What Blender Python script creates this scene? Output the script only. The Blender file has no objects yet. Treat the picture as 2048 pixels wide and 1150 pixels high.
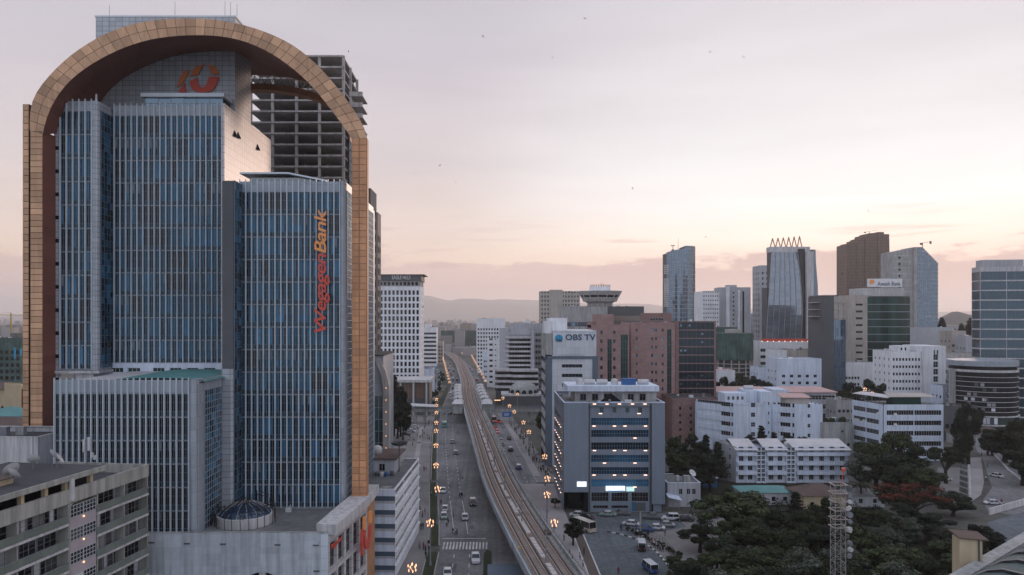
import bpy, math, random
from math import sin, cos, pi, radians, sqrt, atan2, floor
from mathutils import Vector, Matrix
R = random.Random(7)
HAZE = 0.95e-4
sc = bpy.context.scene
COL = sc.collection
# ---------------------------------------------------------------- camera (level drone camera with lens shift)
F, CX, HY, H = 1500.0, 985.0, 635.0, 52.0          # focal length / principal point in photo pixels, eye height in metres
cd = bpy.data.cameras.new('camera'); cam = bpy.data.objects.new('camera', cd); COL.objects.link(cam)
cam.location = (0, 0, H); cam.rotation_euler = (radians(90), 0, 0)
cd.sensor_width = 36; cd.lens = F / 2048 * 36
cd.shift_x = (1024 - CX) / 2048; cd.shift_y = (HY - 575) / 2048
cd.clip_start = 1; cd.clip_end = 60000
sc.camera = cam
sc.render.engine = 'CYCLES'
cy = sc.cycles
cy.use_denoising = True; cy.max_bounces = 5; cy.diffuse_bounces = 3; cy.glossy_bounces = 3
cy.transmission_bounces = 2; cy.volume_bounces = 2; cy.transparent_max_bounces = 6
cy.caustics_reflective = False; cy.caustics_refractive = False; cy.sample_clamp_indirect = 4
vs = sc.view_settings
vs.view_transform = 'Standard'; vs.look = 'None'; vs.gamma = 1; vs.use_curve_mapping = False; vs.exposure = 0.0
# ---------------------------------------------------------------- dusk sky
SAZ, SEL = radians(27.5), radians(7.0)                # sun: right of the street axis, low behind cloud
SD = Vector((sin(SAZ) * cos(SEL), cos(SAZ) * cos(SEL), sin(SEL)))
w = bpy.data.worlds.new('World'); sc.world = w; w.use_nodes = True
nt = w.node_tree; nt.nodes.clear()
def N(t, nt=nt, **k):
    n = nt.nodes.new(t)
    for a, b in k.items(): setattr(n, a, b)
    return n
def ramp(nt, pts, interp='LINEAR'):
    n = nt.nodes.new('ShaderNodeValToRGB'); cr = n.color_ramp; cr.interpolation = interp
    while len(cr.elements) > 1: cr.elements.remove(cr.elements[-1])
    for i, (p, c) in enumerate(pts):
        e = cr.elements[0] if i == 0 else cr.elements.new(p)
        e.position = p; e.color = (*c, 1) if len(c) == 3 else c
    return n
def mth(nt, op, a, b=None, c=None, clamp=False):
    n = nt.nodes.new('ShaderNodeMath'); n.operation = op; n.use_clamp = clamp
    for i, v in enumerate((a, b, c)):
        if v is None: continue
        if isinstance(v, (int, float)): n.inputs[i].default_value = v
        else: nt.links.new(v, n.inputs[i])
    return n.outputs[0]
def mixc(nt, fac, a, b, mode='MIX'):
    n = nt.nodes.new('ShaderNodeMix'); n.data_type = 'RGBA'; n.blend_type = mode
    for s, v in ((n.inputs[0], fac), (n.inputs[6], a), (n.inputs[7], b)):
        if isinstance(v, (int, float)): s.default_value = v
        elif isinstance(v, tuple): s.default_value = (*v, 1) if len(v) == 3 else v
        else: nt.links.new(v, s)
    return n.outputs[2]
tc = N('ShaderNodeTexCoord'); sep = N('ShaderNodeSeparateXYZ'); L = nt.links.new
L(tc.outputs['Generated'], sep.inputs[0])
dt = N('ShaderNodeVectorMath', operation='DOT_PRODUCT'); L(tc.outputs['Generated'], dt.inputs[0]); dt.inputs[1].default_value = SD
z = sep.outputs[2]; dot = dt.outputs['Value']
zz = mth(nt, 'MAXIMUM', z, 0.0)
r_side = ramp(nt, [(0, (.82, .60, .58)), (.035, (.88, .64, .58)), (.075, (1.02, .77, .62)), (.12, (.92, .75, .67)), (.2, (.79, .70, .71)), (.33, (.66, .615, .675)), (.42, (.61, .585, .65)), (1, (.64, .70, .85))])
r_sun = ramp(nt, [(0, (.82, .58, .52)), (.06, (1.12, .82, .66)), (.10, (1.30, 1.12, .97)), (.14, (1.16, 1.10, 1.07)), (.19, (1.03, 1.01, 1.02)), (.25, (.93, .90, .92)), (.33, (.84, .79, .83)), (.5, (.68, .67, .74)), (1, (.64, .70, .85))])
r_anti = ramp(nt, [(0, (.74, .78, .90)), (.2, (.82, .87, 1.02)), (1, (.64, .70, .85))])
for r_ in (r_side, r_sun, r_anti): L(zz, r_.inputs[0])
f1 = N('ShaderNodeMapRange', interpolation_type='SMOOTHSTEP'); f1.inputs[1].default_value = -.5; f1.inputs[2].default_value = .6; L(dot, f1.inputs[0])
f2 = N('ShaderNodeMapRange', interpolation_type='SMOOTHSTEP'); f2.inputs[1].default_value = .84; f2.inputs[2].default_value = .992; L(dot, f2.inputs[0])
c0 = mixc(nt, f1.outputs[0], r_anti.outputs[0], r_side.outputs[0])
c0 = mixc(nt, f2.outputs[0], c0, r_sun.outputs[0])
# low cloud bank: height varies with direction
mp = N('ShaderNodeMapping'); mp.inputs['Scale'].default_value = (1, 1, 3.2); L(tc.outputs['Generated'], mp.inputs[0])
n1 = N('ShaderNodeTexNoise'); n1.inputs['Scale'].default_value = 5.0; n1.inputs['Detail'].default_value = 9; n1.inputs['Roughness'].default_value = .66; L(mp.outputs[0], n1.inputs[0])
n2 = N('ShaderNodeTexNoise'); n2.inputs['Scale'].default_value = 2.0; n2.inputs['Detail'].default_value = 2; L(mp.outputs[0], n2.inputs[0])
hgt = mth(nt, 'ADD', mth(nt, 'MULTIPLY', n1.outputs[0], .15), mth(nt, 'MULTIPLY', n2.outputs[0], .05))
dd = mth(nt, 'SUBTRACT', mth(nt, 'ADD', hgt, -.022), z)
cm = N('ShaderNodeMapRange', interpolation_type='SMOOTHSTEP'); cm.inputs[1].default_value = -.003; cm.inputs[2].default_value = .007; L(dd, cm.inputs[0])
ccol = ramp(nt, [(0, (.82, .59, .56)), (.05, (.74, .50, .47)), (.1, (.66, .46, .44)), (1, (.6, .52, .52))]); L(zz, ccol.inputs[0])
fs = mth(nt, 'MULTIPLY', cm.outputs[0], mth(nt, 'ADD', mth(nt, 'MULTIPLY', f1.outputs[0], .5), mth(nt, 'MULTIPLY', f2.outputs[0], .4)))
c1 = mixc(nt, fs, c0, ccol.outputs[0])
# thin wisps
mp2 = N('ShaderNodeMapping'); mp2.inputs['Scale'].default_value = (1.2, 1.2, 9); L(tc.outputs['Generated'], mp2.inputs[0])
n3 = N('ShaderNodeTexNoise'); n3.inputs['Scale'].default_value = 2.6; n3.inputs['Detail'].default_value = 6; n3.inputs['Roughness'].default_value = .55; L(mp2.outputs[0], n3.inputs[0])
ws = N('ShaderNodeMapRange'); ws.inputs[1].default_value = .35; ws.inputs[2].default_value = .75; ws.inputs[3].default_value = .955; ws.inputs[4].default_value = 1.045; L(n3.outputs[0], ws.inputs[0])
mp3 = N('ShaderNodeMapping'); mp3.inputs['Scale'].default_value = (1.6, 1.6, 26); mp3.inputs['Location'].default_value = (3.1, 1.7, .4); L(tc.outputs['Generated'], mp3.inputs[0])
n4 = N('ShaderNodeTexNoise'); n4.inputs['Scale'].default_value = 3.0; n4.inputs['Detail'].default_value = 5; L(mp3.outputs[0], n4.inputs[0])
sk = N('ShaderNodeMapRange', interpolation_type='SMOOTHSTEP'); sk.inputs[1].default_value = .56; sk.inputs[2].default_value = .68; L(n4.outputs[0], sk.inputs[0])
lowz = N('ShaderNodeMapRange', interpolation_type='SMOOTHSTEP'); lowz.inputs[1].default_value = .17; lowz.inputs[2].default_value = .06; L(z, lowz.inputs[0])
c1 = mixc(nt, mth(nt, 'MULTIPLY', mth(nt, 'MULTIPLY', sk.outputs[0], lowz.outputs[0]), mth(nt, 'MULTIPLY', f1.outputs[0], .55)), c1, ccol.outputs[0])
c2 = mixc(nt, 1.0, c1, ws.outputs[0], 'MULTIPLY')
sky = N('ShaderNodeTexSky', sky_type='NISHITA'); sky.sun_disc = False; sky.sun_elevation = SEL; sky.sun_rotation = SAZ; sky.altitude = 2300; sky.dust_density = 3
skys = mixc(nt, 1.0, sky.outputs[0], (.003, .003, .003), 'MULTIPLY')
c3 = mixc(nt, 1.0, mixc(nt, 1.0, c2, (.96, .96, .96), 'MULTIPLY'), skys, 'ADD')
bg = N('ShaderNodeBackground'); bg.inputs[1].default_value = 1.0; L(c3, bg.inputs[0])
wo = N('ShaderNodeOutputWorld'); L(bg.outputs[0], wo.inputs[0])
# ---------------------------------------------------------------- sun behind thin cloud
sl = bpy.data.lights.new('sun', 'SUN'); sl.energy = 1.4; sl.angle = radians(6); sl.color = (1, .72, .57)
so = bpy.data.objects.new('sun', sl); COL.objects.link(so)
so.rotation_euler = (-SD).to_track_quat('-Z', 'Y').to_euler()

# ================================================================ helpers
def XW(x, Y): return (x - CX) * Y / F
def ZW(y, Y): return H + (HY - y) * Y / F
def GY(y, z=0.0): return (H - z) * F / (y - HY)
def G(x, y, z=0.0):
    Y = GY(y, z); return (XW(x, Y), Y, z)
MAT = {}
def M(name, col, tint=None, *a_, **k_):
    m = M0(name, col, *((tint,) if tint is not None and not isinstance(tint, tuple) else ()), *a_, **k_)
    if isinstance(tint, tuple): m.node_tree.nodes['Principled BSDF'].inputs['Specular Tint'].default_value = (*tint, 1)
    return m
def M0(name, col, rough=.8, var=.18, scale=.25, streak=0., otone=0., ystreak=0., metal=0., spec=.3, rnd=0., bump=0., emis=0., ior=None, grid=None, col2=None, fine=0.):
    m = bpy.data.materials.new(name); m.use_nodes = True; nt = m.node_tree; b = nt.nodes['Principled BSDF']; L = nt.links.new
    MAT[name] = m
    b.inputs['Roughness'].default_value = rough; b.inputs['Metallic'].default_value = metal
    b.inputs['Specular IOR Level'].default_value = spec
    if ior: b.inputs['IOR'].default_value = ior
    geo = nt.nodes.new('ShaderNodeNewGeometry'); pos = geo.outputs['Position']
    c = (*col, 1)
    cur = None
    def noise(scl, det, vec=None, rg=.6):
        n = nt.nodes.new('ShaderNodeTexNoise'); n.inputs['Scale'].default_value = scl; n.inputs['Detail'].default_value = det; n.inputs['Roughness'].default_value = rg
        L(vec or pos, n.inputs[0]); return n.outputs[0]
    def rng(v, a, b_, lo=.3, hi=.7):
        n = nt.nodes.new('ShaderNodeMapRange'); n.inputs[1].default_value = lo; n.inputs[2].default_value = hi; n.inputs[3].default_value = a; n.inputs[4].default_value = b_; L(v, n.inputs[0]); return n.outputs[0]
    fac = None
    def mul(v):
        nonlocal fac
        fac = v if fac is None else mth(nt, 'MULTIPLY', fac, v)
    if var: mul(rng(noise(scale, 5), 1 - var, 1 + var))
    if fine: mul(rng(noise(scale * 14, 3), 1 - fine, 1 + fine))
    if streak:
        mp = nt.nodes.new('ShaderNodeMapping'); mp.inputs['Scale'].default_value = (1.3, 1.3, .09); L(pos, mp.inputs[0])
        mul(rng(noise(1.0, 4, mp.outputs[0]), 1 - streak, 1 + streak * .4, .35, .6))
    if ystreak:
        mp = nt.nodes.new('ShaderNodeMapping'); mp.inputs['Scale'].default_value = (.9, .018, 1); L(pos, mp.inputs[0])
        mul(rng(noise(1.0, 5, mp.outputs[0]), 1 - ystreak, 1 + ystreak, .3, .7)); mul(rng(noise(.9, 6, None, .7), .82, 1.12, .35, .65))
    if otone:
        ob_ = nt.nodes.new('ShaderNodeObjectInfo'); mul(rng(ob_.outputs['Random'], 1 - otone, 1 + otone * 1.3, 0, 1))
    base = c
    if rnd or col2:
        oi = nt.nodes.new('ShaderNodeObjectInfo')
        rr = mth(nt, 'FRACT', mth(nt, 'ADD', mth(nt, 'MULTIPLY', oi.outputs['Random'], 7.31), geo.outputs['Random Per Island']))
        if col2:
            rp = ramp(nt, [(0, col), (.5, tuple((a + b_) / 2 for a, b_ in zip(col, col2))), (1, col2)]); L(rr, rp.inputs[0]); base = rp.outputs[0]
        if rnd: mul(rng(rr, 1 - rnd, 1 + rnd, 0, 1))
    if grid:
        gu, gv, lw, dk = grid
        s = nt.nodes.new('ShaderNodeSeparateXYZ'); L(pos, s.inputs[0])
        u = mth(nt, 'ADD', s.outputs[0], s.outputs[1])
        def line(v, p):
            fr = mth(nt, 'FRACT', mth(nt, 'DIVIDE', v, p)); return mth(nt, 'GREATER_THAN', fr, lw / p)
        g = mth(nt, 'MULTIPLY', line(u, gu), line(s.outputs[2], gv))
        mul(mth(nt, 'ADD', mth(nt, 'MULTIPLY', g, 1 - dk), dk))
        # panel-to-panel tone
        ce = nt.nodes.new('ShaderNodeCombineXYZ')
        L(mth(nt, 'FLOOR', mth(nt, 'DIVIDE', u, gu)), ce.inputs[0]); L(mth(nt, 'FLOOR', mth(nt, 'DIVIDE', s.outputs[2], gv)), ce.inputs[2])
        wn = nt.nodes.new('ShaderNodeTexWhiteNoise'); L(ce.outputs[0], wn.inputs[0]); mul(rng(wn.outputs[0], .9, 1.08, 0, 1))
    out = base
    if fac is not None: out = mixc(nt, 1.0, base, fac, 'MULTIPLY')
    if isinstance(out, tuple): b.inputs['Base Color'].default_value = out
    else: L(out, b.inputs['Base Color'])
    if bump:
        bp = nt.nodes.new('ShaderNodeBump'); bp.inputs['Strength'].default_value = bump; bp.inputs['Distance'].default_value = .1; L(noise(scale * 8, 4), bp.inputs['Height']); L(bp.outputs[0], b.inputs['Normal'])
    if emis:
        b.inputs['Emission Strength'].default_value = emis
        b.inputs['Emission Color'].default_value = c
    return m
class MB:
    def __init__(s): s.v, s.f, s.m = [], [], []
    def face(s, pts, m=0):
        i = len(s.v); s.v += [tuple(p) for p in pts]; s.f.append(tuple(range(i, i + len(pts)))); s.m.append(m)
    def box(s, x0, x1, y0, y1, z0, z1, m=0):
        i = len(s.v)
        s.v += [(x0, y0, z0), (x1, y0, z0), (x1, y1, z0), (x0, y1, z0), (x0, y0, z1), (x1, y0, z1), (x1, y1, z1), (x0, y1, z1)]
        for q in ((0, 1, 5, 4), (1, 2, 6, 5), (2, 3, 7, 6), (3, 0, 4, 7), (4, 5, 6, 7), (3, 2, 1, 0)): s.f.append(tuple(i + k for k in q)); s.m.append(m)
    def hexa(s, pts, m=0):
        i = len(s.v); s.v += [tuple(p) for p in pts]
        for q in ((0, 1, 5, 4), (1, 2, 6, 5), (2, 3, 7, 6), (3, 0, 4, 7), (4, 5, 6, 7), (3, 2, 1, 0)): s.f.append(tuple(i + k for k in q)); s.m.append(m)
    def prism(s, pts, z0, z1, m=0, mt=None):
        n = len(pts); i = len(s.v)
        s.v += [(p[0], p[1], z0) for p in pts] + [(p[0], p[1], z1) for p in pts]
        for k in range(n):
            a, b = k, (k + 1) % n; s.f.append((i + a, i + b, i + n + b, i + n + a)); s.m.append(m)
        s.f.append(tuple(i + n + k for k in range(n))); s.m.append(m if mt is None else mt)
        s.f.append(tuple(i + n - 1 - k for k in range(n))); s.m.append(m)
    def slab(s, pts, y0, y1, m=0):                  # polygon in the x-z plane given thickness along y
        n = len(pts); i = len(s.v)
        s.v += [(p[0], y0, p[1]) for p in pts] + [(p[0], y1, p[1]) for p in pts]
        for k in range(n):
            a, b = k, (k + 1) % n; s.f.append((i + a, i + b, i + n + b, i + n + a)); s.m.append(m)
        s.f.append(tuple(i + k for k in range(n))); s.m.append(m); s.f.append(tuple(i + 2 * n - 1 - k for k in range(n))); s.m.append(m)
    def cyl(s, p0, p1, r0, r1=None, n=6, m=0):
        r1 = r0 if r1 is None else r1; p0, p1 = Vector(p0), Vector(p1); d = (p1 - p0)
        if d.length < 1e-6: return
        d.normalize(); a = d.orthogonal().normalized(); b = d.cross(a); i = len(s.v)
        for p, r in ((p0, r0), (p1, r1)):
            for k in range(n):
                t = 2 * pi * k / n; s.v.append(tuple(p + (a * cos(t) + b * sin(t)) * r))
        for k in range(n): s.f.append((i + k, i + (k + 1) % n, i + n + (k + 1) % n, i + n + k)); s.m.append(m)
        s.f.append(tuple(i + n + k for k in range(n))); s.m.append(m); s.f.append(tuple(i + n - 1 - k for k in range(n))); s.m.append(m)
    def lathe(s, prof, c=(0, 0), n=16, m=0, a0=0, a1=2 * pi):
        i = len(s.v); full = abs(a1 - a0 - 2 * pi) < 1e-6; nn = n if full else n + 1
        for r, zz in prof:
            for k in range(nn):
                t = a0 + (a1 - a0) * k / n; s.v.append((c[0] + r * cos(t), c[1] + r * sin(t), zz))
        for j in range(len(prof) - 1):
            for k in range(n):
                k2 = (k + 1) % nn; s.f.append((i + j * nn + k, i + j * nn + k2, i + (j + 1) * nn + k2, i + (j + 1) * nn + k)); s.m.append(m)
    def mesh(s, name, mats, smooth=False):
        me = bpy.data.meshes.new(name); me.from_pydata(s.v, [], s.f)
        for x in mats: me.materials.append(MAT[x])
        if len(mats) > 1: me.polygons.foreach_set('material_index', s.m)
        if smooth: me.polygons.foreach_set('use_smooth', [True] * len(me.polygons))
        return me
    def obj(s, name, mats, parent=None, loc=(0, 0, 0), rz=0., world=False, smooth=False):
        if isinstance(mats, str): mats = [mats]
        return link(name, s.mesh(name, mats, smooth), parent, loc, rz, world)
def link(name, me, parent=None, loc=(0, 0, 0), rz=0., world=False):
    o = bpy.data.objects.new(name, me); COL.objects.link(o); o.location = loc
    if rz: o.rotation_euler = (0, 0, rz)
    if parent is not None:
        o.parent = parent
        if world:
            o.matrix_parent_inverse = TW(parent).inverted()
    return o
def TW(o):
    m = Matrix.Translation(o.location) @ o.rotation_euler.to_matrix().to_4x4()
    return m if o.parent is None else TW(o.parent) @ o.matrix_parent_inverse @ m
def tag(o, label=None, cat=None, group=None, kind=None):
    if label: o['label'] = label
    if cat: o['category'] = cat
    if group: o['group'] = group
    if kind: o['kind'] = kind
    return o
def thing(name, label, cat, loc=(0, 0, 0), rz=0., group=None):
    return tag(link(name, None, None, loc, rz), label, cat, group)
def copy_tree(o, parent=None):
    c = o.copy(); COL.objects.link(c)
    if parent is not None: c.parent = parent
    for ch in list(o.children): copy_tree(ch, c)
    return c
def rot2(x, y, a): return (x * cos(a) - y * sin(a), x * sin(a) + y * cos(a))
WC = {}
def winmesh(w_, h_, nx, nz, glass, frame, b=.07):
    k = (round(w_, 2), round(h_, 2), nx, nz, glass, frame)
    if k in WC: return WC[k]
    q = MB(); q.face([(0, 0, 0), (w_, 0, 0), (w_, 0, h_), (0, 0, h_)], 0)
    b = min(b, w_ * .12)
    for x in (0, w_ - b): q.box(x, x + b, -.05, .02, 0, h_, 1)
    for zz in (0, h_ - b): q.box(b, w_ - b, -.05, .02, zz, zz + b, 1)
    for i in range(1, nx):
        x = w_ * i / nx; q.box(x - b / 2, x + b / 2, -.04, .02, b, h_ - b, 1)
    for i in range(1, nz):
        zz = h_ * i / nz; q.box(b, w_ - b, -.035, .02, zz - b / 2, zz + b / 2, 1)
    WC[k] = q.mesh('window', [glass, frame]); return WC[k]
def wallsheet(W, Hh, holes, t, z0=0.):
    """wall plane y=0 facing -y with recessed openings of depth t"""
    q = MB()
    xs = sorted(set([0, W] + [round(v, 4) for h in holes for v in h[:2]])); zs = sorted(set([z0, Hh] + [round(v, 4) for h in holes for v in h[2:4]]))
    hs = [tuple(round(v, 4) for v in h[:4]) for h in holes]
    for j in range(len(zs) - 1):
        zm = (zs[j] + zs[j + 1]) / 2; row = [h for h in hs if h[2] < zm < h[3]]
        st = None
        for i in range(len(xs) - 1):
            xm = (xs[i] + xs[i + 1]) / 2; hole = any(h[0] < xm < h[1] for h in row)
            if not hole and st is None: st = xs[i]
            if (hole or i == len(xs) - 2) and st is not None:
                en = xs[i] if hole else xs[i + 1]
                q.face([(st, 0, zs[j]), (en, 0, zs[j]), (en, 0, zs[j + 1]), (st, 0, zs[j + 1])]); st = None
    for a, b_, c, d in hs:
        q.face([(a, 0, c), (a, t, c), (a, t, d), (a, 0, d)]); q.face([(b_, 0, d), (b_, t, d), (b_, t, c), (b_, 0, c)])
        q.face([(a, 0, d), (a, t, d), (b_, t, d), (b_, 0, d)]); q.face([(a, t, c), (a, 0, c), (b_, 0, c), (b_, t, c)])
    return q
def facade(p, o, ang, W, Hh, holes, wm, glass='glass', frame='frame', t=.3, z0=0., name='wall', wname='window', b=.07):
    wallsheet(W, Hh, holes, t, z0).obj(name, wm, p, o, ang)
    for h in holes:
        nx, nz = (h[4], h[5]) if len(h) > 4 else (1, 1)
        g = h[6] if len(h) > 6 else glass
        if g is None: continue
        dx, dy = rot2(h[0], t * .85, ang)
        link(wname, winmesh(h[1] - h[0], h[3] - h[2], nx, nz, g, frame, b), p, (o[0] + dx, o[1] + dy, o[2] + h[2]), ang)
def grid(W, n, rows, w_, h_, z0, dz, mx=.6, nx=1, nz=1, skip=None, x0=0.):
    out = []; pitch = (W - 2 * mx) / n
    for r in range(rows):
        for c in range(n):
            if skip and skip(c, r): continue
            xc = x0 + mx + pitch * (c + .5); out.append((xc - w_ / 2, xc + w_ / 2, z0 + r * dz, z0 + r * dz + h_, nx, nz))
    return out
def bands(W, rows, h_, z0, dz, m0=.5, m1=.5, n=10, nz=1, parts=1, x0=0.):
    out = []; L_ = (W - m0 - m1) / parts
    for r in range(rows):
        for k in range(parts):
            g = .12 if parts > 1 else 0
            out.append((x0 + m0 + k * L_ + g, x0 + m0 + (k + 1) * L_ - g, z0 + r * dz, z0 + r * dz + h_, max(1, n // parts), nz))
    return out
def roofdeck(p, W, D, Hh, par, rm, pm, x0=0., y0=0.):
    q = MB(); q.face([(x0, y0, Hh - par), (x0 + W, y0, Hh - par), (x0 + W, y0 + D, Hh - par), (x0, y0 + D, Hh - par)]); q.obj('roof', rm, p)
    q = MB(); e = .06; t = .28
    q.box(x0 - e, x0 + W + e, y0 - e, y0 + t, Hh, Hh + .12); q.box(x0 - e, x0 + W + e, y0 + D - t, y0 + D + e, Hh, Hh + .12)
    q.box(x0 - e, x0 + t, y0 + t, y0 + D - t, Hh, Hh + .12); q.box(x0 + W - t, x0 + W + e, y0 + t, y0 + D - t, Hh, Hh + .12)
    q.obj('parapet_coping', pm, p)
    rr_ = random.Random(int(W * 1000 + D * 37))
    for _ in range(rr_.randint(2, 5) if W * D > 60 else 1):
        w_, d_, h_ = rr_.uniform(.7, 2.2), rr_.uniform(.7, 1.8), rr_.uniform(.6, 1.8); x_, y_ = x0 + rr_.uniform(.6, max(.7, W - 3)), y0 + rr_.uniform(.6, max(.7, D - 3)); q = MB()
        if rr_.random() < .35: q.lathe([(.02, 0), (w_ * .4, 0), (w_ * .42, h_ * .8), (w_ * .3, h_), (.02, h_ * 1.08)], n=10)
        else: q.box(0, w_, 0, d_, .02, h_); q.box(-.05, w_ + .05, -.05, d_ + .05, h_, h_ + .08)
        q.obj('roof_vent', rr_.choice(('dish', 'concrete', 'galv', 'white_wall')), p, (x_, y_, Hh - par))
def bld(name, label, x0, x1, yt, Y, D, wm, front=(), left=(), right=(), rz=0., roof='roof', cop=None, par=.9, glass='glass', frame='frame', t=.3, cat='building', group=None, base=0., W=None, Hh=None, wl=None, wr=None):
    """block whose front spans photo columns x0..x1 at distance Y and whose top shows at row yt"""
    W = W or (x1 - x0) * Y / F; Hh = Hh or ZW(yt, Y) - base
    p = thing(name, label, cat, (XW(x0, Y), Y, base), rz, group)
    fr = front(W, Hh) if callable(front) else list(front)
    lf = left(D, Hh) if callable(left) else list(left); rt = right(D, Hh) if callable(right) else list(right)
    facade(p, (0, 0, 0), 0, W, Hh, fr, wm, glass, frame, t)
    facade(p, (W, 0, 0), pi / 2, D, Hh, rt, wr or wm, glass, frame, t)
    facade(p, (0, D, 0), -pi / 2, D, Hh, lf, wl or wm, glass, frame, t)
    facade(p, (W, D, 0), pi, W, Hh, [], wm)
    roofdeck(p, W, D, Hh, par, roof, cop or wm)
    p['W'] = W; p['Hh'] = Hh
    return p, W, Hh
def curtain(p, o, ang, W, Hh, nx, nz, glass='glass_blue', frame='mullion', b=.07, z0=0., name='curtain_wall', skip=None, dep=.06):
    """glazed grid: every pane its own island set behind real mullions, joined as one part"""
    q = MB(); pw = W / nx; ph = (Hh - z0) / nz
    for j in range(nz):
        for i in range(nx):
            if skip and skip(i, j): continue
            e = R.uniform(-.02, .02)
            q.face([(i * pw + b, dep + e, z0 + j * ph + b), ((i + 1) * pw - b, dep, z0 + j * ph + b), ((i + 1) * pw - b, dep - e, z0 + (j + 1) * ph - b), (i * pw + b, dep, z0 + (j + 1) * ph - b)], 0)
    for i in range(nx + 1): q.box(i * pw - b, i * pw + b, 0, dep + .1, z0, Hh, 1)
    for j in range(nz + 1): q.box(0, W, .005, dep + .09, z0 + j * ph - b, z0 + j * ph + b, 1)
    return tag(q.obj(name, [glass, frame], p, o, ang), kind='stuff')
def textmesh(s, size, extr=.1, shear=0., offset=0., align='LEFT', space=1.):
    cu = bpy.data.curves.new('t', 'FONT'); cu.body = s; cu.size = size; cu.extrude = extr; cu.shear = shear; cu.offset = offset; cu.align_x = align; cu.resolution_u = 3; cu.space_character = space
    o = bpy.data.objects.new('t', cu); COL.objects.link(o)
    dg = bpy.context.evaluated_depsgraph_get(); me = bpy.data.meshes.new_from_object(o.evaluated_get(dg))
    bpy.data.objects.remove(o); return me
def lettering(p, s, x0, x1, y, z0, h_, mat, name='lettering', extr=.06, shear=0., offset=0.):
    """text standing upright in the x-z plane fitted to a width x0..x1 and height h_"""
    me = textmesh(s, 1., extr, shear, offset)
    xs = [v.co.x for v in me.vertices]; ys = [v.co.y for v in me.vertices]
    sx = (x1 - x0) / (max(xs) - min(xs)); sy = h_ / (max(ys) - min(ys)); mx, my = min(xs), min(ys)
    for v in me.vertices: v.co = (x0 + (v.co.x - mx) * sx, y - v.co.z, z0 + (v.co.y - my) * sy)
    me.materials.clear(); me.materials.append(MAT[mat])
    return link(name, me, p)
ORD = 'first second third fourth fifth sixth seventh eighth ninth tenth eleventh twelfth thirteenth fourteenth fifteenth sixteenth seventeenth eighteenth nineteenth twentieth'.split() + ['twenty-' + w_ for w_ in 'first second third fourth fifth sixth seventh eighth ninth'.split()]
# ================================================================ materials
M('ground', (.10, .098, .09), .95, .35, .03, fine=.25)
M('asphalt', (.20, .195, .205), .9, .28, .05, fine=.15, spec=.2, ystreak=.2)
M('asphalt2', (.125, .142, .158), .9, .3, .05, fine=.15, spec=.2, ystreak=.15)
M('paving', (.23, .215, .215), .9, .2, .12, fine=.15)
M('paving_pale', (.34, .31, .315), .9, .15, .12, fine=.1)
M('path_brown', (.12, .095, .085), .9, .15, .2)
M('kerb', (.36, .35, .34), .85, .2, .5)
M('kerb_white', (.6, .6, .6), .8, .15, .5)
M('kerb_black', (.04, .04, .045), .8)
M('marking', (.6, .6, .6), .8, .35, .4, fine=.3)
M('lawn', (.034, .043, .020), .95, .35, .15, fine=.3)
M('concrete', (.36, .36, .36), .9, .2, .12, streak=.3, fine=.06)
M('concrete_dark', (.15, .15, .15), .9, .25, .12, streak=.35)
M('concrete_pale', (.54, .53, .54), .9, .15, .1, streak=.25)
M('ballast', (.24, .178, .155), .95, .2, .3, fine=.3)
M('sleeper', (.30, .265, .25), .9, .2, .5)
M('trough', (.52, .48, .48), .85, .15, .5)
M('parapet_l', (.42, .47, .52), .85, .15, .2, streak=.2)
M('slate', (.13, .17, .22), .8, .15, .2)
M('sheet_green', (.085, .12, .125), .85, .15, .3, grid=(.5, 50, .06, .7))
M('stair_pink', (.42, .37, .40), .8, .15, .3)
M('sign_bluebright', (.03, .16, .50), .5, 0)
M('led_green', (.6, .9, .85), .4, 0, emis=.7)
M('rail', (.62, .50, .43), .3, .05, metal=1.)
M('roof', (.19, .19, .195), .9, .3, .08, fine=.15)
M('roof_dark', (.075, .075, .08), .9, .3, .1)
M('roof_pink', (.55, .36, .34), .6, .1, .2)
M('roof_white', (.55, .53, .55), .6, .12, .2)
M('roof_brown', (.12, .085, .075), .85, .2, .3)
M('roof_teal', (.10, .25, .25), .6, .15, .2)
M('roof_blue', (.04, .12, .30), .5, .15, .2)
M('white_wall', (.78, .79, .82), .8, .1, .1, streak=.14)
M('white_blue', (.64, .71, .83), .8, .1, .1, streak=.15)
M('grey_blue', (.215, .255, .315), .7, .08, .08, streak=.08)
M('grey_wall', (.44, .45, .48), .8, .12, .1, streak=.15)
M('dark_grey', (.10, .105, .115), .7, .15, .1)
M('tan_wall', (.44, .40, .365), .8, .12, .1, streak=.15)
M('cream', (.52, .42, .28), .8, .1, .2, streak=.1)
M('brick', (.37, .245, .235), .85, .12, .3, grid=(1.25, .62, .07, .8))
M('brick_dark', (.27, .17, .16), .85, .12, .3, grid=(1.25, .62, .07, .8))
M('tile_white', (.42, .45, .50), .45, .06, .1, streak=.08, grid=(1.35, 1.0, .11, .5), spec=.5)
M('tile_pale', (.62, .59, .60), .4, .05, .1, grid=(1.35, 1.5, .13, .5), spec=.5)
M('tan_tile', (.58, .345, .205), .5, .18, .15, rnd=.22, spec=.4, streak=.15)
M('orange_tile', (.60, .30, .155), .5, .16, .15, rnd=.14, spec=.4, streak=.12)
M('tan_grid', (.55, .37, .2), .6, .1, .1, grid=(1.2, 1.2, .08, .5))
M('orange_clad', (.46, .235, .125), .6, .08, .1, grid=(1.5, 1.1, .05, .75))
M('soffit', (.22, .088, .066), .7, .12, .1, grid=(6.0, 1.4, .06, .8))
M('joint', (.07, .045, .032), .9)
M('alu', (.62, .68, .74), .45, .06, .2, spec=.4)
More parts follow.
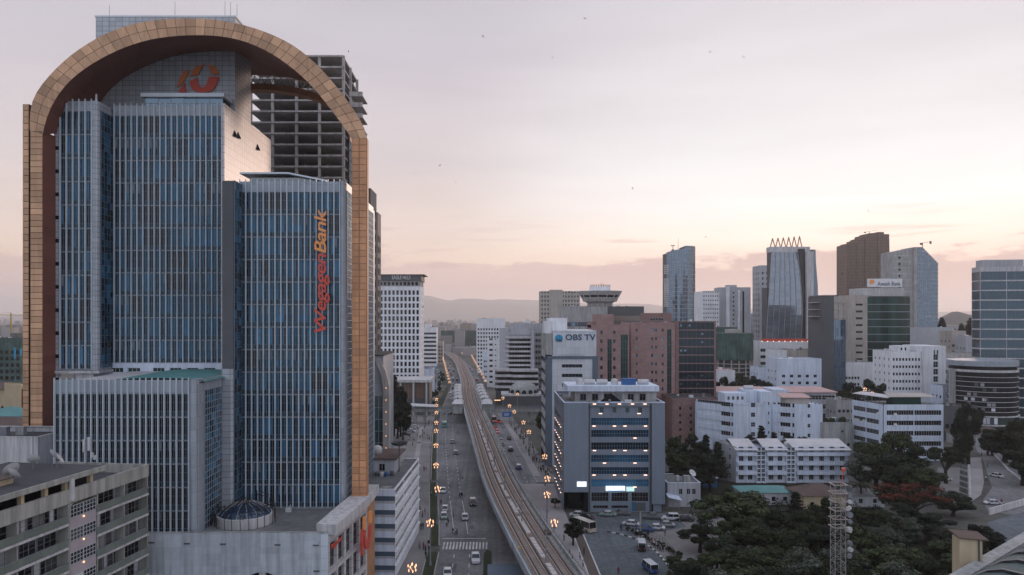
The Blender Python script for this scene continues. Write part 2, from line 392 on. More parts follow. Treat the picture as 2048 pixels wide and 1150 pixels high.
M('alu_panel', (.33, .37, .42), .4, .1, .2, spec=.5, grid=(.98, 2.0, .05, .6))
M('mullion', (.10, .125, .15), .4, .0, spec=.5)
M('mullion_pale', (.30, .33, .36), .5, .0)
M('frame', (.22, .22, .23), .6, .0)
M('frame_white', (.55, .56, .58), .6, .0)
M('glass', (.012, .016, .022), .08, 0, rnd=.6, spec=.5, ior=1.55)
M('glass_blue', (.005, .026, .055), (.4, .75, 1.), .06, .55, .13, rnd=.9, spec=.5, ior=1.6, col2=(.022, .088, .16))
M('glass_dark', (.007, .009, .012), .1, 0, rnd=.6, spec=.4, ior=1.5)
M('glass_teal', (.02, .075, .085), .08, 0, rnd=.5, spec=.8, ior=1.9)
M('glass_green', (.012, .032, .030), (.5, .9, .85), .1, 0, rnd=.5, spec=.4, ior=1.5)
M('glass_sky', (.035, .065, .10), (.62, .82, 1.), .06, 0, rnd=.45, spec=.8, ior=2.1)
M('glass_brown', (.12, .075, .055), .2, 0, rnd=.2, spec=.6, ior=1.8)
M('curtain', (.20, .21, .22), .8, .0, rnd=.7, col2=(.42, .43, .47))
M('netting', (.075, .125, .11), .95, .35, .15, streak=.4)
M('brown_clad', (.17, .115, .09), .5, .06, .1, grid=(2.6, 3.8, .6, .65))
M('sign_red', (.66, .10, .07), .5, .05)
M('sign_orange', (.90, .36, .12), .5, .05)
M('sign_blue', (.03, .09, .17), .5, 0)
M('sign_cyan', (.03, .32, .55), .5, 0)
M('sign_white', (.75, .75, .77), .5, 0)
M('steel', (.30, .31, .32), .5, .15, 1., metal=.3)
M('steel_white', (.34, .32, .32), .6, .15, .6)
M('galv', (.22, .23, .25), .6, .2, .5)
M('bulb', (1., .55, .30), .4, 0, emis=1.6)
M('blind', (.13, .16, .19), .6, 0, rnd=.4)
M('lit_pane', (1., .68, .38), .4, 0, emis=.45)
M('asphalt_patch', (.135, .132, .14), .92, .3, .2, fine=.2, spec=.2)
M('emblem_orange', (.66, .20, .06), .5, .05)
M('glass_silver', (.13, .155, .19), (.8, .9, 1.), .1, .0, rnd=.25, spec=.8, ior=2.2)
M('crown_gold', (.42, .19, .10), .5, .1)
M('flood', (1., .66, .52), .4, 0, emis=2.4)
M('led_panel', (.9, .95, 1.), .4, 0, emis=1.15)
M('neon_red', (1., .2, .2), .4, 0, emis=1.6)
M('tail', (1., .08, .07), .4, 0, emis=2.5)
M('head', (.75, .75, .72), .3, 0)
M('tyre', (.02, .02, .02), .9, 0)
M('dish', (.55, .55, .56), .6, .1, 1.)
M('yellow', (.45, .30, .03), .6, .1)
M('leaf', (.012, .019, .008), .8, .3, .4, rnd=.55, col2=(.036, .047, .019), spec=.2, otone=.45)
M('leaf_dark', (.007, .012, .008), .8, .3, .4, rnd=.55, col2=(.020, .028, .016), spec=.2, otone=.4)
M('leaf_grey', (.035, .044, .033), .8, .2, .4, rnd=.45, col2=(.075, .088, .066), spec=.2, otone=.3)
M('leaf_red', (.15, .026, .015), .8, .25, .5, rnd=.5, col2=(.055, .018, .010), spec=.2)
M('leaf_palm', (.03, .033, .017), .8, .2, .4, rnd=.4, spec=.2)
M('bark', (.03, .025, .021), .95, .3, 1.)
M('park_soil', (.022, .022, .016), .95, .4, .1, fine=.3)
# ================================================================ ground and streets
GX = 18000
q = MB(); q.face([(-GX, -300, 0), (GX, -300, 0), (GX, 19500, 0), (-GX, 19500, 0)]); tag(q.obj('ground', 'ground'), kind='structure')
def interp(pts, Y):
    if Y <= pts[0][0]: a, b = pts[0], pts[1]
    elif Y >= pts[-1][0]: a, b = pts[-2], pts[-1]
    else:
        for a, b in zip(pts, pts[1:]):
            if a[0] <= Y <= b[0]: break
    return a[1] + (b[1] - a[1]) * (Y - a[0]) / (b[0] - a[0])
VC = [(60, 21.5), (131, 10.9), (159, 7.2), (208, 1.7), (272, -2.5), (409, -12.3), (550, -18.7), (758, -33), (888, -46), (960, -56), (1030, -75), (1100, -105)]       # viaduct axis X(Y)
KL = [(60, -6.5), (152, -11.7), (167, -11.8), (191, -13.5), (228, -16.7), (280, -20.6), (331, -24.3), (409, -28.5), (582, -31.5), (839, -53), (1114, -70)]                         # outer kerb of the carriageway beside the bank
KR = [(60, 27), (152, 19.4), (176, 17.2), (237, 14.1), (246, 13.3), (291, 10.8), (314, 9.7), (380, 4.5), (480, -1.0), (600, -8), (800, -22), (1000, -50), (1114, -66)]                    # outer kerb of the other carriageway
def strip(name, a, b, ys, zl, mat, kind='structure', parent=None):
    q = MB(); P = [((a(y), y, zl), (b(y), y, zl)) for y in ys]
    for (p0, p1), (p2, p3) in zip(P, P[1:]): q.face([p0, p1, p3, p2])
    o = q.obj(name, mat, parent)
    if kind: tag(o, kind=kind)
    return o
YS = [60, 90, 120, 131, 145, 152, 159, 167, 176, 191, 208, 228, 250, 272, 291, 314, 331, 355, 380, 409, 445, 480, 520, 550, 582, 650, 700, 758, 839, 888, 960, 1030, 1100]
vc = lambda y: interp(VC, y); kl = lambda y: interp(KL, y); kr = lambda y: interp(KR, y)
road = strip('road', kl, kr, YS, .02, 'asphalt')
# planted verge, pavements, forecourts
def kerbed(name, a, b, ys, hgt, mat, km='kerb'):
    o = strip(name, a, b, ys, hgt, mat)
    q = MB(); 
    for e, sgn in ((a, -1), (b, 1)):
        for y0, y1 in zip(ys, ys[1:]):
            x0, x1 = e(y0), e(y1)
            q.hexa([(x0 - .12, y0, 0), (x0 + .12, y0, 0), (x1 + .12, y1, 0), (x1 - .12, y1, 0), (x0 - .12, y0, hgt + .02), (x0 + .12, y0, hgt + .02), (x1 + .12, y1, hgt + .02), (x1 - .12, y1, hgt + .02)])
    q.obj('kerb', km, o); return o
cut = lambda a, b: [a] + [y for y in YS if a < y < b] + [b]
kerbed('verge', lambda y: kl(y) - 2.6, lambda y: kl(y) - .1, cut(100, 166), .14, 'lawn')
kerbed('verge', lambda y: kl(y) - 2.5, lambda y: kl(y) - .1, cut(171, 236), .14, 'lawn')
kerbed('verge', lambda y: kl(y) - 2.1, lambda y: kl(y) - .1, cut(240, 345), .14, 'lawn')
kerbed('verge', lambda y: kl(y) - 7.5, lambda y: kl(y) - .1, cut(415, 700), .14, 'lawn')
q = MB()
for y0, y1, m in ((432, 470, 0), (478, 520, 0), (530, 575, 0)):
    q.face([(kl(y0) - 6.6, y0, .17), (kl(y0) - 3.6, y0, .17), (kl(y1) - 3.6, y1, .17), (kl(y1) - 6.6, y1, .17)])
tag(q.obj('path', 'path_brown'), kind='structure')
strip('pavement', lambda y: kl(y) - 12 - max(0, min(18, (y - 190) * .35)), lambda y: kl(y) - 2.6, cut(60, 409), .015, 'paving')
strip('pavement', lambda y: kl(y) - 14, lambda y: kl(y) - 7.6, cut(409, 839), .018, 'asphalt2')
strip('pavement', lambda y: kr(y) + .2, lambda y: kr(y) + 6.5 + (2 if y < 250 else 0), cut(236, 409), .13, 'paving')
strip('kerb', lambda y: kr(y) - .15, lambda y: kr(y) + .2, cut(236, 409), .14, 'kerb')
kerbed('pavement', lambda y: kr(y) + .2, lambda y: kr(y) + 2.2, cut(245, 287), .22, 'paving_pale')
kerbed('pavement', lambda y: kr(y) + .2, lambda y: kr(y) + 2.0, cut(318, 372), .22, 'paving_pale')
strip('pavement', lambda y: vc(y) + 5.4, lambda y: 19.4, cut(100, 234), .10, 'paving_pale')
strip('path', lambda y: 19.5, lambda y: 21.55, cut(100, 183), .08, 'path_brown')
q = MB(); q.box(21.55, 21.85, 100, 183, 0, .16); q.box(19.25, 19.5, 100, 183, 0, .14); tag(q.obj('kerb', 'kerb_white'), kind='structure')
# paved forecourt crossing lines beside the car park
q = MB()
for (xa, ya), (xb, yb), wd in (((798, 885), (872, 885), .8), ((833, 920), (843, 855), .9)):
    a, b = Vector(G(xa, ya, .03)), Vector(G(xb, yb, .03)); d = (b - a).normalized(); n_ = Vector((-d.y, d.x, 0)) * wd
    q.face([a - n_, b - n_, b + n_, a + n_])
tag(q.obj('paving_line', 'paving_pale'), kind='structure')
# square on the other side: asphalt with its kerbs
q = MB(); q.face([(21.85, 100, .02), (38, 100, .02), (38.5, 150, .02), (36, 165, .02), (33, 178, .02), (21.8, 184, .02)]); q.face([(21.8, 184, .02), (33, 178, .02), (48, 186, .02), (48, 199, .02), (19.5, 199, .02)]); q.face([(12.5, 206, .022), (19.5, 199, .022), (19, 234, .022), (14, 234, .022)]); tag(q.obj('square', 'asphalt2'), kind='structure')
q = MB(); q.face([(33.2, 178, .03), (36, 165, .03), (38.5, 150, .03), (60, 160, .03), (60, 199, .03), (48, 198, .03), (48, 186, .03)]); tag(q.obj('car_park', 'paving'), kind='structure')
kb = thing('checkered_kerb', 'black and white painted kerb curving round the square', 'kerb', (32, 178, 0))
pts = [G(1215, 1064), G(1240, 1069), G(1265, 1076), G(1285, 1086), G(1305, 1098), G(1320, 1112), G(1335, 1130), G(1348, 1150)]
k = 0
for a, b in zip(pts, pts[1:]):
    a, b = Vector(a), Vector(b); n_ = max(1, int((b - a).length / 1.1))
    for i in range(n_):
        p0 = a.lerp(b, i / n_); p1 = a.lerp(b, (i + 1) / n_); d = (p1 - p0); s_ = Vector((-d.y, d.x, 0)).normalized() * .17
        q = MB(); q.hexa([p0 - s_, p1 - s_, p1 + s_, p0 + s_] + [v + Vector((0, 0, .22)) for v in (p0 - s_, p1 - s_, p1 + s_, p0 + s_)])
        q.obj('kerb_stone', 'kerb_white' if k % 2 else 'kerb_black', kb, world=True); k += 1
q = MB()
for a, b in zip(pts[3:], pts[4:]):
    a, b = Vector(a), Vector(b); q.face([a + Vector((.2, 0, .14)), a + Vector((2.2, .4, .14)), b + Vector((2.4, .2, .14)), b + Vector((.2, 0, .14))])
tag(q.obj('pavement', 'paving'), kind='structure')
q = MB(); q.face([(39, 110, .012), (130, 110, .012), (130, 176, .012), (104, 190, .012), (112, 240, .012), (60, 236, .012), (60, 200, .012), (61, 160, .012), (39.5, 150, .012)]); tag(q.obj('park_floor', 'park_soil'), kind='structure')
# lane markings and the zebra crossing
q = MB()
def dash(x0, y0, x1, y1, wd=.16):
    q.face([(x0 - wd / 2, y0, .032), (x0 + wd / 2, y0, .032), (x1 + wd / 2, y1, .032), (x1 - wd / 2, y1, .032)])
for fr_, solid in ((.33, (175, 205)), (.66, (175, 205))):
    f_ = lambda y: kl(y) + fr_ * 10.3
    y = 120
    while y < 420:
        if solid[0] < y < solid[1]: dash(f_(y), y, f_(y + 6), y + 6)
        elif not 167 < y < 176: dash(f_(y), y, f_(y + 2.6), y + 2.6)
        y += 6
y = 236
while y < 420:
    for o_ in (3.1, 6.2): dash(kr(y) - o_, y, kr(y + 2.4) - o_, y + 2.4)
    y += 6
q.face([(-12, 176.2, .032), (-1.6, 176.2, .032), (-1.6, 176.6, .032), (-12, 176.6, .032)])
for i in range(4): dash(24, 118 + i * 8, 24, 121 + i * 8)
tag(q.obj('lane_marking', 'marking'), kind='structure')
q = MB(); rp_ = random.Random(5)
for i in range(34):
    y = rp_.uniform(150, 420); left_ = rp_.random() < .6; x = (kl(y) + rp_.uniform(.3, 8.5)) if left_ else (kr(y) - rp_.uniform(2.5, 8)); w_, l_ = rp_.uniform(.8, 2.4), rp_.uniform(2, 9)
    if not left_ and y < 240: continue
    sl_ = (kl(y + 5) - kl(y)) / 5; zp = .0255 + i * .0001
    q.face([(x, y, zp), (x + w_, y, zp), (x + w_ + sl_ * l_, y + l_, zp), (x + sl_ * l_, y + l_, zp)])
for i in range(14):
    y = rp_.uniform(152, 260); x = kl(y) + rp_.uniform(1, 9); r_ = .36; q.face([(x + r_ * cos(k * pi / 4), y + r_ * sin(k * pi / 4), .031) for k in range(8)])
tag(q.obj('road_patch', 'asphalt_patch'), kind='structure')
zb = tag(link('zebra_crossing', None, None, (-7, 171, 0)), kind='structure')
for i in range(14):
    x = -11.3 + i * .75
    q = MB(); q.face([(x, 168.2, .034), (x + .38, 168.2, .034), (x + .40, 173.6, .034), (x + .02, 173.6, .034)]); q.obj('stripe', 'marking', zb, world=True)

# ================================================================ bank headquarters with the tiled arch
bank = thing('bank_tower', 'tall glass bank headquarters with a tan tiled arch framing its stepped blocks', 'building', (-54, 150, 0))
A = 137.0
def resample(pts, n):
    pts = [Vector((XW(x, A), ZW(y, A))) for x, y in pts]; d = [0]
    for a, b in zip(pts, pts[1:]): d.append(d[-1] + (b - a).length)
    out = []; j = 0
    for i in range(n + 1):
        t = d[-1] * i / n
        while j < len(d) - 2 and d[j + 1] < t: j += 1
        out.append(pts[j].lerp(pts[j + 1], (t - d[j]) / (d[j + 1] - d[j])))
    return out
NA = 44
outer = resample([(60, 262), (59, 235), (60, 206), (75, 179), (108, 140), (149.5, 103), (209, 67), (262, 48), (318, 38.5), (374, 36), (430, 38.5), (486, 48.6), (542, 67), (590.6, 91.6), (635.5, 129), (673, 172), (710, 220.5), (730, 254), (734.5, 264), (734.5, 277)], NA)
inner = resample([(86, 269), (91.6, 239), (104.7, 209), (123, 179), (157, 146), (198, 119.6), (243, 97), (299, 79), (355, 71.8), (411, 70.3), (460, 74.8), (504.7, 87.8), (545.8, 108.4), (583, 134.6), (620.5, 168), (654, 209), (680, 243), (704, 278.5)], NA)
# smooth both rings a little so the curve reads round
for c in (outer, inner):
    for _ in range(2):
        c[1:-1] = [(c[i - 1] + c[i] * 2 + c[i + 1]) / 4 for i in range(1, len(c) - 1)]
back = []
for i in range(NA + 1):
    t = i / NA; back.append(Vector((-57.4 - 22.6 * cos(pi * t), 95.2 + 12.5 * sin(pi * t) ** .85)))
g = .05
def tile(a, b, c, d, y0=A - .1, y1=A + .02):
    m_ = (a + b + c + d) / 4
    pts = [p + (m_ - p).normalized() * .055 for p in (a, b, c, d)]
    q = MB(); q.slab([tuple(p) for p in pts], y0, y1); return q
for i in range(NA):
    for r0, r1 in ((0, .5), (.5, 1)):
        a = inner[i].lerp(outer[i], r0); b = inner[i + 1].lerp(outer[i + 1], r0); c = inner[i + 1].lerp(outer[i + 1], r1); d = inner[i].lerp(outer[i], r1)
        tile(a, b, c, d).obj('tile', 'tan_tile', bank, world=True)
q = MB()
for i in range(NA):
    a, b, c, d = inner[i], inner[i + 1], outer[i + 1], outer[i]
    q.face([(a.x, A, a.y), (b.x, A, b.y), (c.x, A, c.y), (d.x, A, d.y)])
q.obj('arch_backing', 'joint', bank, world=True)
Y2 = 183.0
q = MB()
for i in range(NA):
    a, b = inner[i], inner[i + 1]; c, d = back[i + 1] + Vector((0, 3.4)), back[i] + Vector((0, 3.4))
    q.face([(a.x, A + .01, a.y), (b.x, A + .01, b.y), (c.x, Y2, c.y), (d.x, Y2, d.y)])
o_ = q.obj('vault_soffit', 'soffit', bank, world=True)
q = MB()
for i in range(NA):
    a, b = outer[i], outer[i + 1]; c, d = back[i + 1] + Vector((0, 4.6)), back[i] + Vector((0, 4.6))
    q.face([(a.x, A + .01, a.y), (b.x, A + .01, b.y), (c.x, Y2, c.y), (d.x, Y2, d.y)])
    a, b = back[i], back[i + 1]
    q.face([(a.x, Y2, a.y + 3.4), (b.x, Y2, b.y + 3.4), (b.x, Y2, b.y + 4.6), (a.x, Y2, a.y + 4.6)])
q.obj('vault_shell', 'tan_grid', bank, world=True)
q = MB()
for i in range(NA):                                  # rear arch beam
    a, b = back[i], back[i + 1]
    q.hexa([(a.x, Y2 + .2, a.y), (b.x, Y2 + .2, b.y), (b.x, Y2 + 3.2, b.y), (a.x, Y2 + 3.2, a.y), (a.x, Y2 + .2, a.y + 1.5), (b.x, Y2 + .2, b.y + 1.5), (b.x, Y2 + 3.2, b.y + 1.5), (a.x, Y2 + 3.2, a.y + 1.5)])
q.obj('rear_arch_beam', 'orange_clad', bank, world=True)
q = MB()
for i in range(NA):
    a, b = back[i], back[i + 1]; m_ = (a + b) / 2
    q.cyl((a.x, Y2 + .6, a.y + 1.5), (m_.x, Y2 + .6, m_.y + 3.5), .11, n=4); q.cyl((m_.x, Y2 + .6, m_.y + 3.5), (b.x, Y2 + .6, b.y + 1.5), .11, n=4)
    q.cyl((a.x, Y2 + .6, a.y + 3.4), (b.x, Y2 + .6, b.y + 3.4), .1, n=4)
q.obj('lattice_truss', 'galv', bank, world=True)
# arch columns
def column(x0, x1, ytop, Yd, cols, rows, nm, zb=0., tm='tan_tile'):
    X0, X1 = XW(x0, A), XW(x1, A); zt = ZW(ytop, A)
    q = MB(); q.box(X0 + .02, X1 - .02, A + .03, Yd, zb, zt - .02); q.obj('column_core', nm, bank, world=True)
    zlow = ZW(1000 if x0 > 400 else 872, A); rh = (zt - zlow) / rows
    for c0, c1 in cols:
        a, b = XW(c0, A), XW(c1, A); me = None
        for r in range(rows):
            if me is None:
                q = MB(); q.box(.05, b - a - .05, -.1, .02, .05, rh - .05); me = q.mesh('tile', [tm])
            o = link('tile', me, bank, (a, A, zlow + r * rh), world=True)
column(45.6, 58, 208, 139.5, [(45.6, 58)], 51, 'joint')
column(60.5, 86, 262, 141, [(61, 85.5)], 51, 'soffit')
column(703.5, 734.5, 277, 138.6, [(704, 718.5), (719, 733.5)], 55, 'orange_clad', tm='orange_tile')

# --- stepped glass blocks
NP = [0]
def PMATS(g): return [g, 'mullion', 'spandrel', 'glass_dark', 'blind', 'lit_pane']
def finwall(par_, name, x0, x1, Yf, zb, zt, nf, fh, glassm, crown=2.0, foot=0., asobj=False, split=2):
    """fins, floor lines and panes on a front plane Yf, photo columns x0..x1"""
    X0, X1 = XW(x0, Yf), XW(x1, Yf); bw = (X1 - X0) / (nf - 1); W = X1 - X0
    q = MB(); q.box(-.055, .055, -.34, 0, 0, zt - zb + .35); q.box(-.09, .09, -.06, .08, 0, zt - zb, 0); fm = q.mesh('fin', ['alu'])
    for i in range(nf): link('fin', fm, par_, (X0 + i * bw, Yf, zb), world=True)
    rows = int(round((zt - crown - zb - foot) / fh)); fh = (zt - crown - zb - foot) / rows
    q = MB(); q.box(-.0, W, -.06, .02, -.07, .07); lm = q.mesh('floor_line', ['mullion_pale'])
    gp = .14; PV = []
    segs = [(gp, bw / 2 - .05), (bw / 2 + .05, bw - gp)]
    for g0, g1, tilt in ((0, 0, 0), (0, 0, .012), (0, 0, -.014), (3, 3, 0), (0, 3, .01), (4, 0, 0), (0, 4, -.01), (5, 0, 0)):
        q = MB()
        for (a, b), gm_ in zip(segs, (g0, g1)):
            if gm_ == 4:
                zm = fh * .55; q.face([(a, .12, .95), (b, .12, .95), (b, .12, zm), (a, .12, zm)], 0); q.face([(a, .125, zm), (b, .125, zm), (b, .125, fh - .2), (a, .125, fh - .2)], 4)
            else: q.face([(a, .12 + tilt, .95), (b, .12, .95), (b, .12 - tilt, fh - .2), (a, .12, fh - .2)], gm_)
            q.face([(a, .10, .18), (b, .10, .18), (b, .10, .85), (a, .10, .85)], 2)
        q.box(bw / 2 - .05, bw / 2 + .05, .02, .16, 0, fh, 1); q.box(gp, bw - gp, .03, .17, .85, .95, 1); q.box(gp, bw - gp, .04, .16, fh * .62, fh * .62 + .07, 1); q.face([(0, .17, 0), (bw, .17, 0), (bw, .17, fh), (0, .17, fh)], 1)
        PV.append(q.mesh('glass_pane', PMATS(glassm)))
    rq = random.Random(nf)
    join = MB()
    for r in range(rows):
        link('floor_line', lm, par_, (X0, Yf, zb + foot + r * fh), world=True)
        run = 0
        for i in range(nf - 1):
            if run <= 0: vk = rq.choices(range(8), (30, 16, 16, 12, 9, 7, 7, 0))[0]; run = 1 if vk == 7 else rq.randint(1, 4)
            run -= 1; pm = PV[vk]
            if asobj and NP[0] < 300:
                link('glass_pane', pm, par_, (X0 + i * bw, Yf, zb + foot + r * fh), world=True); NP[0] += 1
            else:
                ox, oz = X0 + i * bw, zb + foot + r * fh
                for pl in pm.polygons: join.face([(pm.vertices[v].co.x + ox, pm.vertices[v].co.y + Yf, pm.vertices[v].co.z + oz) for v in pl.vertices], pl.material_index)
    if join.v: tag(join.obj('glass_pane', PMATS(glassm), par_, world=True), kind='stuff')
    q = MB(); q.box(X0, X1, Yf + .02, Yf + .3, zt - crown, zt); q.obj('crown_panel', 'alu_panel', par_, world=True)
    return X0, X1
M('spandrel', (.02, .045, .07), (.5, .75, 1.), .25, 0, rnd=.35, spec=.5)
ZR = 17.3
# main block
XL, XR = XW(228, 146), -52.07
q = MB(); q.box(XL, XR, 146.2, 176, 43, 93.2); o_ = q.obj('main_block', 'tile_pale', bank, world=True)
finwall(o_, 'main', 229, 447, 146, 43.2, 93.3, 20, 4.5, 'glass_blue', 2.0, asobj=True)
q = MB(); q.box(XR - .6, XR + .05, 145.6, 176.1, ZR, 93.6); q.obj('side_wall', 'tile_pale', bank, world=True)
q = MB(); q.box(XL - 8, XR - .7, 146.3, 175, ZR, 43); q.obj('lower_core', 'tile_white', bank, world=True)
facade(bank, (XW(150, 146) + 54, -4.05, 0), 0, XR - XW(150, 146), 43.2, [(16.5 + i * 3.3 - 1.3, 18.6 + i * 3.3 - 1.2, 41.3, 42.2, 3, 1) for i in range(4)] + [(7 + i * 3.3, 9.4 + i * 3.3, 41.3, 42.2, 3, 1) for i in range(2)], 'white_blue', 'glass_green', 'frame_white', z0=34, name='band_wall')
for xx, yy in ((467, 268), (474, 271), (513, 295)):
    Yq = XR * F / (xx - CX); zq = ZW(yy, Yq)
    q = MB(); q.hexa([(XR + .06, Yq, zq - .5), (XR + .6, Yq, zq - .5), (XR + .6, Yq + .9, zq - .5), (XR + .06, Yq + .9, zq - .5), (XR + .06, Yq + .3, zq + .8), (XR + .1, Yq + .3, zq + .8), (XR + .1, Yq + .6, zq + .8), (XR + .06, Yq + .6, zq + .8)]); q.obj('tilted_window', 'glass_dark', bank, world=True)
# left block
lx0, lx1 = XW(108, 141), XW(197, 141)
q = MB(); q.box(lx0, lx1 - .05, 141.25, 147, 42, 92.6); q.box(lx0, XW(120, 141), 141.0, 141.3, 38, 92.6)
o_ = q.obj('wing_block', 'tile_white', bank, world=True)
finwall(o_, 'left', 121, 184, 141, 42.3, 92.7, 6, 4.35, 'glass_blue', 1.9)
q = MB(); q.prism([(XW(185, 141), 140.9), (XW(190, 141), 140.75), (XW(195, 141), 140.95), (lx1, 141.5), (lx1, 146), (XW(185, 141), 146)], 42, 92.7); q.obj('corner_pier', 'tile_white', bank, world=True)
for i in range(12):
    zz = 40 + i * 4.35; q = MB(); q.box(XW(111, 141), XW(118, 141), 140.93, 141.1, zz, zz + .7); q.obj('slot_window', 'glass_dark', bank, world=True)
curtain(bank, (lx1 + 54 + .2, 141.7 - 150, 0), pi / 2, 4.4, 91, 4, 40, 'glass_blue', 'mullion', .04, 42.5)
q = MB(); q.box(lx0 - .2, lx1 + .3, 140.7, 146, 41.5, 42); q.box(XW(150, 141), XW(186, 141), 141.3, 145, 38.5, 41.5); q.obj('ledge', 'concrete_pale', bank, world=True)
q = MB(); q.cyl((XW(187, 141), 142, 92.7), (XW(187, 141), 142, 94.3), .25, .15); q.obj('roof_lamp', 'alu', bank, world=True)
# low front block
bx0, bx1 = XW(109, 120), XW(395, 120); lz = 42.0
q = MB(); q.box(bx0, bx1 - .05, 120.25, 146, ZR, lz - .6); o_ = q.obj('low_block', 'tile_white', bank, world=True)
finwall(o_, 'low', 110, 378, 120, ZR, lz, 23, 3.75, 'glass_dark', 2.2)
q = MB(); q.prism([(XW(380, 120), 119.9), (XW(386, 120), 119.7), (XW(392, 120), 119.95), (bx1, 120.6), (bx1, 122.6), (XW(380, 120), 122.6)], ZR, lz + .1); q.obj('corner_pier', 'alu_panel', bank, world=True)
curtain(bank, (bx1 + 54 + .2, 122.7 - 150, 0), pi / 2, 7.6, lz - 1.9, 8, 22, 'glass_blue', 'mullion_pale', .05, ZR)
q = MB(); q.box(bx1 - .4, bx1 + .05, 122.6, 130.5, lz - 1.9, lz); q.obj('crown_panel', 'alu_panel', bank, world=True)
q = MB()
cxr = (bx0 + bx1) / 2 + 4
for i in range(8):
    a0, a1 = pi * i / 8, pi * (i + 1) / 8
    q.face([(cxr - 8 * cos(a0), 121.5, lz - .4 + .6 * sin(a0)), (cxr - 8 * cos(a1), 121.5, lz - .4 + .6 * sin(a1)), (cxr - 8 * cos(a1), 140, lz - .4 + .8 * sin(a1)), (cxr - 8 * cos(a0), 140, lz - .4 + .8 * sin(a0))])
q.obj('curved_roof', 'roof_teal', bank, world=True)
q = MB(); q.box(bx0, bx1, 120.3, 146, lz - .6, lz - .45); q.obj('roof', 'roof_white', bank, world=True)
# pier between the main and the tall right block
px0, px1 = XW(443, 131), XW(465, 131)
q = MB(); q.prism([(px0, 131), (px1 - .4, 130.9), (px1, 131.4), (px1, 150), (px0, 150)], ZR, 43); q.obj('pier', 'tile_white', bank, world=True)
curtain(bank, (px1 + 54 + .2, 131.6 - 150, 0), pi / 2, 14, 76, 12, 44, 'glass_blue', 'mullion', .05, ZR)
q = MB(); q.box(px1 - 2, px1 - .03, 131.5, 146, ZR, 76); q.obj('recess_wall', 'dark_grey', bank, world=True)
# right block
YB = 135.6; rx0, rx1 = XW(478, YB), XW(690, YB); rt = 76.6
q = MB(); q.box(rx0, rx1 - .05, YB + .25, 170, ZR, rt - .5); o_ = q.obj('right_block', 'tile_white', bank, world=True)
finwall(o_, 'right', 480, 680, YB, ZR + .4, rt, 18, 4.2, 'glass_blue', 1.9)
q = MB(); q.prism([(XW(681, YB), YB - .15), (XW(684, YB), YB - .35), (XW(687, YB), YB - .2), (rx1, YB + .5), (rx1, YB + 1.2), (XW(681, YB), YB + 1.2)], ZR, rt + .1); q.obj('corner_pier', 'alu_panel', bank, world=True)
curtain(bank, (rx1 + 54 + .2, YB + 1.2 - 150, 0), pi / 2, 30, rt - 1.5, 24, 44, 'glass_blue', 'mullion_pale', .05, ZR)
q = MB(); q.box(rx1 - .3, rx1 + .06, YB + 1.2, YB + 32, rt - 1.5, rt); q.obj('crown_panel', 'tile_pale', bank, world=True)
q = MB(); q.box(rx0, rx1, YB + .3, 168, rt - .5, rt - .35); q.obj('roof', 'roof', bank, world=True)
q = MB(); q.box(rx0 + .5, rx0 + 13, 140, 152, rt, rt + 1.5); o = q.obj('roof_pavilion', 'glass_teal', bank, world=True)
q = MB(); q.hexa([(rx0 - 1, 138.8, rt + 2.0), (rx0 + 8, 138.8, rt + 2.0), (rx0 + 8, 153, rt + 2.2), (rx0 - 1, 153, rt + 2.2), (rx0 - 1, 138.8, rt + 2.3), (rx0 + 8, 138.8, rt + 2.3), (rx0 + 8, 153, rt + 2.5), (rx0 - 1, 153, rt + 2.5)])
q.hexa([(rx0 + 8, 138.8, rt + 2.0), (rx0 + 15, 138.8, rt + .6), (rx0 + 15, 153, rt + .8), (rx0 + 8, 153, rt + 2.2), (rx0 + 8, 138.8, rt + 2.3), (rx0 + 15, 138.8, rt + .9), (rx0 + 15, 153, rt + 1.1), (rx0 + 8, 153, rt + 2.5)]); q.obj('pavilion_roof', 'alu', bank, world=True)
# penthouse and tiled core carrying the emblem
ax, bx = XW(290, 147.5), XW(445, 147.5); pz0, pz1 = 93.0, ZW(195, 147.5)
curtain(bank, (ax + 54, 147.5 - 150, 0), 0, bx - ax, pz1, 6, 2, 'glass_sky', 'mullion_pale', .06, pz0)
q = MB(); q.box(ax + .1, bx - .05, 147.7, 152, pz0, pz1); q.obj('penthouse_wall', 'glass_dark', bank, world=True)
q = MB(); q.box(ax - .6, bx + .5, 146.9, 152, pz1, pz1 + .75); q.obj('penthouse_roof', 'alu', bank, world=True)
q = MB(); q.box(-80.4, -52.2, 152, 162, 86, 112.9); q.obj('emblem_core', 'tile_white', bank, world=True)
q = MB(); q.box(-80.6, -52.0, 151.9, 162.1, 112.9, 113.2); q.obj('core_coping', 'alu', bank, world=True)
for xx, yt in ((219, 10), (350, 3), (450, 2), (461, 4), (474, 8)):
    q = MB(); q.cyl((XW(xx, 153), 153, 113), (XW(xx, 153), 153, ZW(yt, 153)), .06, .04, 5); q.obj('lightning_rod', 'steel', bank, world=True)
EM = 151.75
def emblem(pts, mat):
    q = MB(); q.slab([(XW(x / 2.675, EM), ZW(y / 2.675, EM)) for x, y in pts], EM - .25, EM); return q.obj('emblem', mat, bank, world=True)
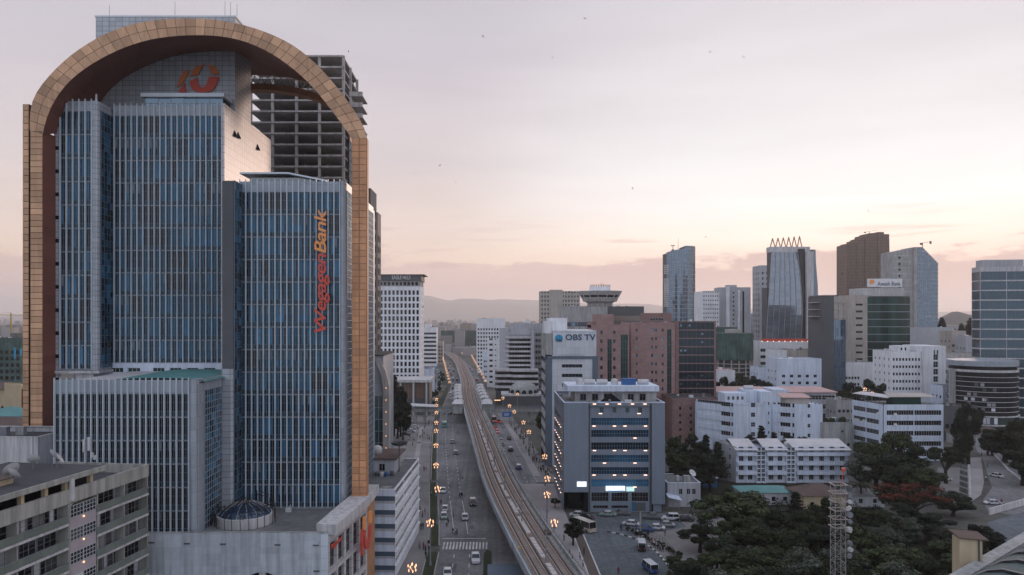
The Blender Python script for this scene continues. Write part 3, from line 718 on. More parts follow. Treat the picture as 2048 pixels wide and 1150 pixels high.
for off, mt in (((0, 0), None),):
    emblem([(1012, 374), (985, 385), (963, 418), (950, 470), (975, 450), (1000, 412)], 'emblem_orange')
    emblem([(957, 494), (972, 468), (993, 444), (990, 472), (1002, 494)], 'sign_red')
    emblem([(1020, 410), (1035, 375), (1055, 355), (1092, 347), (1075, 375), (1066, 398)], 'emblem_orange')
    emblem([(1112, 348), (1145, 353), (1165, 375), (1173, 400), (1130, 396), (1124, 370)], 'emblem_orange')
    emblem([(1018, 436), (1058, 416), (1060, 445), (1072, 466), (1090, 472), (1108, 450), (1120, 412), (1173, 412), (1162, 450), (1135, 488), (1100, 496), (1055, 494), (1025, 474)], 'sign_red')
# vertical lettering on the right block
sg = link('sign', None, bank)
s_ = 'WegagenBank'; me = None; cu_x = 0
probe = textmesh('Wegagen', 1., .08, .22, .012, space=.93); wfull = max(v.co.x for v in probe.vertices)
full = textmesh(s_, 1., .08, .22, .012, space=.93); wall_ = max(v.co.x for v in full.vertices); mn = min(v.co.x for v in full.vertices)
sx = (ZW(419, 134.5) - ZW(665, 134.5)) / (wall_ - mn); sy = 2.9
pos = 0
adv = []
for i in range(len(s_) + 1):
    adv.append(max((v.co.x for v in textmesh(s_[:i], 1., .08, .22, .012, space=.93).vertices), default=0))
for i, ch in enumerate(s_):
    me = textmesh(ch, 1., .08, .22, .012); ri = max(v.co.x for v in me.vertices); off = adv[i + 1] - ri
    xb_ = XW(652, 134.5); z0_ = ZW(665, 134.5)
    for v in me.vertices:
        X, Y_, Z_ = v.co; v.co = (xb_ - Y_ * sy, 134.35 - Z_ * 2, z0_ + (X + off - mn) * sx)
    me.materials.clear(); me.materials.append(MAT['sign_red' if i < 7 else 'sign_orange'])
    link('letter', me, sg, world=True)
# podium with its canopy, dome and street front
PF = 117.5
M('stone', (.50, .54, .59), .85, .08, .1, streak=.22, fine=.05, grid=(3.0, 1.0, .03, .9))
arx = XW(524, PF)
def podwall():
    q = MB(); hw, zs_, r_ = 3.7, 8.5, 3.6
    xs = [-74] + [arx - hw * cos(pi * i / 12) for i in range(13)] + [-25.7]; zs2 = [None] + [zs_ + r_ * sin(pi * i / 12) for i in range(13)] + [None]
    q.face([(-74, PF, 0), (xs[1], PF, 0), (xs[1], PF, 18.2), (-74, PF, 18.2)]); q.face([(xs[13], PF, 0), (-25.7, PF, 0), (-25.7, PF, 18.2), (xs[13], PF, 18.2)])
    for i in range(1, 13):
        q.face([(xs[i], PF, zs2[i]), (xs[i + 1], PF, zs2[i + 1]), (xs[i + 1], PF, 18.2), (xs[i], PF, 18.2)])
        q.face([(xs[i], PF, zs2[i]), (xs[i], PF + .6, zs2[i]), (xs[i + 1], PF + .6, zs2[i + 1]), (xs[i + 1], PF, zs2[i + 1])])
    q.obj('podium_wall', 'stone', bank, world=True)
    q = MB(); q.face([(arx - 3.8, PF + .5, 0), (arx + 3.8, PF + .5, 0), (arx + 3.8, PF + .5, 12.3), (arx - 3.8, PF + .5, 12.3)], 0)
    for d_ in (-1.9, 1.9): q.box(arx + d_ - .06, arx + d_ + .06, PF + .4, PF + .5, 0, 12, 1)
    q.box(arx - .5, arx + .5, PF + .1, PF + .5, 0, 12.1, 2); q.obj('arched_window', ['glass_dark', 'frame_white', 'stone'], bank, world=True)
podwall()
for xx, yy in ((446, 1088), (555, 1089.5), (632, 1090.5), (633, 1142), (303, 1085), (374, 1087)):
    q = MB(); q.box(XW(xx - 6, PF), XW(xx + 6, PF), PF - .1, PF + .02, ZW(yy, PF) - .12, ZW(yy, PF) + .1); q.obj('wall_vent', 'concrete_dark', bank, world=True)
q = MB(); q.box(-74, -25.8, PF + .05, PF + .4, 18.2, 18.35); q.obj('podium_coping', 'concrete', bank, world=True)
q = MB(); q.face([(-74, PF + .1, ZR), (-25.8, PF + .1, ZR), (-23, 150, ZR), (-74, 150, ZR)]); q.obj('podium_roof', 'roof', bank, world=True)
q = MB(); q.prism([(-27.8, 118.5), (-24.5, 118), (-22.55, 135.2), (-22.2, 146.5), (-25.1, 146.5), (-26.8, 130.6)], 17.75, 19.4); q.prism([(-27.4, 119.2), (-25.2, 118.6), (-23.4, 135.2), (-23.2, 146), (-25.1, 146), (-26.6, 131)], 17.0, 17.74); q.obj('canopy', 'alu_panel' if False else 'concrete_pale', bank, world=True)
for i in range(9):
    zz = 1 + i * 1.9; q = MB(); q.box(-26.9, -25.75, PF - .08, PF + .1, zz, zz + 1.8); q.obj('quoin', 'alu', bank, world=True)
a = Vector((-25.7, PF, 0)); b = Vector((-22.9, 137, 0)); d = (b - a); Ld = d.length; ang = atan2(d.y, d.x)
hol = []
for r in range(3):
    for c in range(5): hol.append((.6 + c * 3.8, 3.6 + c * 3.8, 2 + r * 5.1, 6.2 + r * 5.1, 2, 3))
facade(bank, (a.x + 54, a.y - 150, 0), ang, Ld, 17.8, hol, 'tile_pale', 'glass_dark', 'frame', t=.6, name='street_front')
q = MB(); q.box(-24, -22.9, 137, 146, 0, 17.7); q.obj('street_front', 'orange_clad', bank, world=True)
# emblem of the street front
def ribbon(path, w0, yoff, mat):
    q = MB()
    for p0, p1 in zip(path, path[1:]):
        a0, a1 = Vector(p0), Vector(p1); n_ = Vector((-(a1 - a0).y, (a1 - a0).x)).normalized() * w0
        pts = [a0 - n_, a1 - n_, a1 + n_, a0 + n_]
        i = len(q.v)
        for dpt in (0, .35):
            for p in pts: q.v.append((-22.6 + (p.x * .12) + dpt, 130.5 + p.x, 0 + p.y))
        for k in ((0, 1, 2, 3), (4, 5, 6, 7), (0, 1, 5, 4), (1, 2, 6, 5), (2, 3, 7, 6), (3, 0, 4, 7)): q.f.append(tuple(i + j for j in k)); q.m.append(0)
    q.obj('emblem', mat, bank, world=True)
ribbon([(4.2, 17.2), (4.0, 15.2)], .55, 0, 'sign_orange'); ribbon([(4.0, 14.8), (3.6, 12.6), (2.6, 11.4), (1.4, 11.8), (.6, 13.4), (.3, 14.6)], .55, 0, 'sign_red'); ribbon([(.3, 15.0), (.4, 17.2)], .5, 0, 'sign_orange'); ribbon([(-.9, 15.4), (-1.3, 13.2), (-.8, 11.0)], .4, 0, 'sign_red')
me = textmesh('Wegagen Bank', .95, .05, .2, .01)
for v in me.vertices: X, Y_, Z_ = v.co; v.co = (-25.55 + X * .1 + Z_ + .12, PF + .6 + X * .95, 15.4 + Y_ * 1.2)
me.materials.clear(); me.materials.append(MAT['sign_red']); link('lettering', me, bank, world=True)
# glazed dome under scaffolding
DX, DY = XW(490, 127), 127.0
q = MB(); q.lathe([(4.6, ZR), (4.6, ZR + 1.5), (4.3, ZR + 1.6)], (DX, DY), 32); dm = q.obj('dome_drum', 'concrete_pale', bank, world=True)
q = MB(); q.lathe([(4.3, ZR + 1.55), (3.6, ZR + 2.4), (2.4, ZR + 3.1), (1.1, ZR + 3.45), (0.05, ZR + 3.55)], (DX, DY), 16); 
M('dome_blue', (.008, .035, .09), .1, 0, rnd=.4, spec=.7, ior=1.7)
q.obj('dome_glass', 'dome_blue', bank, world=True)
for i in range(16):
    t = 2 * pi * i / 16; q = MB(); P = [(4.35, 1.55), (3.65, 2.45), (2.45, 3.15), (1.1, 3.5), (0.1, 3.6)]
    for (r0, z0_), (r1, z1_) in zip(P, P[1:]): q.cyl((DX + r0 * cos(t), DY + r0 * sin(t), ZR + z0_), (DX + r1 * cos(t), DY + r1 * sin(t), ZR + z1_), .06, n=4)
    q.obj('dome_rib', 'steel_white', bank, world=True)
sf = thing('scaffolding', 'rough wooden pole scaffold around the blue glass dome on the podium roof', 'scaffold', (DX, DY, ZR))
for i in range(22):
    t = 2 * pi * i / 22 + R.uniform(-.1, .1); r_ = R.uniform(4.8, 5.3); hh = R.uniform(1.8, 4.2) if cos(t) < .3 else R.uniform(3, 6.5)
    q = MB(); q.cyl((r_ * cos(t), r_ * sin(t), 0), (r_ * cos(t) + R.uniform(-.2, .2), r_ * sin(t), hh), .06, n=4); q.obj('pole', 'bark', sf)
for i in range(20):
    t = R.uniform(0, 2 * pi); t2 = t + R.uniform(.5, 1.3); z0_ = R.uniform(1.2, 3.8)
    q = MB(); q.cyl((5 * cos(t), 5 * sin(t), z0_), (5 * cos(t2), 5 * sin(t2), z0_ + R.uniform(-.4, .8)), .05, n=4); q.obj('pole', 'bark', sf)
for i in range(10):
    t = R.uniform(pi, 2 * pi)
    q = MB(); q.cyl((4.9 * cos(t), 4.9 * sin(t), R.uniform(1.6, 2.6)), (R.uniform(-.6, .6), 0, R.uniform(3.9, 4.6)), .05, n=4); q.obj('pole', 'bark', sf)
q = MB(); q.box(-.5, .5, -.35, .35, 0, .7); q.cyl((0, 0, .7), (.4, 0, 1.2), .12); tag(q.obj('roof_unit', 'dish', None, (XW(579, 134.6), 134, ZR)), 'small white roof unit by the glass wall on the podium', 'roof unit')

# ================================================================ unfinished concrete frame behind the bank
cf = thing('concrete_frame_tower', 'unfinished grey concrete frame tower with open floors behind the arch', 'building', (-52, 200, 0))
fx = [XW(x, 200) for x in (500, 544, 592, 638, 686)]
fz = 122.0; nfl = 34; fh_ = 2.95
M('raw_concrete', (.42, .40, .39), .95, .2, .2, streak=.25)
for k in range(nfl):
    zz = fz - k * fh_
    if zz < 40: break
    x1 = fx[-1] if zz < 119 else fx[-1]
    q = MB(); q.box(fx[0], x1, 200, 222, zz - .45, zz); q.obj('floor_slab', 'raw_concrete', cf, world=True)
    if 84 < zz < 115 and k % 1 == 0:
        q = MB(); q.box(fx[-1] + .6, fx[-1] + 4.2, 206, 214, zz - .35, zz - .1); q.box(fx[-1] + .6, fx[-1] + 4.2, 206, 206.2, zz - .1, zz + .9); q.obj('balcony', 'raw_concrete', cf, world=True)
for x in fx:
    for y in (200.3, 210, 220.5):
        q = MB(); q.box(x - .35, x + .35, y, y + .7, 0, fz); q.obj('pillar', 'raw_concrete', cf, world=True)
q = MB(); q.box(fx[1], fx[2], 213, 222, 0, fz + 1); q.box(fx[3], fx[3] + .4, 212, 221, 0, fz - .5); q.box(fx[0] + .1, fx[-1] - 1, 221, 221.4, 0, fz - .5); q.obj('lift_core', 'concrete_dark', cf, world=True)
q = MB(); q.box(fx[-1] + .5, fx[-1] + 1.1, 206.2, 214, 80, 113); q.obj('shear_wall', 'raw_concrete', cf, world=True)
# slab towers further back
p, W_, H_ = bld('slab_tower', 'slim grey slab tower showing just beyond the orange arch column', 620, 741, 377, 230, 12, 'concrete_dark', right=lambda W, Hh: grid(W, 3, 22, 2.2, 2.4, 6, 3.7), glass='glass_dark')
p, W_, H_ = bld('slab_tower', 'narrow dark tower edge with a small antenna behind the slim slab tower', 640, 755, 425, 258, 8, 'dark_grey', right=lambda W, Hh: grid(W, 2, 20, 2.2, 2.2, 6, 3.8))
# ================================================================ apartment block in front of the bank
M('apt_wall', (.36, .355, .33), .9, .15, .15, streak=.3)
M('balcony_panel', (.17, .20, .18), .5, .1, .3, grid=(1.1, 9, .05, .7))
ap = thing('apartment_block', 'weathered concrete apartment block with long glazed balconies and dishes on its roof', 'building', (-57.7, 70, 0), atan2(1, .15))
AL, AD = 42.5, 15.0
q = MB(); q.box(0, AL, 1.5, AD, 0, 28.3); q.obj('inner_wall', 'apt_wall', ap)
q = MB(); q.box(0, AL, -.05, .35, 28.3, 30.1); q.box(AL - .35, AL + .02, .36, AD, 28.0, 30.1); q.box(0, AL - .36, .36, AD, 28.3, 28.6); q.obj('roof_fascia', 'apt_wall', ap)
for k in range(8):
    zf = 25.6 - 3 * k
    for s0, s1 in ((0, 25.7), (31.1, AL)):
        q = MB(); q.box(s0, s1, -.08, 1.5, zf - .1, zf + .22); q.obj('balcony_slab', 'concrete_pale', ap)
        n_ = int((s1 - s0) / 5.2)
        for i in range(n_):
            a = s0 + (s1 - s0) * i / n_; b = s0 + (s1 - s0) * (i + 1) / n_
            q = MB(); q.box(a + .04, b - .04, -.02, .03, zf + .3, zf + 1.15, 0); q.box(a, b, -.06, .06, zf + 1.15, zf + 1.22, 1); q.box(a - .04, a + .04, -.05, .05, zf + .2, zf + 1.15, 1); q.obj('balcony_railing', ['balcony_panel', 'galv'], ap)
        # curtained windows, doors and dark rooms behind the balconies
        x = s0 + .3
        while x < s1 - .5:
            w_ = R.choice((.8, 1.1, 1.5, 2.0)); w_ = min(w_, s1 - .3 - x); g_ = R.choice(('curtain', 'curtain', 'curtain', 'glass', 'glass_dark'))
            link('window', winmesh(w_, 2.25, 1 if w_ < 1.3 else 2, 2, g_, 'frame', .05), ap, (x, 1.44, zf + .24)); x += w_ + R.choice((.03, .05, .3))
    for s in (0., 8.6, 17.2, 25.7, 31.1, 36.8, AL - .22):
        q = MB(); q.box(s, s + .2, .05, 1.5, zf + .22, zf + 2.9); q.obj('balcony_divider', 'apt_wall', ap)
# glazed stair bay
for k in range(8):
    zf = 25.2 - 3 * k
    q = MB(); q.box(25.95, 30.85, .02, .2, zf - .3, zf + 1.1); q.obj('stair_panel', 'stair_pink' if 'stair_pink' in MAT else 'concrete_pale', ap)
    link('stair_window', winmesh(2.4, 1.55, 4, 3, 'curtain' if k % 2 else 'glass', 'frame_white', .06), ap, (26.0, .05, zf + 1.15)); link('stair_window', winmesh(2.4, 1.55, 4, 3, 'glass', 'frame_white', .06), ap, (28.45, .05, zf + 1.15))
    q = MB(); q.box(28.3, 28.5, -.12, .02, zf + .75, zf + .95); q.obj('wall_lamp', 'bulb', ap)
# attic storey under the flat roof
q = MB(); q.box(-.3, 33.2, .1, AD + .2, 31.35, 31.75); q.obj('roof', 'roof_dark', ap)
q = MB(); q.box(-.3, 33.2, -.15, .12, 31.2, 31.85); q.obj('roof_edge', 'apt_wall', ap)
q = MB(); q.box(0, 32.8, 2.6, AD, 28.6, 31.35); q.obj('attic_wall', 'glass_dark', ap)
for s in (3, 7, 11, 14.5, 18.2, 22, 25.5, 30.2):
    q = MB(); q.box(s, s + .5, .35, .9, 28.6, 31.3); q.obj('attic_pier', 'cream', ap)
q = MB(); q.box(33.2, AL - .4, .4, AD, 28.6, 28.75); q.obj('terrace', 'roof_dark', ap)
q = MB(); q.cyl((26.2, .0, 28.6), (26.2, -.0, 31.4), .35, n=12); q.cyl((26.2, -.1, 28.2), (25.4, -.1, 28.0), .06, n=5); q.obj('water_heater', 'dish', ap)
def dish(p, loc, r, az, el, mat='dish', lab=None, group=None):
    t = thing('satellite_dish', lab, 'satellite dish', loc, az, group)
    q = MB(); q.lathe([(0.02, 0), (r * .5, r * .06), (r, r * .25)], n=16); o = q.obj('reflector', mat, t, (0, -.2, 1.0 + r * .3)); o.rotation_euler = (radians(90 - el), 0, 0)
    q = MB(); q.cyl((0, 0, 0), (0, 0, 1.0 + r * .3), .05, n=5); q.cyl((0, -.25, 1.0 + r * .3), (0, -.25 - r * .8, 1.1 + r * .7), .03, n=4); q.obj('mast', 'galv', t); return t
B_ = TW(ap)
for i, (s, d_, r, az, nm) in enumerate([(14.5, 3.0, 1.0, .9, 'at the near roof edge'), (20.3, 3.5, .9, 1.2, 'beside the yellow roof hatch'), (22.5, 5.2, 1.0, 2.6, 'tipped back behind the yellow roof hatch'), (30.5, 5.5, .75, .3, 'with a dark mount in the roof cluster'), (31.5, 7.0, 1.05, 1.0, 'largest in the roof cluster by the terrace'), (29.2, 8.0, .8, 2.0, 'facing away in the roof cluster')]):
    dish(None, tuple(B_ @ Vector((s, d_, 31.75))), r, az + pi / 2, 35, lab='white satellite dish ' + nm + ' of the apartment block')
q = MB(); q.box(0, 4.2, 0, 1.6, 0, .7, 0); q.box(-.2, 4.4, -.2, 1.8, .7, .8, 1); tag(q.obj('roof_hatch', ['cream', 'roof_brown'], None, tuple(B_ @ Vector((17.2, 4.2, 31.75))), atan2(1, .15)), 'low yellow roof hatch between the satellite dishes', 'roof hatch')
am = thing('antenna_mast', 'cellular antenna mast with white panels on the apartment terrace', 'antenna', tuple(B_ @ Vector((37.0, 6.0, 28.75))))
q = MB(); q.cyl((0, 0, 0), (0, 0, 6.2), .09, n=6); q.obj('mast', 'galv', am)
for dx, zz, hh in ((.35, 4.2, 1.9), (-.35, 4.0, 1.8), (.8, 3.2, .7), (1.2, 2.9, .6)):
    q = MB(); q.box(dx - .15, dx + .15, -.2, .1, zz, zz + hh); q.obj('antenna_panel', 'dish', am)
# plain concrete block left of it, beside the arch foot
p, W_, H_ = bld('concrete_block', 'stained pale concrete block at the foot of the arch', -240, 83, 873, 125, 12, 'concrete_pale', roof='roof_dark', rz=radians(-2))
q = MB(); q.cyl((XW(66, 123), 123, 25), (XW(66, 123), 123, 33.5), .06, n=5); tag(q.obj('flag_pole', 'dark_grey'), 'thin dark pole rising before the stained concrete block', 'pole')

# ================================================================ striped office beside the bank
so_ = thing('striped_office', 'six storey office block with blue and white striped end wall', 'building', (-19.4 - 14, 150, 0), radians(-2.7))
SH = 17.7
for i in range(7):
    z0 = SH - 1.3 - i * 2.76
    for (za, zb_, m, pr) in ((z0, z0 + 1.3, 'white_blue', 0.), (z0 - .95, z0 - .03, 'stripe_blue', .06), (z0 - 1.42, z0 - .97, 'grey_wall', .02)):
        if zb_ < .3: continue
        if m not in MAT: M('stripe_blue', (.075, .115, .165), .7, .12, .2)
        q = MB(); q.box(0, 14, pr, .3, max(0, za), zb_); q.obj('stripe', m, so_)
hol = bands(33, 6, 1.05, 2.6, 2.75, .4, .4, 30, 1, 3)
facade(so_, (14, .02, 0), pi / 2, 33, SH, hol, 'white_wall', 'glass', 'frame_white', t=.35)
for r in range(6):
    q = MB(); q.box(13.9, 14.35, .2, 32.9, 2.35 + r * 2.75, 2.5 + r * 2.75); q.obj('sill', 'white_wall', so_)
facade(so_, (14, 33, 0), pi, 14, SH, [], 'grey_wall'); facade(so_, (0, 33, 0), -pi / 2, 33, SH, [], 'grey_wall'); q = MB(); q.box(.0, 13.9, .31, 32.9, 0, .1); q.obj('base', 'grey_wall', so_)
roofdeck(so_, 14, 33, SH, .8, 'roof', 'white_wall')
q = MB(); q.box(.5, 10.5, 19, 31, SH - .8, SH + 2.4, 0); q.box(.2, 11, 18.4, 31.5, SH + 2.4, SH + 2.7, 1); q.obj('roof_house', ['grey_wall', 'roof_brown'], so_)
for i in range(3): link('window', winmesh(1.4, 1.7, 2, 1, 'glass_dark', 'frame_white'), so_, (1 + i * 3, 18.96, SH - .2))
for i, dx in enumerate((3.0, 5.6)):
    q = MB(); q.lathe([(.02, 0), (1.1, 0), (1.15, 1.2), (.9, 1.75), (.3, 2.0), (.02, 2.05)], n=16); q.lathe([(1.17, .55), (1.17, .65)], n=16); 
    o = q.obj('water_tank', 'dish', None, tuple(TW(so_) @ Vector((dx, 24, SH + 2.7))), smooth=True); tag(o, ('first' if i == 0 else 'second') + ' round white water tank from the orange column on the striped office roof', 'water tank', 'tanks on the striped office')
for i in range(9):
    q = MB(); r_ = R.uniform(.25, .5); q.lathe([(.02, 0), (r_, 0), (r_ * 1.1, r_ * 1.6), (r_ * .8, r_ * 2), (.02, r_ * 2.1)], n=9); o = q.obj('barrel', R.choice(('roof_blue', 'dish', 'dark_grey')), None, tuple(TW(so_) @ Vector((1.5 + i * 1.1, 16.5 + R.uniform(-.5, 1.2), SH - .8)))); tag(o, f'{ORD[i]} small barrel from the bank in the striped office roof row', 'barrel', 'barrels on the striped office roof')
rd = thing('steel_brazier_mast', 'black mast with a wide flat bowl on the striped office roof', 'mast', tuple(TW(so_) @ Vector((11.2, 21, SH - .8))))
q = MB(); q.cyl((0, 0, 0), (0, 0, 6), .12, n=6); q.obj('mast', 'dark_grey', rd); q = MB(); q.lathe([(.2, 5.8), (1.6, 6.2), (2.0, 6.8), (1.7, 6.5)], n=14); q.obj('bowl', 'dark_grey', rd)

# ================================================================ glass corner building with a light string behind it
gc = thing('glass_corner_building', 'teal glass corner building outlined by a string of lights', 'building', (XW(690, 226), 226, 0))
gW = XW(766, 226) - XW(690, 226); gH = ZW(712, 226)
curtain(gc, (0, 0, 0), 0, gW, gH - 12, 9, 8, 'glass_teal', 'mullion_pale', .08)
q = MB(); q.box(0, gW, 0.3, 24, 0, gH); q.slab([(0, gH - 12), (gW - 5.5, gH - 12), (gW - .3, gH - 2.0), (gW - .3, gH), (0, gH)], .0, .29); q.obj('wall', 'alu_panel', gc)
q = MB(); pa = [(gW + 1.9, 0), (gW + 1.9, gH - 9), (gW + .8, gH - 4.5), (gW - 1.3, gH - .3)]; pb = [(gW, 0), (gW, gH - 9.4), (gW - .6, gH - 5.6), (gW - 2.6, gH - .6)]
for i in range(3): q.slab([pb[i], pa[i], pa[i + 1], pb[i + 1]], -.6, 4)
q.obj('edge_rib', 'raw_concrete', gc)
for i in range(9):
    zz = 2 + i * 3.6; q = MB(); q.lathe([(.02, -.16), (.16, 0), (.02, .16)], (gW + 1.0, -.75), 6); q.obj('string_light', 'bulb', gc, (0, 0, zz))
q = MB(); q.box(-.3, gW + .3, -.3, 24.3, gH, gH + .4); q.obj('roof', 'roof_dark', gc)
q = MB(); q.prism([(gW + 2, 2), (gW + 8, -2), (gW + 9.5, 2), (gW + 9, 9), (gW + 2, 12)], 0, 4.2, 0); q.prism([(gW + 1.6, 1.6), (gW + 8.3, -2.6), (gW + 10, 2), (gW + 9.4, 9.4), (gW + 2, 12.4)], 4.2, 5.2, 1); q.obj('entrance_hall', ['glass_teal', 'concrete_pale'], gc)
q = MB(); q.hexa([(gW + 2, 2, 5.2), (gW + 8, -1.5, 5.2), (gW + 9, 8, 5.2), (gW + 2, 11, 5.2), (gW + 4, 4, 8), (gW + 5, 3, 8.2), (gW + 5.2, 5, 8), (gW + 4, 6, 8)]); q.obj('hall_roof', 'roof_teal', gc)

# ================================================================ white gridded hotel tower (EAGLE HILLS)
EY = 430
p, EW, EH = bld('white_grid_tower', 'white gridded tower lettered EAGLE HILLS with a grey top floor', 741, 841, 573, EY, 22, 'white_wall', front=lambda W, Hh: grid(W, 12, 17, 1.35, 2.55, 5.5, 3.72, .5, 1, 2), right=lambda W, Hh: grid(W, 4, 17, 1.2, 2.4, 5.5, 3.72, 1), glass='glass', frame='frame', t=.5)
q = MB(); q.box(.3, EW - .3, .5, 21.5, EH, EH + 3.2, 0); q.box(-.1, EW + .4, .1, 21.8, EH + 3.2, EH + 6.6, 1); q.box(-.3, EW + 2.2, -.3, 22, EH + 6.6, EH + 7.0, 2); q.obj('top_floor', ['concrete', 'dark_tile', 'roof_brown'] if 'dark_tile' in MAT else ['concrete', 'dark_grey', 'roof_brown'], p)
for i in range(12): link('window', winmesh(1.5, 1.9, 1, 1, 'glass_dark', 'frame'), p, (.8 + i * (EW - 1.6) / 12, .44, EH + .7))
lettering(p, 'EAGLE HILLS', XW(784, EY) - p.location.x, XW(821, EY) - p.location.x, -.2, EH + 4.1, 2.2, 'sign_white')
pd = thing('hotel_podium', 'low flat roofed hall with brown glass bays before the white gridded tower', 'building', (XW(760, 400), 398, 0))
pw_ = XW(858, 400) - XW(760, 400)
q = MB(); q.box(-12, pw_ + 1.2, -1, 24, 17.6, 19.0); q.obj('roof', 'concrete_pale', pd)
for i in range(6):
    x = -10 + i * 6.9
    q = MB(); q.box(x, x + .9, -.3, .8, 0, 17.6); q.obj('pillar', 'concrete_pale', pd)
    if i < 5: link('glass_bay', winmesh(5.6, 8.2, 3, 2, 'glass_brown', 'frame'), pd, (x + 1.1, .4, 9))
q = MB(); q.box(-11, pw_, 1.0, 23, 0, 17.5); q.obj('wall', 'dark_grey', pd)
p, W_, H_ = bld('blue_roof_shed', 'small shed with a bright blue sheet roof beside the white gridded tower', 842, 866, 738, 470, 14, 'white_blue', roof='roof_blue', par=.02)

# ================================================================ grey tower block with floodlit bands on the square
GYf = 200.0
gx = XW(1128, GYf); gw = XW(1330, GYf) - gx; gh = ZW(806, GYf)
gb = thing('grey_office_block', 'blue grey office block with dark window bands and small floodlights on the square', 'building', (gx, GYf, 0))
lw_ = XW(1177, GYf) - gx; m0 = XW(1181, GYf) - gx; m1 = XW(1300, GYf) - gx; r0 = XW(1304, GYf) - gx
GD = 32.0
q = MB(); q.box(0, lw_, 0, 4, 5.4, gh); q.obj('blank_pier', 'grey_blue', gb)
q = MB(); q.box(r0, gw, 0, 4, 2.2, gh); q.box(r0 + .5, gw - .8, .6, 4, 0, 2.2); q.obj('blank_pier', 'grey_blue', gb)
q = MB(); q.box(lw_, lw_ + .45, .5, 3, 0, gh - .3); q.box(m1 + .1, m1 + .5, .5, 3, 0, gh - .3); q.obj('drain_strip', 'dark_grey', gb)
mw = m1 - m0
hol = []
for i, yy in enumerate((844, 868, 893, 918, 942.5, 967)):
    z1_ = ZW(yy - 8, GYf + .5); hol.append((.25, mw - .2, z1_ - 1.95, z1_, 22, 2, 'glass_blue'))
for i in range(4):
    x = mw * (.19 + .218 * i); hol.append((x - .5, x + .5, ZW(826, GYf), ZW(815.5, GYf), 2, 2, 'glass_teal'))
for i, (a_, b_) in enumerate(((.02, .31), (.36, .64), (.70, .98))): hol.append((mw * a_, mw * b_, ZW(1004, GYf), ZW(986, GYf), 6, 2, 'glass'))
hol += [(mw * .05, mw * .30, ZW(1018, GYf), ZW(1012, GYf), 5, 1), (mw * .36, mw * .64, ZW(1018, GYf), ZW(1012, GYf), 7, 1), (mw * .70, mw * .79, .1, 2.6, 2, 2, 'glass_blue')]
facade(gb, (m0, .55, 0), 0, mw, gh - .1, hol, 'grey_blue', 'glass', 'frame', t=.4, b=.06)
facade(gb, (0, GD, 0), -pi / 2, GD, gh, [h for r in range(6) for h in [(2, GD - 4.5, 4.5 + r * 3.6, 6.4 + r * 3.6, 16, 1, 'glass_dark')]] + [(3 + i * 1.9, 3.6 + i * 1.9, gh - 2.6, gh - .7, 1, 1, 'glass_dark') for i in range(14)], 'grey_blue', t=.4)
facade(gb, (gw, 4, 0), pi / 2, GD - 4, gh, grid(GD - 4, 6, 7, 1.4, 1.6, 3, 3.4), 'grey_blue'); facade(gb, (gw, GD, 0), pi, gw, gh, [], 'grey_blue')
q = MB(); q.box(1.6, lw_ - 1.5, 4.01, 4.2, 0, 5.4); q.box(lw_ - 1.2, lw_, 0.6, 4, 0, 5.4); q.obj('entrance', 'glass_dark', gb)
roofdeck(gb, gw, GD, gh + .02, .9, 'roof', 'white_blue')
q = MB(); ox = XW(1150, GYf + 8) - gx; q.box(ox, gw - .5, 8, 20, gh - .9, gh + 2.4, 0); q.box(ox - 2.2, gw, 7, 21, gh + 2.4, gh + 3.9, 1); q.obj('roof_storey', ['concrete', 'white_blue'], gb)
for i in range(6): link('window', winmesh(1.7, 1.9, 2, 1, R.choice(('curtain', 'glass_dark', 'glass')), 'frame'), gb, (ox + 1.4 + i * 3.3, 7.95, gh - .2))
q = MB(); q.face([(ox + 6.5, 5.2, gh - .2), (ox + 12.5, 5.2, gh - .2), (ox + 9.5, 5.2, gh + 2.2)], 1); q.box(ox + 6, ox + 13, 5, 8, gh - .9, gh - .2, 0); q.obj('roof_canopy', ['white_blue', 'glass_dark'], gb)
for i, xx in enumerate((1159, 1179, 1204, 1229, 1286)):
    wx = XW(xx, GYf + 12); q = MB()
    if i in (0, 3): q.lathe([(.02, 0), (1.0, 0), (1.0, 1.1), (.8, 1.5), (.02, 1.7)], n=12)
    else:
        q.cyl((-1.5, 0, .75), (1.5, 0, .75), .72, n=12)
    tag(q.obj('water_tank', 'dish', None, (wx, GYf + 12, gh + 3.9), smooth=False), ORD[i] + ' pale water tank from the street on the grey office block roof', 'water tank', 'tanks on the grey office block')
q = MB(); q.box(-1.9, 1.9, -1, 1, 0, 1.7); q.box(-2.0, 2.0, -1.1, 1.1, 1.7, 1.8); tag(q.obj('water_tank', 'roof_blue', None, (XW(1257, GYf + 11), GYf + 11, gh + 3.9)), 'square bright blue tank on the grey office block roof', 'water tank')
def flood(p, x, y, z_):
    q = MB(); q.box(-.42, .42, -.1, .1, -.1, .1, 0); q.box(-.46, .46, -.06, .35, .1, .18, 1); q.box(-.05, .05, 0, .5, .18, .26, 1); return q
fm_ = None
for xx, yy in [(1189, 808), (1214, 808), (1239, 808), (1265, 808), (1290, 808), (1201, 827), (1278, 827), (1188, 852), (1229, 852), (1250, 852), (1291, 852), (1270, 876), (1189, 901), (1229, 901), (1250, 901), (1291, 901), (1209, 926), (1270, 926), (1188, 950), (1229, 950), (1250, 950), (1291, 950), (1270, 974)]:
    if fm_ is None: fm_ = flood(None, 0, 0, 0).mesh('floodlight', ['flood', 'dark_grey'])
    link('floodlight', fm_, gb, (XW(xx, GYf) - gx, .0, ZW(yy, GYf)))
for r in range(6):
    for c in range(5):
        o = link('floodlight', fm_, gb, (-.35, 6 + c * 4.6, 4.0 + r * 3.6), -pi / 2)
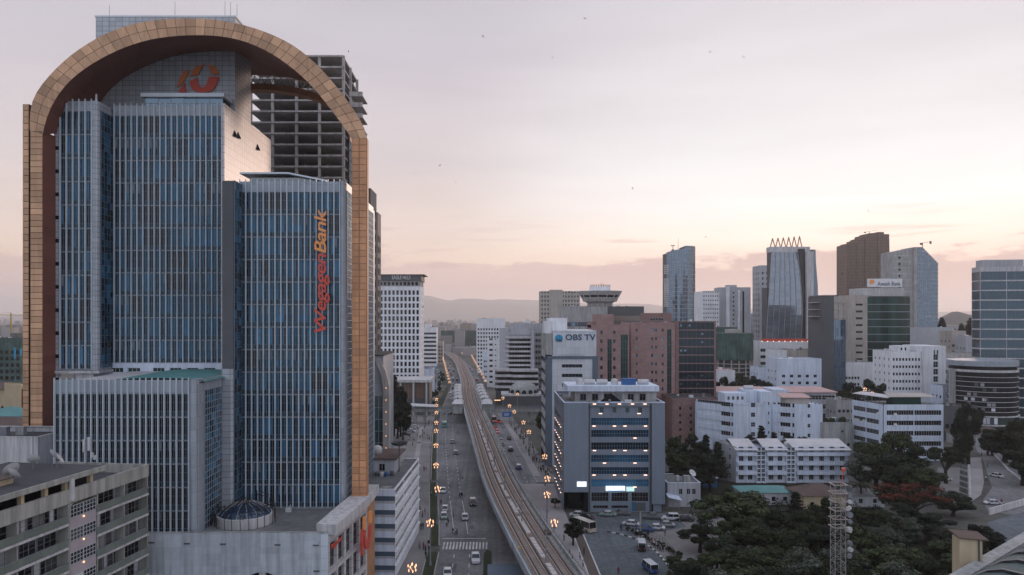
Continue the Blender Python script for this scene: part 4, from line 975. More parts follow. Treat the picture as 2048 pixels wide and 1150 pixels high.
q = MB(); q.box(0, 2.5, -.15, 0, 0, 1.3); q.obj('lit_sign', 'led_panel', gb, (XW(1154, GYf) - gx, -.02, ZW(973, GYf)))
q = MB(); q.slab([(0, 0), (.8, -.25), (2.5, -.35), (4.3, -.25), (5.1, 0), (5.1, 1.25), (0, 1.25)], -.15, 0); q.obj('lit_sign', 'led_panel', gb, (XW(1212, GYf) - gx, .35, ZW(982, GYf)))
q = MB(); q.slab([(0, .02), (.8, -.22), (2.5, -.32), (4.3, -.22), (5.1, .02), (4.3, .12), (2.5, .05), (.8, .1)], -.2, -.16); q.obj('lit_sign_wave', 'sign_cyan', gb, (XW(1212, GYf) - gx, .35, ZW(982, GYf)))
q = MB(); q.box(0, 2.1, -.15, 0, 0, 1.2); q.obj('lit_sign', 'led_green' if 'led_green' in MAT else 'led_panel', gb, (XW(1253, GYf) - gx, .35, ZW(983, GYf)))
sp = thing('information_screen', 'dark square screen on a pale post before the grey office block', 'screen', G(1281, 1064))
q = MB(); q.cyl((0, 0, 0), (0, 0, 5.6), .22, n=8); q.obj('post', 'steel_white', sp); q = MB(); q.box(-1.2, 1.2, -.3, .2, 5.2, 7.2); q.obj('screen', 'dark_grey', sp)

# ================================================================ OBS TV building
OY = 262.0
ox0 = XW(1092, OY); oh = ZW(661, OY)
ob = thing('television_building', 'white panelled building with the blue OBS TV sign on top', 'building', (ox0, OY, 0))
ow = XW(1194, OY) - ox0; sx0 = XW(1106, OY) - ox0; zs_ = ZW(703, OY)
M('obs_panel', (.66, .69, .74), .6, .05, .1, grid=(1.6, 2.6, .06, .7))
q = MB(); q.box(sx0, ow - .2, .3, 26, zs_ - 1.6, oh); q.obj('sign_block', 'obs_panel', ob)
q = MB(); q.box(0, sx0 - .02, .6, 26, zs_ - 1.2, oh - 1); q.obj('side_block', 'concrete', ob)
q = MB(); q.box(.3, ow + .5, -.15, 24, zs_ - 2.6, zs_ - 1.61); q.box(0, sx0 - .3, -.1, 26, 0, zs_ - 2.6); q.box(ow - 1.6, ow + .4, -.1, 26, 0, zs_ - 2.6); q.obj('grey_frame', 'slate' if 'slate' in MAT else 'grey_blue', ob)
hol = []
for k in range(9):
    yy = 711 + 19.2 * k; zz = ZW(yy, OY)
    if zz < 3: break
    hol.append((3.4, 10.6, zz - .9, zz + .3, 6, 1))
facade(ob, (sx0 - .3, .1, 0), 0, ow - 1.6 - sx0 + .3, zs_ - 2.6, hol, 'obs_panel', 'glass', 'frame', t=.5)
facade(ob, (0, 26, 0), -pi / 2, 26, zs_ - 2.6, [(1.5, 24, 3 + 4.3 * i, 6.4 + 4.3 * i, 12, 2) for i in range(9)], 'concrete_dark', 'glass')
q = MB(); q.box(-.1, .0, 0, .55, 0, 2.4); lv = q.mesh('sun_blade', ['concrete_pale'])
for k in range(9):
    for c in range(7):
        o = link('sun_blade', lv, ob, (-.12, 4 + c * 2.8, 3.4 + 4.3 * k)); o.rotation_euler = (radians(24), 0, radians(12))
q = MB(); q.face([(0, .6, oh - 1), (ow, .6, oh - .9), (ow, 26, oh - .9), (0, 26, oh - 1)]); q.obj('roof', 'roof_white', ob)
q = MB(); q.box(-.3, 3.4, 3, 14, oh - 1, oh + 3.2); q.box(1.5, 8, 6, 18, oh - 1, oh + 4.4); q.obj('plant_room', 'white_wall', ob)
lettering(ob, 'OBS TV', XW(1131, OY) - ox0, XW(1191.5, OY) - ox0, .2, ZW(680.5, OY), ZW(668.5, OY) - ZW(680.5, OY), 'sign_blue', offset=.02)
q = MB(); cxl, czl = XW(1118, OY) - ox0, ZW(676, OY); q.slab([(cxl + 1.35 * cos(2 * pi * i / 20), czl + 1.2 * sin(2 * pi * i / 20)) for i in range(20)], .12, .28); q.obj('emblem', 'sign_cyan', ob)
lettering(ob, 'OBS', cxl - 1.1, cxl + 1.1, .08, czl - 1.25, .85, 'sign_blue', offset=.02)

# ================================================================ brown brick complex
BY = 330.0
M('glass_wing', (.010, .016, .023), (.7, .88, 1.), .1, 0, rnd=.5, spec=.5, ior=1.5)
M('glass_band', (.02, .036, .05), (.6, .85, 1.), .08, 0, rnd=.4, spec=.6, ior=1.8)
def bt(name, label, x0, x1, yt, Y, D, wm, **k): return bld(name, label, x0, x1, yt, Y, D, wm, **k)
p, W_, H_ = bt('brick_tower', 'pinkish brick block with one dark glass strip beside the television building', 1186, 1258, 650, BY - 15, 22, 'brick', front=lambda W, Hh: grid(W, 1, 11, 1.1, 1.5, 8, 3.7, 0, x0=-4.0) + grid(W, 1, 11, 1.1, 1.5, 8, 3.7, 0, x0=1.4) + [(W * .40, W * .52, 4, Hh - 6, 2, 14, 'glass_green'), (W * .77, W * .97, 4, Hh - 4, 3, 14, 'glass_green')], par=1.2)
q = MB(); q.box(W_ * .12, W_ * .62, 4, 16, H_ - 1.2, H_ + 4.6); q.box(0, W_ * .3, 6, 20, H_ - 1.2, H_ + 1.4); q.obj('stair_tower', 'brick', p)
p, W_, H_ = bt('brick_block', 'large brown brick block with scattered small blue windows and a glazed end', 1262, 1350, 645, BY, 26, 'brick', front=lambda W, Hh: [h for r in range(12) for xx in (.13, .48, .57, .72) for h in [(W * xx - .45, W * xx + .45, 5 + r * 3.7, 6.4 + r * 3.7, 1, 2, R.choice(('glass_blue', 'glass', 'glass_sky')))]] + [(W * .82, W * .92, 3, Hh - 3, 2, 13, 'glass_green')], par=1.0)
q = MB(); q.box(W_ * .4, W_ * 1.0, 6, 18, H_ - 1, H_ + 4.2); q.obj('roof_storey', 'brick_dark', p); link('window', winmesh(6, 1.2, 5, 1, 'glass_dark', 'frame_white'), p, (W_ * .5, 5.94, H_ + .8))
p, W_, H_ = bt('dark_glass_block', 'dark glass office wing with brown brick rim beside the brick block', 1350.5, 1432, 643, BY + 1, 24, 'brick_dark', front=lambda W, Hh: bands(W, 12, 3.25, 6.2, 3.68, 1.6, .8, 8, 1), glass='glass_wing', frame='mullion', t=.2)
for i in range(26):
    r, c = R.randrange(12), R.randrange(8); q = MB(); q.box(0, .9, -.05, 0, 0, .8); 
    if i < 20: q.obj('blind', 'glass_sky', p, (2.1 + c * (W_ - 3) / 8, .1, 7.6 + r * 3.68))
p, W_, H_ = bt('brick_annex', 'low brick annex with small windows below the dark glass wing', 1345, 1440, 797, BY - 22, 20, 'brick_dark', front=lambda W, Hh: grid(W, 4, 5, 1.0, 1.2, 2.5, 2.9, 1.0), par=.4, roof='roof_dark')

# ================================================================ terraced white hotel and neighbours across the street
HYY = 455.0
hx = XW(1000, HYY)
ht = thing('terraced_hotel', 'pale hotel with ten rows of long terraces above a domed annex', 'building', (hx, HYY, 0))
hw = XW(1069, HYY) - hx; hz = ZW(660, HYY)
tx0, tx1 = XW(1017, HYY) - hx, XW(1062, HYY) - hx
q = MB(); q.box(0, tx0, 2, 22, 0, hz + 1.2); q.box(tx0, hw, 3.5, 22, 0, hz - 1); q.box(tx1, hw, .2, 22, 0, hz - .8); q.box(tx0 + 1, tx1 - 1, 6, 16, hz - 1, hz + 4.2); q.obj('wall', 'grey_wall', ht)
for k in range(10):
    zz = ZW(675 + 9.2 * k, HYY)
    q = MB(); q.prism([(tx0 - 2.2, 2.0), (tx0 + .6, .2), (tx1, .2), (tx1, 3.6), (tx0 - 2.2, 3.6)], zz - .55, zz + .45); q.obj('terrace', 'concrete_pale', ht)
    link('window', winmesh(tx1 - tx0 - 1, 1.5, 8, 1, 'glass_dark' if k else 'curtain', 'frame_white'), ht, (tx0 + .6, 3.4, zz + .46))
for i in range(4):
    zz = ZW(741 + 11 * i, HYY - 7); e = i * .5
    q = MB(); q.prism([(-3.4 - e * .4, -2), (-1.6 - e * .4, -5 - e), (6, -5 - e), (8, -8 - e), (hw + 2, -8 - e), (hw + 2, 2), (-3.4 - e * .4, 2)], zz - .7, zz + .7); q.obj('terrace', 'concrete_pale', ht)
    q = MB(); q.prism([(-3, -1.5), (-1.2, -4.4), (6, -4.4), (8, -7.4), (hw + 1.6, -7.4), (hw + 1.6, 2), (-3, 2)], zz - 2.4, zz - .7); q.obj('window_band', 'glass', ht)
q = MB(); q.prism([(-2.6, -1), (-.8, -4), (6, -4), (8, -7), (hw + 1.2, -7), (hw + 1.2, 2), (-2.6, 2)], 0, ZW(741 + 33, HYY - 7) - 2.4); q.obj('base', 'dark_grey', ht)
dcx, dcy = XW(1047, 438) - hx, -17.
dz0 = ZW(781, 438)
q = MB(); q.lathe([(8.6, dz0 - 1), (8.2, dz0 + 1.2), (6.4, dz0 + 3.6), (3.4, dz0 + 5.0), (.05, dz0 + 5.5)], (dcx, dcy), 24); q.obj('dome', 'concrete', ht, smooth=True)
for i in range(7):
    t = pi + pi * (i + .5) / 7; q = MB(); q.slab([(-1.2, 0), (1.2, 0), (1.2, 1.2), (.8, 1.9), (0, 2.2), (-.8, 1.9), (-1.2, 1.2)], -.25, .3); q.obj('dome_window', 'glass_dark', ht, (dcx + 8.5 * cos(t), dcy + 8.5 * sin(t), dz0 - 1.2), t + pi / 2)
q = MB(); q.box(dcx - 13, dcx + 11, dcy - 9, dcy + 9, dz0 - 2.4, dz0 - 1.2, 0); q.box(dcx - 12.6, dcx + 10.6, dcy - 8.6, dcy + 8.6, 0, dz0 - 2.4, 1); q.obj('annex', ['concrete_pale', 'dark_grey'], ht)
q = MB(); q.box(dcx - 17, dcx - 13.5, dcy - 9.2, dcy - 9, 4.5, 4.9); q.obj('lit_sign', 'bulb', ht)
p, W_, H_ = bld('narrow_white_block', 'narrow white block with small dark windows beside the terraced hotel', 974, 997, 678, 560, 18, 'white_wall', front=lambda W, Hh: [h for r in range(9) for h in [(W * .2, W * .5, 3 + r * 4, 4.6 + r * 4, 2, 1), (W * .68, W * .8, 3.3 + r * 4, 4.2 + r * 4, 1, 1)]], left=lambda W, Hh: grid(W, 4, 9, 1.6, 1.6, 3, 4), roof='roof')
p, W_, H_ = bld('pale_gridded_block', 'pale gridded apartment tower behind the narrow white block', 953, 1010, 637, 700, 24, 'white_wall', front=lambda W, Hh: grid(W, 10, 11, 1.5, 2.0, 4, 3.6, .6), roof='roof_pink')
p, W_, H_ = bld('striped_far_block', 'small far office block striped in white and dark bands', 840, 873, 655, 800, 22, 'white_wall', front=lambda W, Hh: bands(W, 8, 2.2, 3, 4.4, .2, .2, 10), glass='glass_dark')
q = MB(); q.box(W_ * .25, W_ * .65, 6, 14, H_ - .9, H_ + 3.4); q.obj('plant_room', 'white_wall', p)
p, W_, H_ = bld('netted_construction', 'wide building wrapped in dark green construction netting under a yellow crane', 882, 952, 662, 1150, 30, 'netting', front=lambda W, Hh: grid(W, 11, 7, 3.4, 3.0, 2, 4.0, .5), glass='netting', frame='concrete_dark', roof='roof_dark')
for i in range(20):
    q = MB(); q.cyl((R.uniform(0, W_), R.uniform(0, 20), H_ - .9), (R.uniform(0, W_), R.uniform(0, 20), H_ + R.uniform(1, 2.5)), .12, n=4)
    if i < 14: q.obj('rebar_post', 'concrete_dark', p)
p, W_, H_ = bld('low_blue_block', 'low pale blue block at the end of the avenue by the curve', 966, 990, 702, 610, 18, 'white_blue', front=lambda W, Hh: grid(W, 5, 4, 1.3, 1.5, 3, 4.2), left=lambda W, Hh: grid(W, 4, 4, 1.3, 1.5, 3, 4.2))
p, W_, H_ = bld('brown_low_block', 'low brown block at the bend of the viaduct', 872, 886, 683, 820, 18, 'tan_wall', front=lambda W, Hh: grid(W, 3, 5, 1.5, 1.8, 3, 4))
p, W_, H_ = bld('grey_hall', 'low grey hall behind the bend of the viaduct', 905, 955, 694, 1125, 12, 'concrete', front=lambda W, Hh: grid(W, 7, 2, 2, 2, 3, 5))
p, W_, H_ = bld('green_mesh_block', 'block with green mesh facade behind the terraced hotel', 1052, 1095, 648, 480, 20, 'grey_wall', front=lambda W, Hh: grid(W, 9, 11, 1.0, 1.9, 3, 3.7, .4), glass='glass_green', frame='netting')
q = MB(); q.box(0, 3, 3, 8, H_, H_ + 2.5); q.obj('plant_room', 'white_wall', p)
p, W_, H_ = bld('brown_apartment_slab', 'tall brown apartment slab under construction with open top floors', 1080, 1160, 583, 690, 16, 'tan_wall', front=lambda W, Hh: grid(W, 13, 19, 1.3, 2.0, 4, 3.9, .6, 1, 1, lambda c, r: 4 <= c <= 6), glass='glass', left=lambda W, Hh: grid(W, 3, 19, 1.5, 2, 4, 3.9))
q = MB(); q.box(W_ * .25, W_ * .57, -.4, 12, 0, H_ + 1.6); q.obj('stair_tower', 'tan_wall', p)
# flared round tower
UY = 520.
uf = thing('flared_tower', 'round concrete tower with a wide flared restaurant crown and rooftop sign', 'building', (XW(1203, UY), UY + 8, 0))
zf = lambda y: ZW(y, UY)
q = MB(); q.lathe([(7.5, 0), (7.5, zf(614)), (8.8, zf(612)), (8.8, zf(606)), (10.2, zf(603.5)), (11.8, zf(603)), (12.6, zf(597))], n=28); q.obj('shaft', 'concrete', uf)
q = MB(); q.lathe([(12.4, zf(597)), (13.6, zf(590)), (13.6, zf(589.9))], n=28); q.obj('window_ring', 'glass_dark', uf)
q = MB(); q.lathe([(12.7, zf(596.8)), (12.9, zf(595))], n=28); q.lathe([(13.6, zf(590)), (15.6, zf(582.4)), (15.6, zf(581.6)), (.1, zf(581))], n=28); q.obj('flared_crown', 'concrete_pale', uf)
for i in range(14):
    t = 2 * pi * i / 14; q = MB(); q.cyl((12.5 * cos(t), 12.5 * sin(t), zf(597)), (15.3 * cos(t), 15.3 * sin(t), zf(582.5)), .35, n=4); q.obj('crown_rib', 'concrete_pale', uf)
q = MB(); q.lathe([(7.4, zf(581.2)), (7.4, zf(573)), (.1, zf(572.8))], n=24); q.obj('drum', 'white_wall', uf)
for i in range(11):
    t = pi + .35 + (pi - .7) * i / 10; q = MB(); q.box(-.35, .35, -.1, .1, 0, 1.5); q.obj('sign_letter', 'galv', uf, (7.2 * cos(t), 7.2 * sin(t), zf(573)), t + pi / 2)
q = MB(); q.lathe([(1.0, -.2), (1.25, 0), (1.0, .2)], n=14); o = q.obj('sign_ring', 'sign_orange', uf, (.2, -7.6, zf(569))); o.rotation_euler = (pi / 2, 0, 0)
# office blocks before the flared tower
p, W_, H_ = bld('banded_glass_office', 'grey office block with open corner balconies and glass bands before the flared tower', 1124, 1215, 613, 440, 20, 'concrete', front=lambda W, Hh: bands(W, 10, 2.6, 8, 4.3, .5, .5, 14, 1, 3), left=lambda W, Hh: grid(W, 4, 10, 2.4, 2.2, 8, 4.3), glass='glass_sky')
p, W_, H_ = bld('brown_glass_office', 'flat topped brown glass office behind the brick block', 1213, 1288, 613, 450, 20, 'dark_grey', front=lambda W, Hh: bands(W, 12, 3.2, 6, 4.0, .4, .4, 12), glass='glass_brown', frame='mullion')
# ================================================================ skyline towers
# round blue glass tower
TY = 700.
bt_ = thing('blue_glass_tower', 'slim blue glass tower with a stepped slanted top and curved balconies', 'building', (XW(1366, TY), TY + 12, 0))
hw_ = XW(1395, TY) - XW(1366, TY)
def towershape(n=14):
    pts = []
    for i in range(n + 1):
        t = -pi / 2 - 1.15 + 1.15 * 2 * i / n; pts.append((hw_ * 1.0 * sin((t + pi / 2)) / sin(1.15), -4 - 7 * (cos(t + pi / 2) - cos(1.15)) / (1 - cos(1.15))))
    return pts
ts = towershape(); zt = [ZW(503 - 13 * (i / 14), TY) if i < 8 else ZW(491, TY) for i in range(15)]
nfl = 30
q = MB(); z0 = 0
for i in range(14):
    (xa, ya), (xb, yb) = ts[i], ts[i + 1]; top = zt[i]
    n_ = int(top / 4.0)
    for k in range(n_ + 1):
        a_, b_ = k * 4.0, min((k + 1) * 4.0, top)
        if b_ - a_ < .3: continue
        q.face([(xa, ya, a_ + .5), (xb, yb, a_ + .5), (xb, yb, b_), (xa, ya, b_)], 0)
        q.face([(xa * 1.01, ya - .12, a_), (xb * 1.01, yb - .12, a_), (xb * 1.01, yb - .12, a_ + .5), (xa * 1.01, ya - .12, a_ + .5)], 1)
    q.box(xa - .1, xa + .1, ya - .15, ya, 0, top, 1)
tag(q.obj('glass_skin', ['glass_sky', 'mullion_pale'], bt_), kind='stuff')
q = MB(); q.prism([(x, y + .2) for x, y in ts] + [(hw_, 12), (-hw_, 12)], 0, ZW(505, TY)); q.prism([(x, y + .2) for x, y in ts[8:]] + [(hw_, 12), (ts[8][0], 12)], ZW(505, TY), ZW(491.5, TY)); q.obj('core', 'dark_grey', bt_)
for k in range(22):
    zz = ZW(531 + k * 4.1 * .95, TY)
    if k in (5, 6): continue
    q = MB(); q.lathe([(5.4, zz - .3), (5.4, zz + 1.0), (.1, zz + 1.0)], (-hw_ + 3.6, -1.2), 14); q.obj('balcony', 'concrete_pale', bt_)
q = MB(); q.cyl((-1.5, 0, ZW(500, TY)), (-1.5, 0, ZW(474, TY)), .18, n=5); q.obj('mast', 'steel', bt_)
q = MB(); q.cyl((-6.5, 0, ZW(502, TY)), (-6.5, 0, ZW(490, TY)), .3, n=5); q.box(-8.5, -4.8, -.3, .3, ZW(489.5, TY), ZW(488, TY)); q.lathe([(1.6, ZW(502, TY)), (1.4, ZW(497, TY)), (.1, ZW(496, TY))], (-6.5, 0), 10); q.obj('window_cleaning_crane', 'dark_grey', bt_)
# white apartments
p, W_, H_ = bld('white_apartments', 'white apartment tower with many small windows beside the blue glass tower', 1405, 1440, 583, 600, 18, 'white_wall', front=lambda W, Hh: grid(W, 7, 21, .8, 1.3, 3, 3.45, .3), rz=radians(6))
p, W_, H_ = bld('grey_apartments', 'grey and white apartment tower with a dark recess beside the white one', 1438, 1500, 575, 610, 18, 'grey_wall', front=lambda W, Hh: grid(W, 2, 20, 1.2, 1.5, 3, 3.6, 0, x0=W * -.29) + [(W * .74, W * .80, 3, Hh - 3, 1, 18)], glass='glass_dark', rz=radians(-4))
q = MB(); q.box(W_ * .22, W_ * .33, -.5, 2, 0, H_ + .8); q.box(W_ * .6, W_ * .66, -.4, 2, 0, H_ - 2); q.obj('white_fin', 'white_wall', p)
q = MB(); q.box(W_ * .3, W_ * .6, 4, 12, H_ - 1, H_ + 2.2); q.obj('plant_room', 'grey_wall', p)
p, W_, H_ = bld('low_white_tower', 'small pale tower squeezed before the curved glass tower', 1502, 1524, 628, 640, 14, 'white_blue', front=lambda W, Hh: grid(W, 3, 9, 1.6, 2, 5, 4.6))
p, W_, H_ = bld('grey_twin_tower', 'narrow grey tower under a roof frame just behind the curved glass tower', 1520, 1548, 531, 620, 18, 'grey_wall', front=lambda W, Hh: grid(W, 3, 20, 1.4, 2.2, 4, 4.4), left=lambda W, Hh: grid(W, 3, 20, 1.6, 2.2, 4, 4.4))
# curved glass tower with pointed crown
CY_ = 550.
ct = thing('curved_glass_tower', 'glass tower with a bellied curved face and six red pointed arches on top', 'building', (XW(1534, CY_), CY_, 0))
cw = XW(1612, CY_) - XW(1534, CY_)
prof = [(690, 0, -.6), (670, -1.0, -.8), (650, -2.2, -.8), (630, -2.8, -.5), (610, -2.6, 0), (590, -1.8, .7), (570, -.6, 1.6), (550, .9, 2.7), (530, 2.6, 3.8), (510, 4.4, 4.8), (503, 5.0, 5.1)]
q = MB(); nb = 6
PR = [(ZW(y, CY_), d_, ins) for y, d_, ins in prof]
for (za, da, ia), (zb_, db, ib) in zip(PR, PR[1:]):
    nr = 5
    for s in range(nr):
        f0, f1 = s / nr, (s + .86) / nr
        z0_, z1_ = za + (zb_ - za) * f0, za + (zb_ - za) * f1; d0, d1 = da + (db - da) * f0, da + (db - da) * f1; i0, i1 = ia + (ib - ia) * f0, ia + (ib - ia) * f1
        for b in range(nb):
            wl = lambda t, ins, zz: -3.2 * max(0, 1 - (zz - 30) / 60) * 0 + ins + (cw - 4 - ins) * t
            q.face([(wl(b / nb + .012, i0, z0_), d0, z0_), (wl((b + 1) / nb - .012, i0, z0_), d0, z0_), (wl((b + 1) / nb - .012, i1, z1_), d1, z1_), (wl(b / nb + .012, i1, z1_), d1, z1_)], 0)
    q.face([(ia, da + .1, za), (cw - 4, da + .1, za), (cw - 4, db + .1, zb_), (ib, db + .1, zb_)], 1)
tag(q.obj('glass_skin', ['glass_silver', 'mullion'], ct), kind='stuff')
for b in range(nb + 1):
    q = MB()
    for (za, da, ia), (zb_, db, ib) in zip(PR, PR[1:]):
        xa, xb = ia + (cw - 4 - ia) * b / nb, ib + (cw - 4 - ib) * b / nb
        q.hexa([(xa - .12, da - .5, za), (xa + .12, da - .5, za), (xa + .12, da + .3, za), (xa - .12, da + .3, za), (xb - .12, db - .5, zb_), (xb + .12, db - .5, zb_), (xb + .12, db + .3, zb_), (xb - .12, db + .3, zb_)])
    q.obj('rib', 'concrete', ct)
q = MB(); q.box(cw - 3.9, cw - .2, 1.5, 14, 0, ZW(497, CY_)); q.obj('dark_recess', 'glass_dark', ct)
q = MB()
for (za, da, ia), (zb_, db, ib) in zip(PR, PR[1:]):
    q.hexa([(cw + 0, -1, za), (cw + 5.2, -1, za), (cw + 5.2, 14, za), (cw, 14, za), (cw, -1, zb_), (cw + 5.2 , -1, zb_), (cw + 5.2, 14, zb_), (cw, 14, zb_)])
q.box(4.6, cw + 5.2, 5.2, 14, ZW(503, CY_), ZW(492, CY_)); q.obj('stone_wing', 'concrete_pale', ct)
bul = [(0, 0), (3, 6), (20, 7.5), (45, 7), (62, 5.6), (72, 5.3)]
q = MB()
for (z0_, e0), (z1_, e1) in zip(bul, bul[1:]): q.hexa([(cw + 5.2, 1, 30 + z0_), (cw + 1.0 + e0 + 1.6, 2, 30 + z0_), (cw + 1.0 + e0 + 1.6, 12, 30 + z0_), (cw + 5.2, 13, 30 + z0_), (cw + 5.2, 1, 30 + z1_), (cw + 1.0 + e1 + 1.6, 2, 30 + z1_), (cw + 1 + e1 + 1.6, 12, 30 + z1_), (cw + 5.2, 13, 30 + z1_)])
q.obj('side_bulge', 'glass_sky', ct)
q = MB(); q.box(1.2, cw - 4, 3, 14, 0, ZW(575, CY_)); q.box(5.0, cw - 4, 5.3, 14, ZW(575, CY_), ZW(503, CY_)); q.obj('core', 'dark_grey', ct)
for i in range(6):
    x = 4.6 + i * (cw - 2.2) / 6.6; zb_, zp = ZW(493, CY_), ZW(475 - i * .9, CY_)
    q = MB(); q.cyl((x, 6, zb_), (x + 1.7, 6, zp), .4, n=5); q.cyl((x + 1.7, 6, zp), (x + 3.6, 6, zb_), .4, n=5); q.obj('crown_spike', 'crown_gold', ct)
# podium below it
p, W_, H_ = bld('lit_podium', 'long low podium with a lit white roof edge under the curved glass tower', 1519, 1637, 683, 500, 26, 'white_wall', front=lambda W, Hh: bands(W, 4, 2.0, 16, 4.4, .5, .5, 22, 1, 4))
for i in range(10):
    q = MB(); q.lathe([(.02, -.3), (.32, 0), (.02, .3)], n=8); q.obj('roof_lamp', 'flood', p, (1.5 + i * W_ / 10.3, -.4, H_ + .2))
q = MB(); q.box(2, W_ - 3, 2, 2.6, H_, H_ + 1.8); q.obj('red_banner', 'sign_red', p)
# brown stepped tower
p = thing('brown_stepped_tower', 'tallest brown tower with a stepped sloping top behind the bank sign', 'building', (XW(1693, 900), 900, 0))
steps = [(1693, 1700, 489), (1700, 1713, 486), (1713, 1721, 480), (1721, 1730, 476), (1730, 1740, 470), (1740, 1755, 466), (1755, 1768, 464), (1768, 1779, 468)]
for i, (xa, xb, yt) in enumerate(steps):
    q = MB(); a_, b_ = XW(xa, 900) - p.location.x, XW(xb, 900) - p.location.x; tp = .8 if i in (0, 7) else 0
    q.hexa([(a_ - (tp if i == 0 else 0), i % 2 * .6, 0), (b_ + (2.4 if i == 7 else 0), i % 2 * .6, 0), (b_ + (2.4 if i == 7 else 0), 26, 0), (a_, 26, 0), (a_ + (tp if i == 0 else 0), i % 2 * .6, ZW(yt, 900)), (b_, i % 2 * .6, ZW(yt, 900)), (b_, 26, ZW(yt, 900)), (a_, 26, ZW(yt, 900))])
    q.obj('facade_step', 'brown_clad', p)
cr = thing('tower_crane', 'thin crane jib above the brown stepped tower', 'crane', (XW(1738, 905), 905, ZW(476, 905)))
q = MB(); q.cyl((0, 0, 0), (0, 0, 7.5), .3, n=4); q.obj('mast', 'dark_grey', cr); q = MB(); q.cyl((-5, 0, 7), (10, 0, 9.6), .2, n=4); q.box(-6, -4, -.5, .5, 6, 7.4); q.obj('jib', 'dark_grey', cr)
# grey chamfered tower
ch = thing('chamfered_grey_tower', 'grey glass tower with a chamfered roof corner right of the brown tower', 'building', (XW(1784, 750), 750, 0))
za = lambda y: ZW(y, 750); xx_ = lambda x: XW(x, 750) - ch.location.x
q = MB(); q.slab([(xx_(1784), 0), (xx_(1826), 0), (xx_(1826), za(495)), (xx_(1784), za(504))], 0, 22); q.obj('stone_wing', 'concrete', ch)
for k in range(18): link('window', winmesh(2.0, 2.4, 1, 1, 'glass_dark', 'frame'), ch, (xx_(1797), -.06, za(520) - k * 6 + 1)); q = MB(); q.box(xx_(1786), xx_(1822), -.2, 0, za(512) - k * 6, za(512) - k * 6 + .5); q.obj('ledge', 'concrete_pale', ch)
q = MB(); q.slab([(xx_(1826), 0), (xx_(1833), 0), (xx_(1833), za(494)), (xx_(1826), za(494.5))], -1.5, 22); q.obj('fin_wall', 'concrete', ch)
X0, X1 = xx_(1833), xx_(1876); topf = lambda x: za(494) if x < xx_(1845) else za(494) - (x - xx_(1845)) / (X1 - xx_(1845)) * (za(494) - za(526))
q = MB()
for i in range(11):
    xa, xb = X0 + (X1 - X0) * i / 11, X0 + (X1 - X0) * (i + 1) / 11
    k = 0
    while True:
        z0_ = k * 4.1; z1_ = min(z0_ + 3.4, topf(xb))
        if z1_ - z0_ < .4: break
        q.face([(xa + .12, -.05, z0_), (xb - .12, -.05, z0_), (xb - .12, -.05, z1_), (xa + .12, -.05, z1_)], 0); k += 1
q.slab([(X0, 0), (X1, 0), (X1, topf(X1)), (xx_(1845), za(494)), (X0, za(494))], 0, 22, 1)
tag(q.obj('glass_skin', ['glass_sky', 'concrete'], ch), kind='stuff')
cr = thing('tower_crane', 'dark crane head on top of the chamfered grey tower', 'crane', (XW(1845, 760), 760, za(495)))
q = MB(); q.cyl((0, 0, 0), (0, 0, 6), .4, n=4); q.obj('mast', 'sign_red', cr); q = MB(); q.cyl((-1.5, 0, 5), (8.5, 0, 7), .25, n=4); q.box(7.4, 8.8, -.6, .6, 4.6, 7.4); q.box(-2.4, -.2, -.6, .6, 3.6, 5.6); q.obj('jib', 'dark_grey', cr)
# bank building with sign
AY = 450.
p, W_, H_ = bld('sign_bank_building', 'beige and green glass building with the Awash Bank rooftop sign', 1694, 1743, 591, AY, 26, 'tan_wall', front=lambda W, Hh: grid(W, 1, 12, 4.1, 1.25, 14, 4.1, 0, 5, 1, x0=W * .0), glass='glass_dark')
gx_ = XW(1735, AY) - XW(1694, AY); gw_ = XW(1820, AY) - XW(1735, AY); gh_ = ZW(591, AY)
pts = [(gx_ + gw_ * t, -3.5 * sin(pi * t)) for t in [i / 12 for i in range(13)]]
q = MB()
for (xa, ya), (xb, yb) in zip(pts, pts[1:]):
    for k in range(13):
        z0_ = 6 + k * (gh_ - 7) / 13; z1_ = z0_ + (gh_ - 7) / 13
        q.face([(xa, ya, z0_ + .35), (xb, yb, z0_ + .35), (xb, yb, z1_), (xa, ya, z1_)], 0); q.face([(xa, ya - .15, z0_), (xb, yb - .15, z0_), (xb, yb - .15, z0_ + .35), (xa, ya - .15, z0_ + .35)], 1)
tag(q.obj('glass_skin', ['glass_green', 'mullion_pale'], p), kind='stuff')
q = MB(); q.prism([(x, y + .25) for x, y in pts] + [(gx_ + gw_, 24), (gx_, 24)], 0, gh_ - .4); q.obj('core', 'dark_grey', p)
q = MB(); q.box(gx_ - 1.5, gx_ + gw_ * .93, 3, 20, gh_ - .4, gh_ + 4.6); q.obj('roof_storey', 'concrete_pale', p)
q = MB(); q.box(gx_ + 1, gx_ + gw_ * .86, 2, 2.5, gh_ + 5.2, gh_ + 10.2); q.obj('sign_board', 'sign_white', p)
lettering(p, 'Awash Bank', gx_ + 7, gx_ + gw_ * .82, 1.9, gh_ + 6.0, 2.4, 'sign_violet' if 'sign_violet' in MAT else 'sign_blue')
q = MB(); q.slab([(gx_ + 3.6 + 1.6 * cos(2 * pi * i / 14), gh_ + 8.4 + 1.4 * sin(2 * pi * i / 14)) for i in range(14)], 1.75, 1.95); q.obj('emblem', 'sign_orange', p)
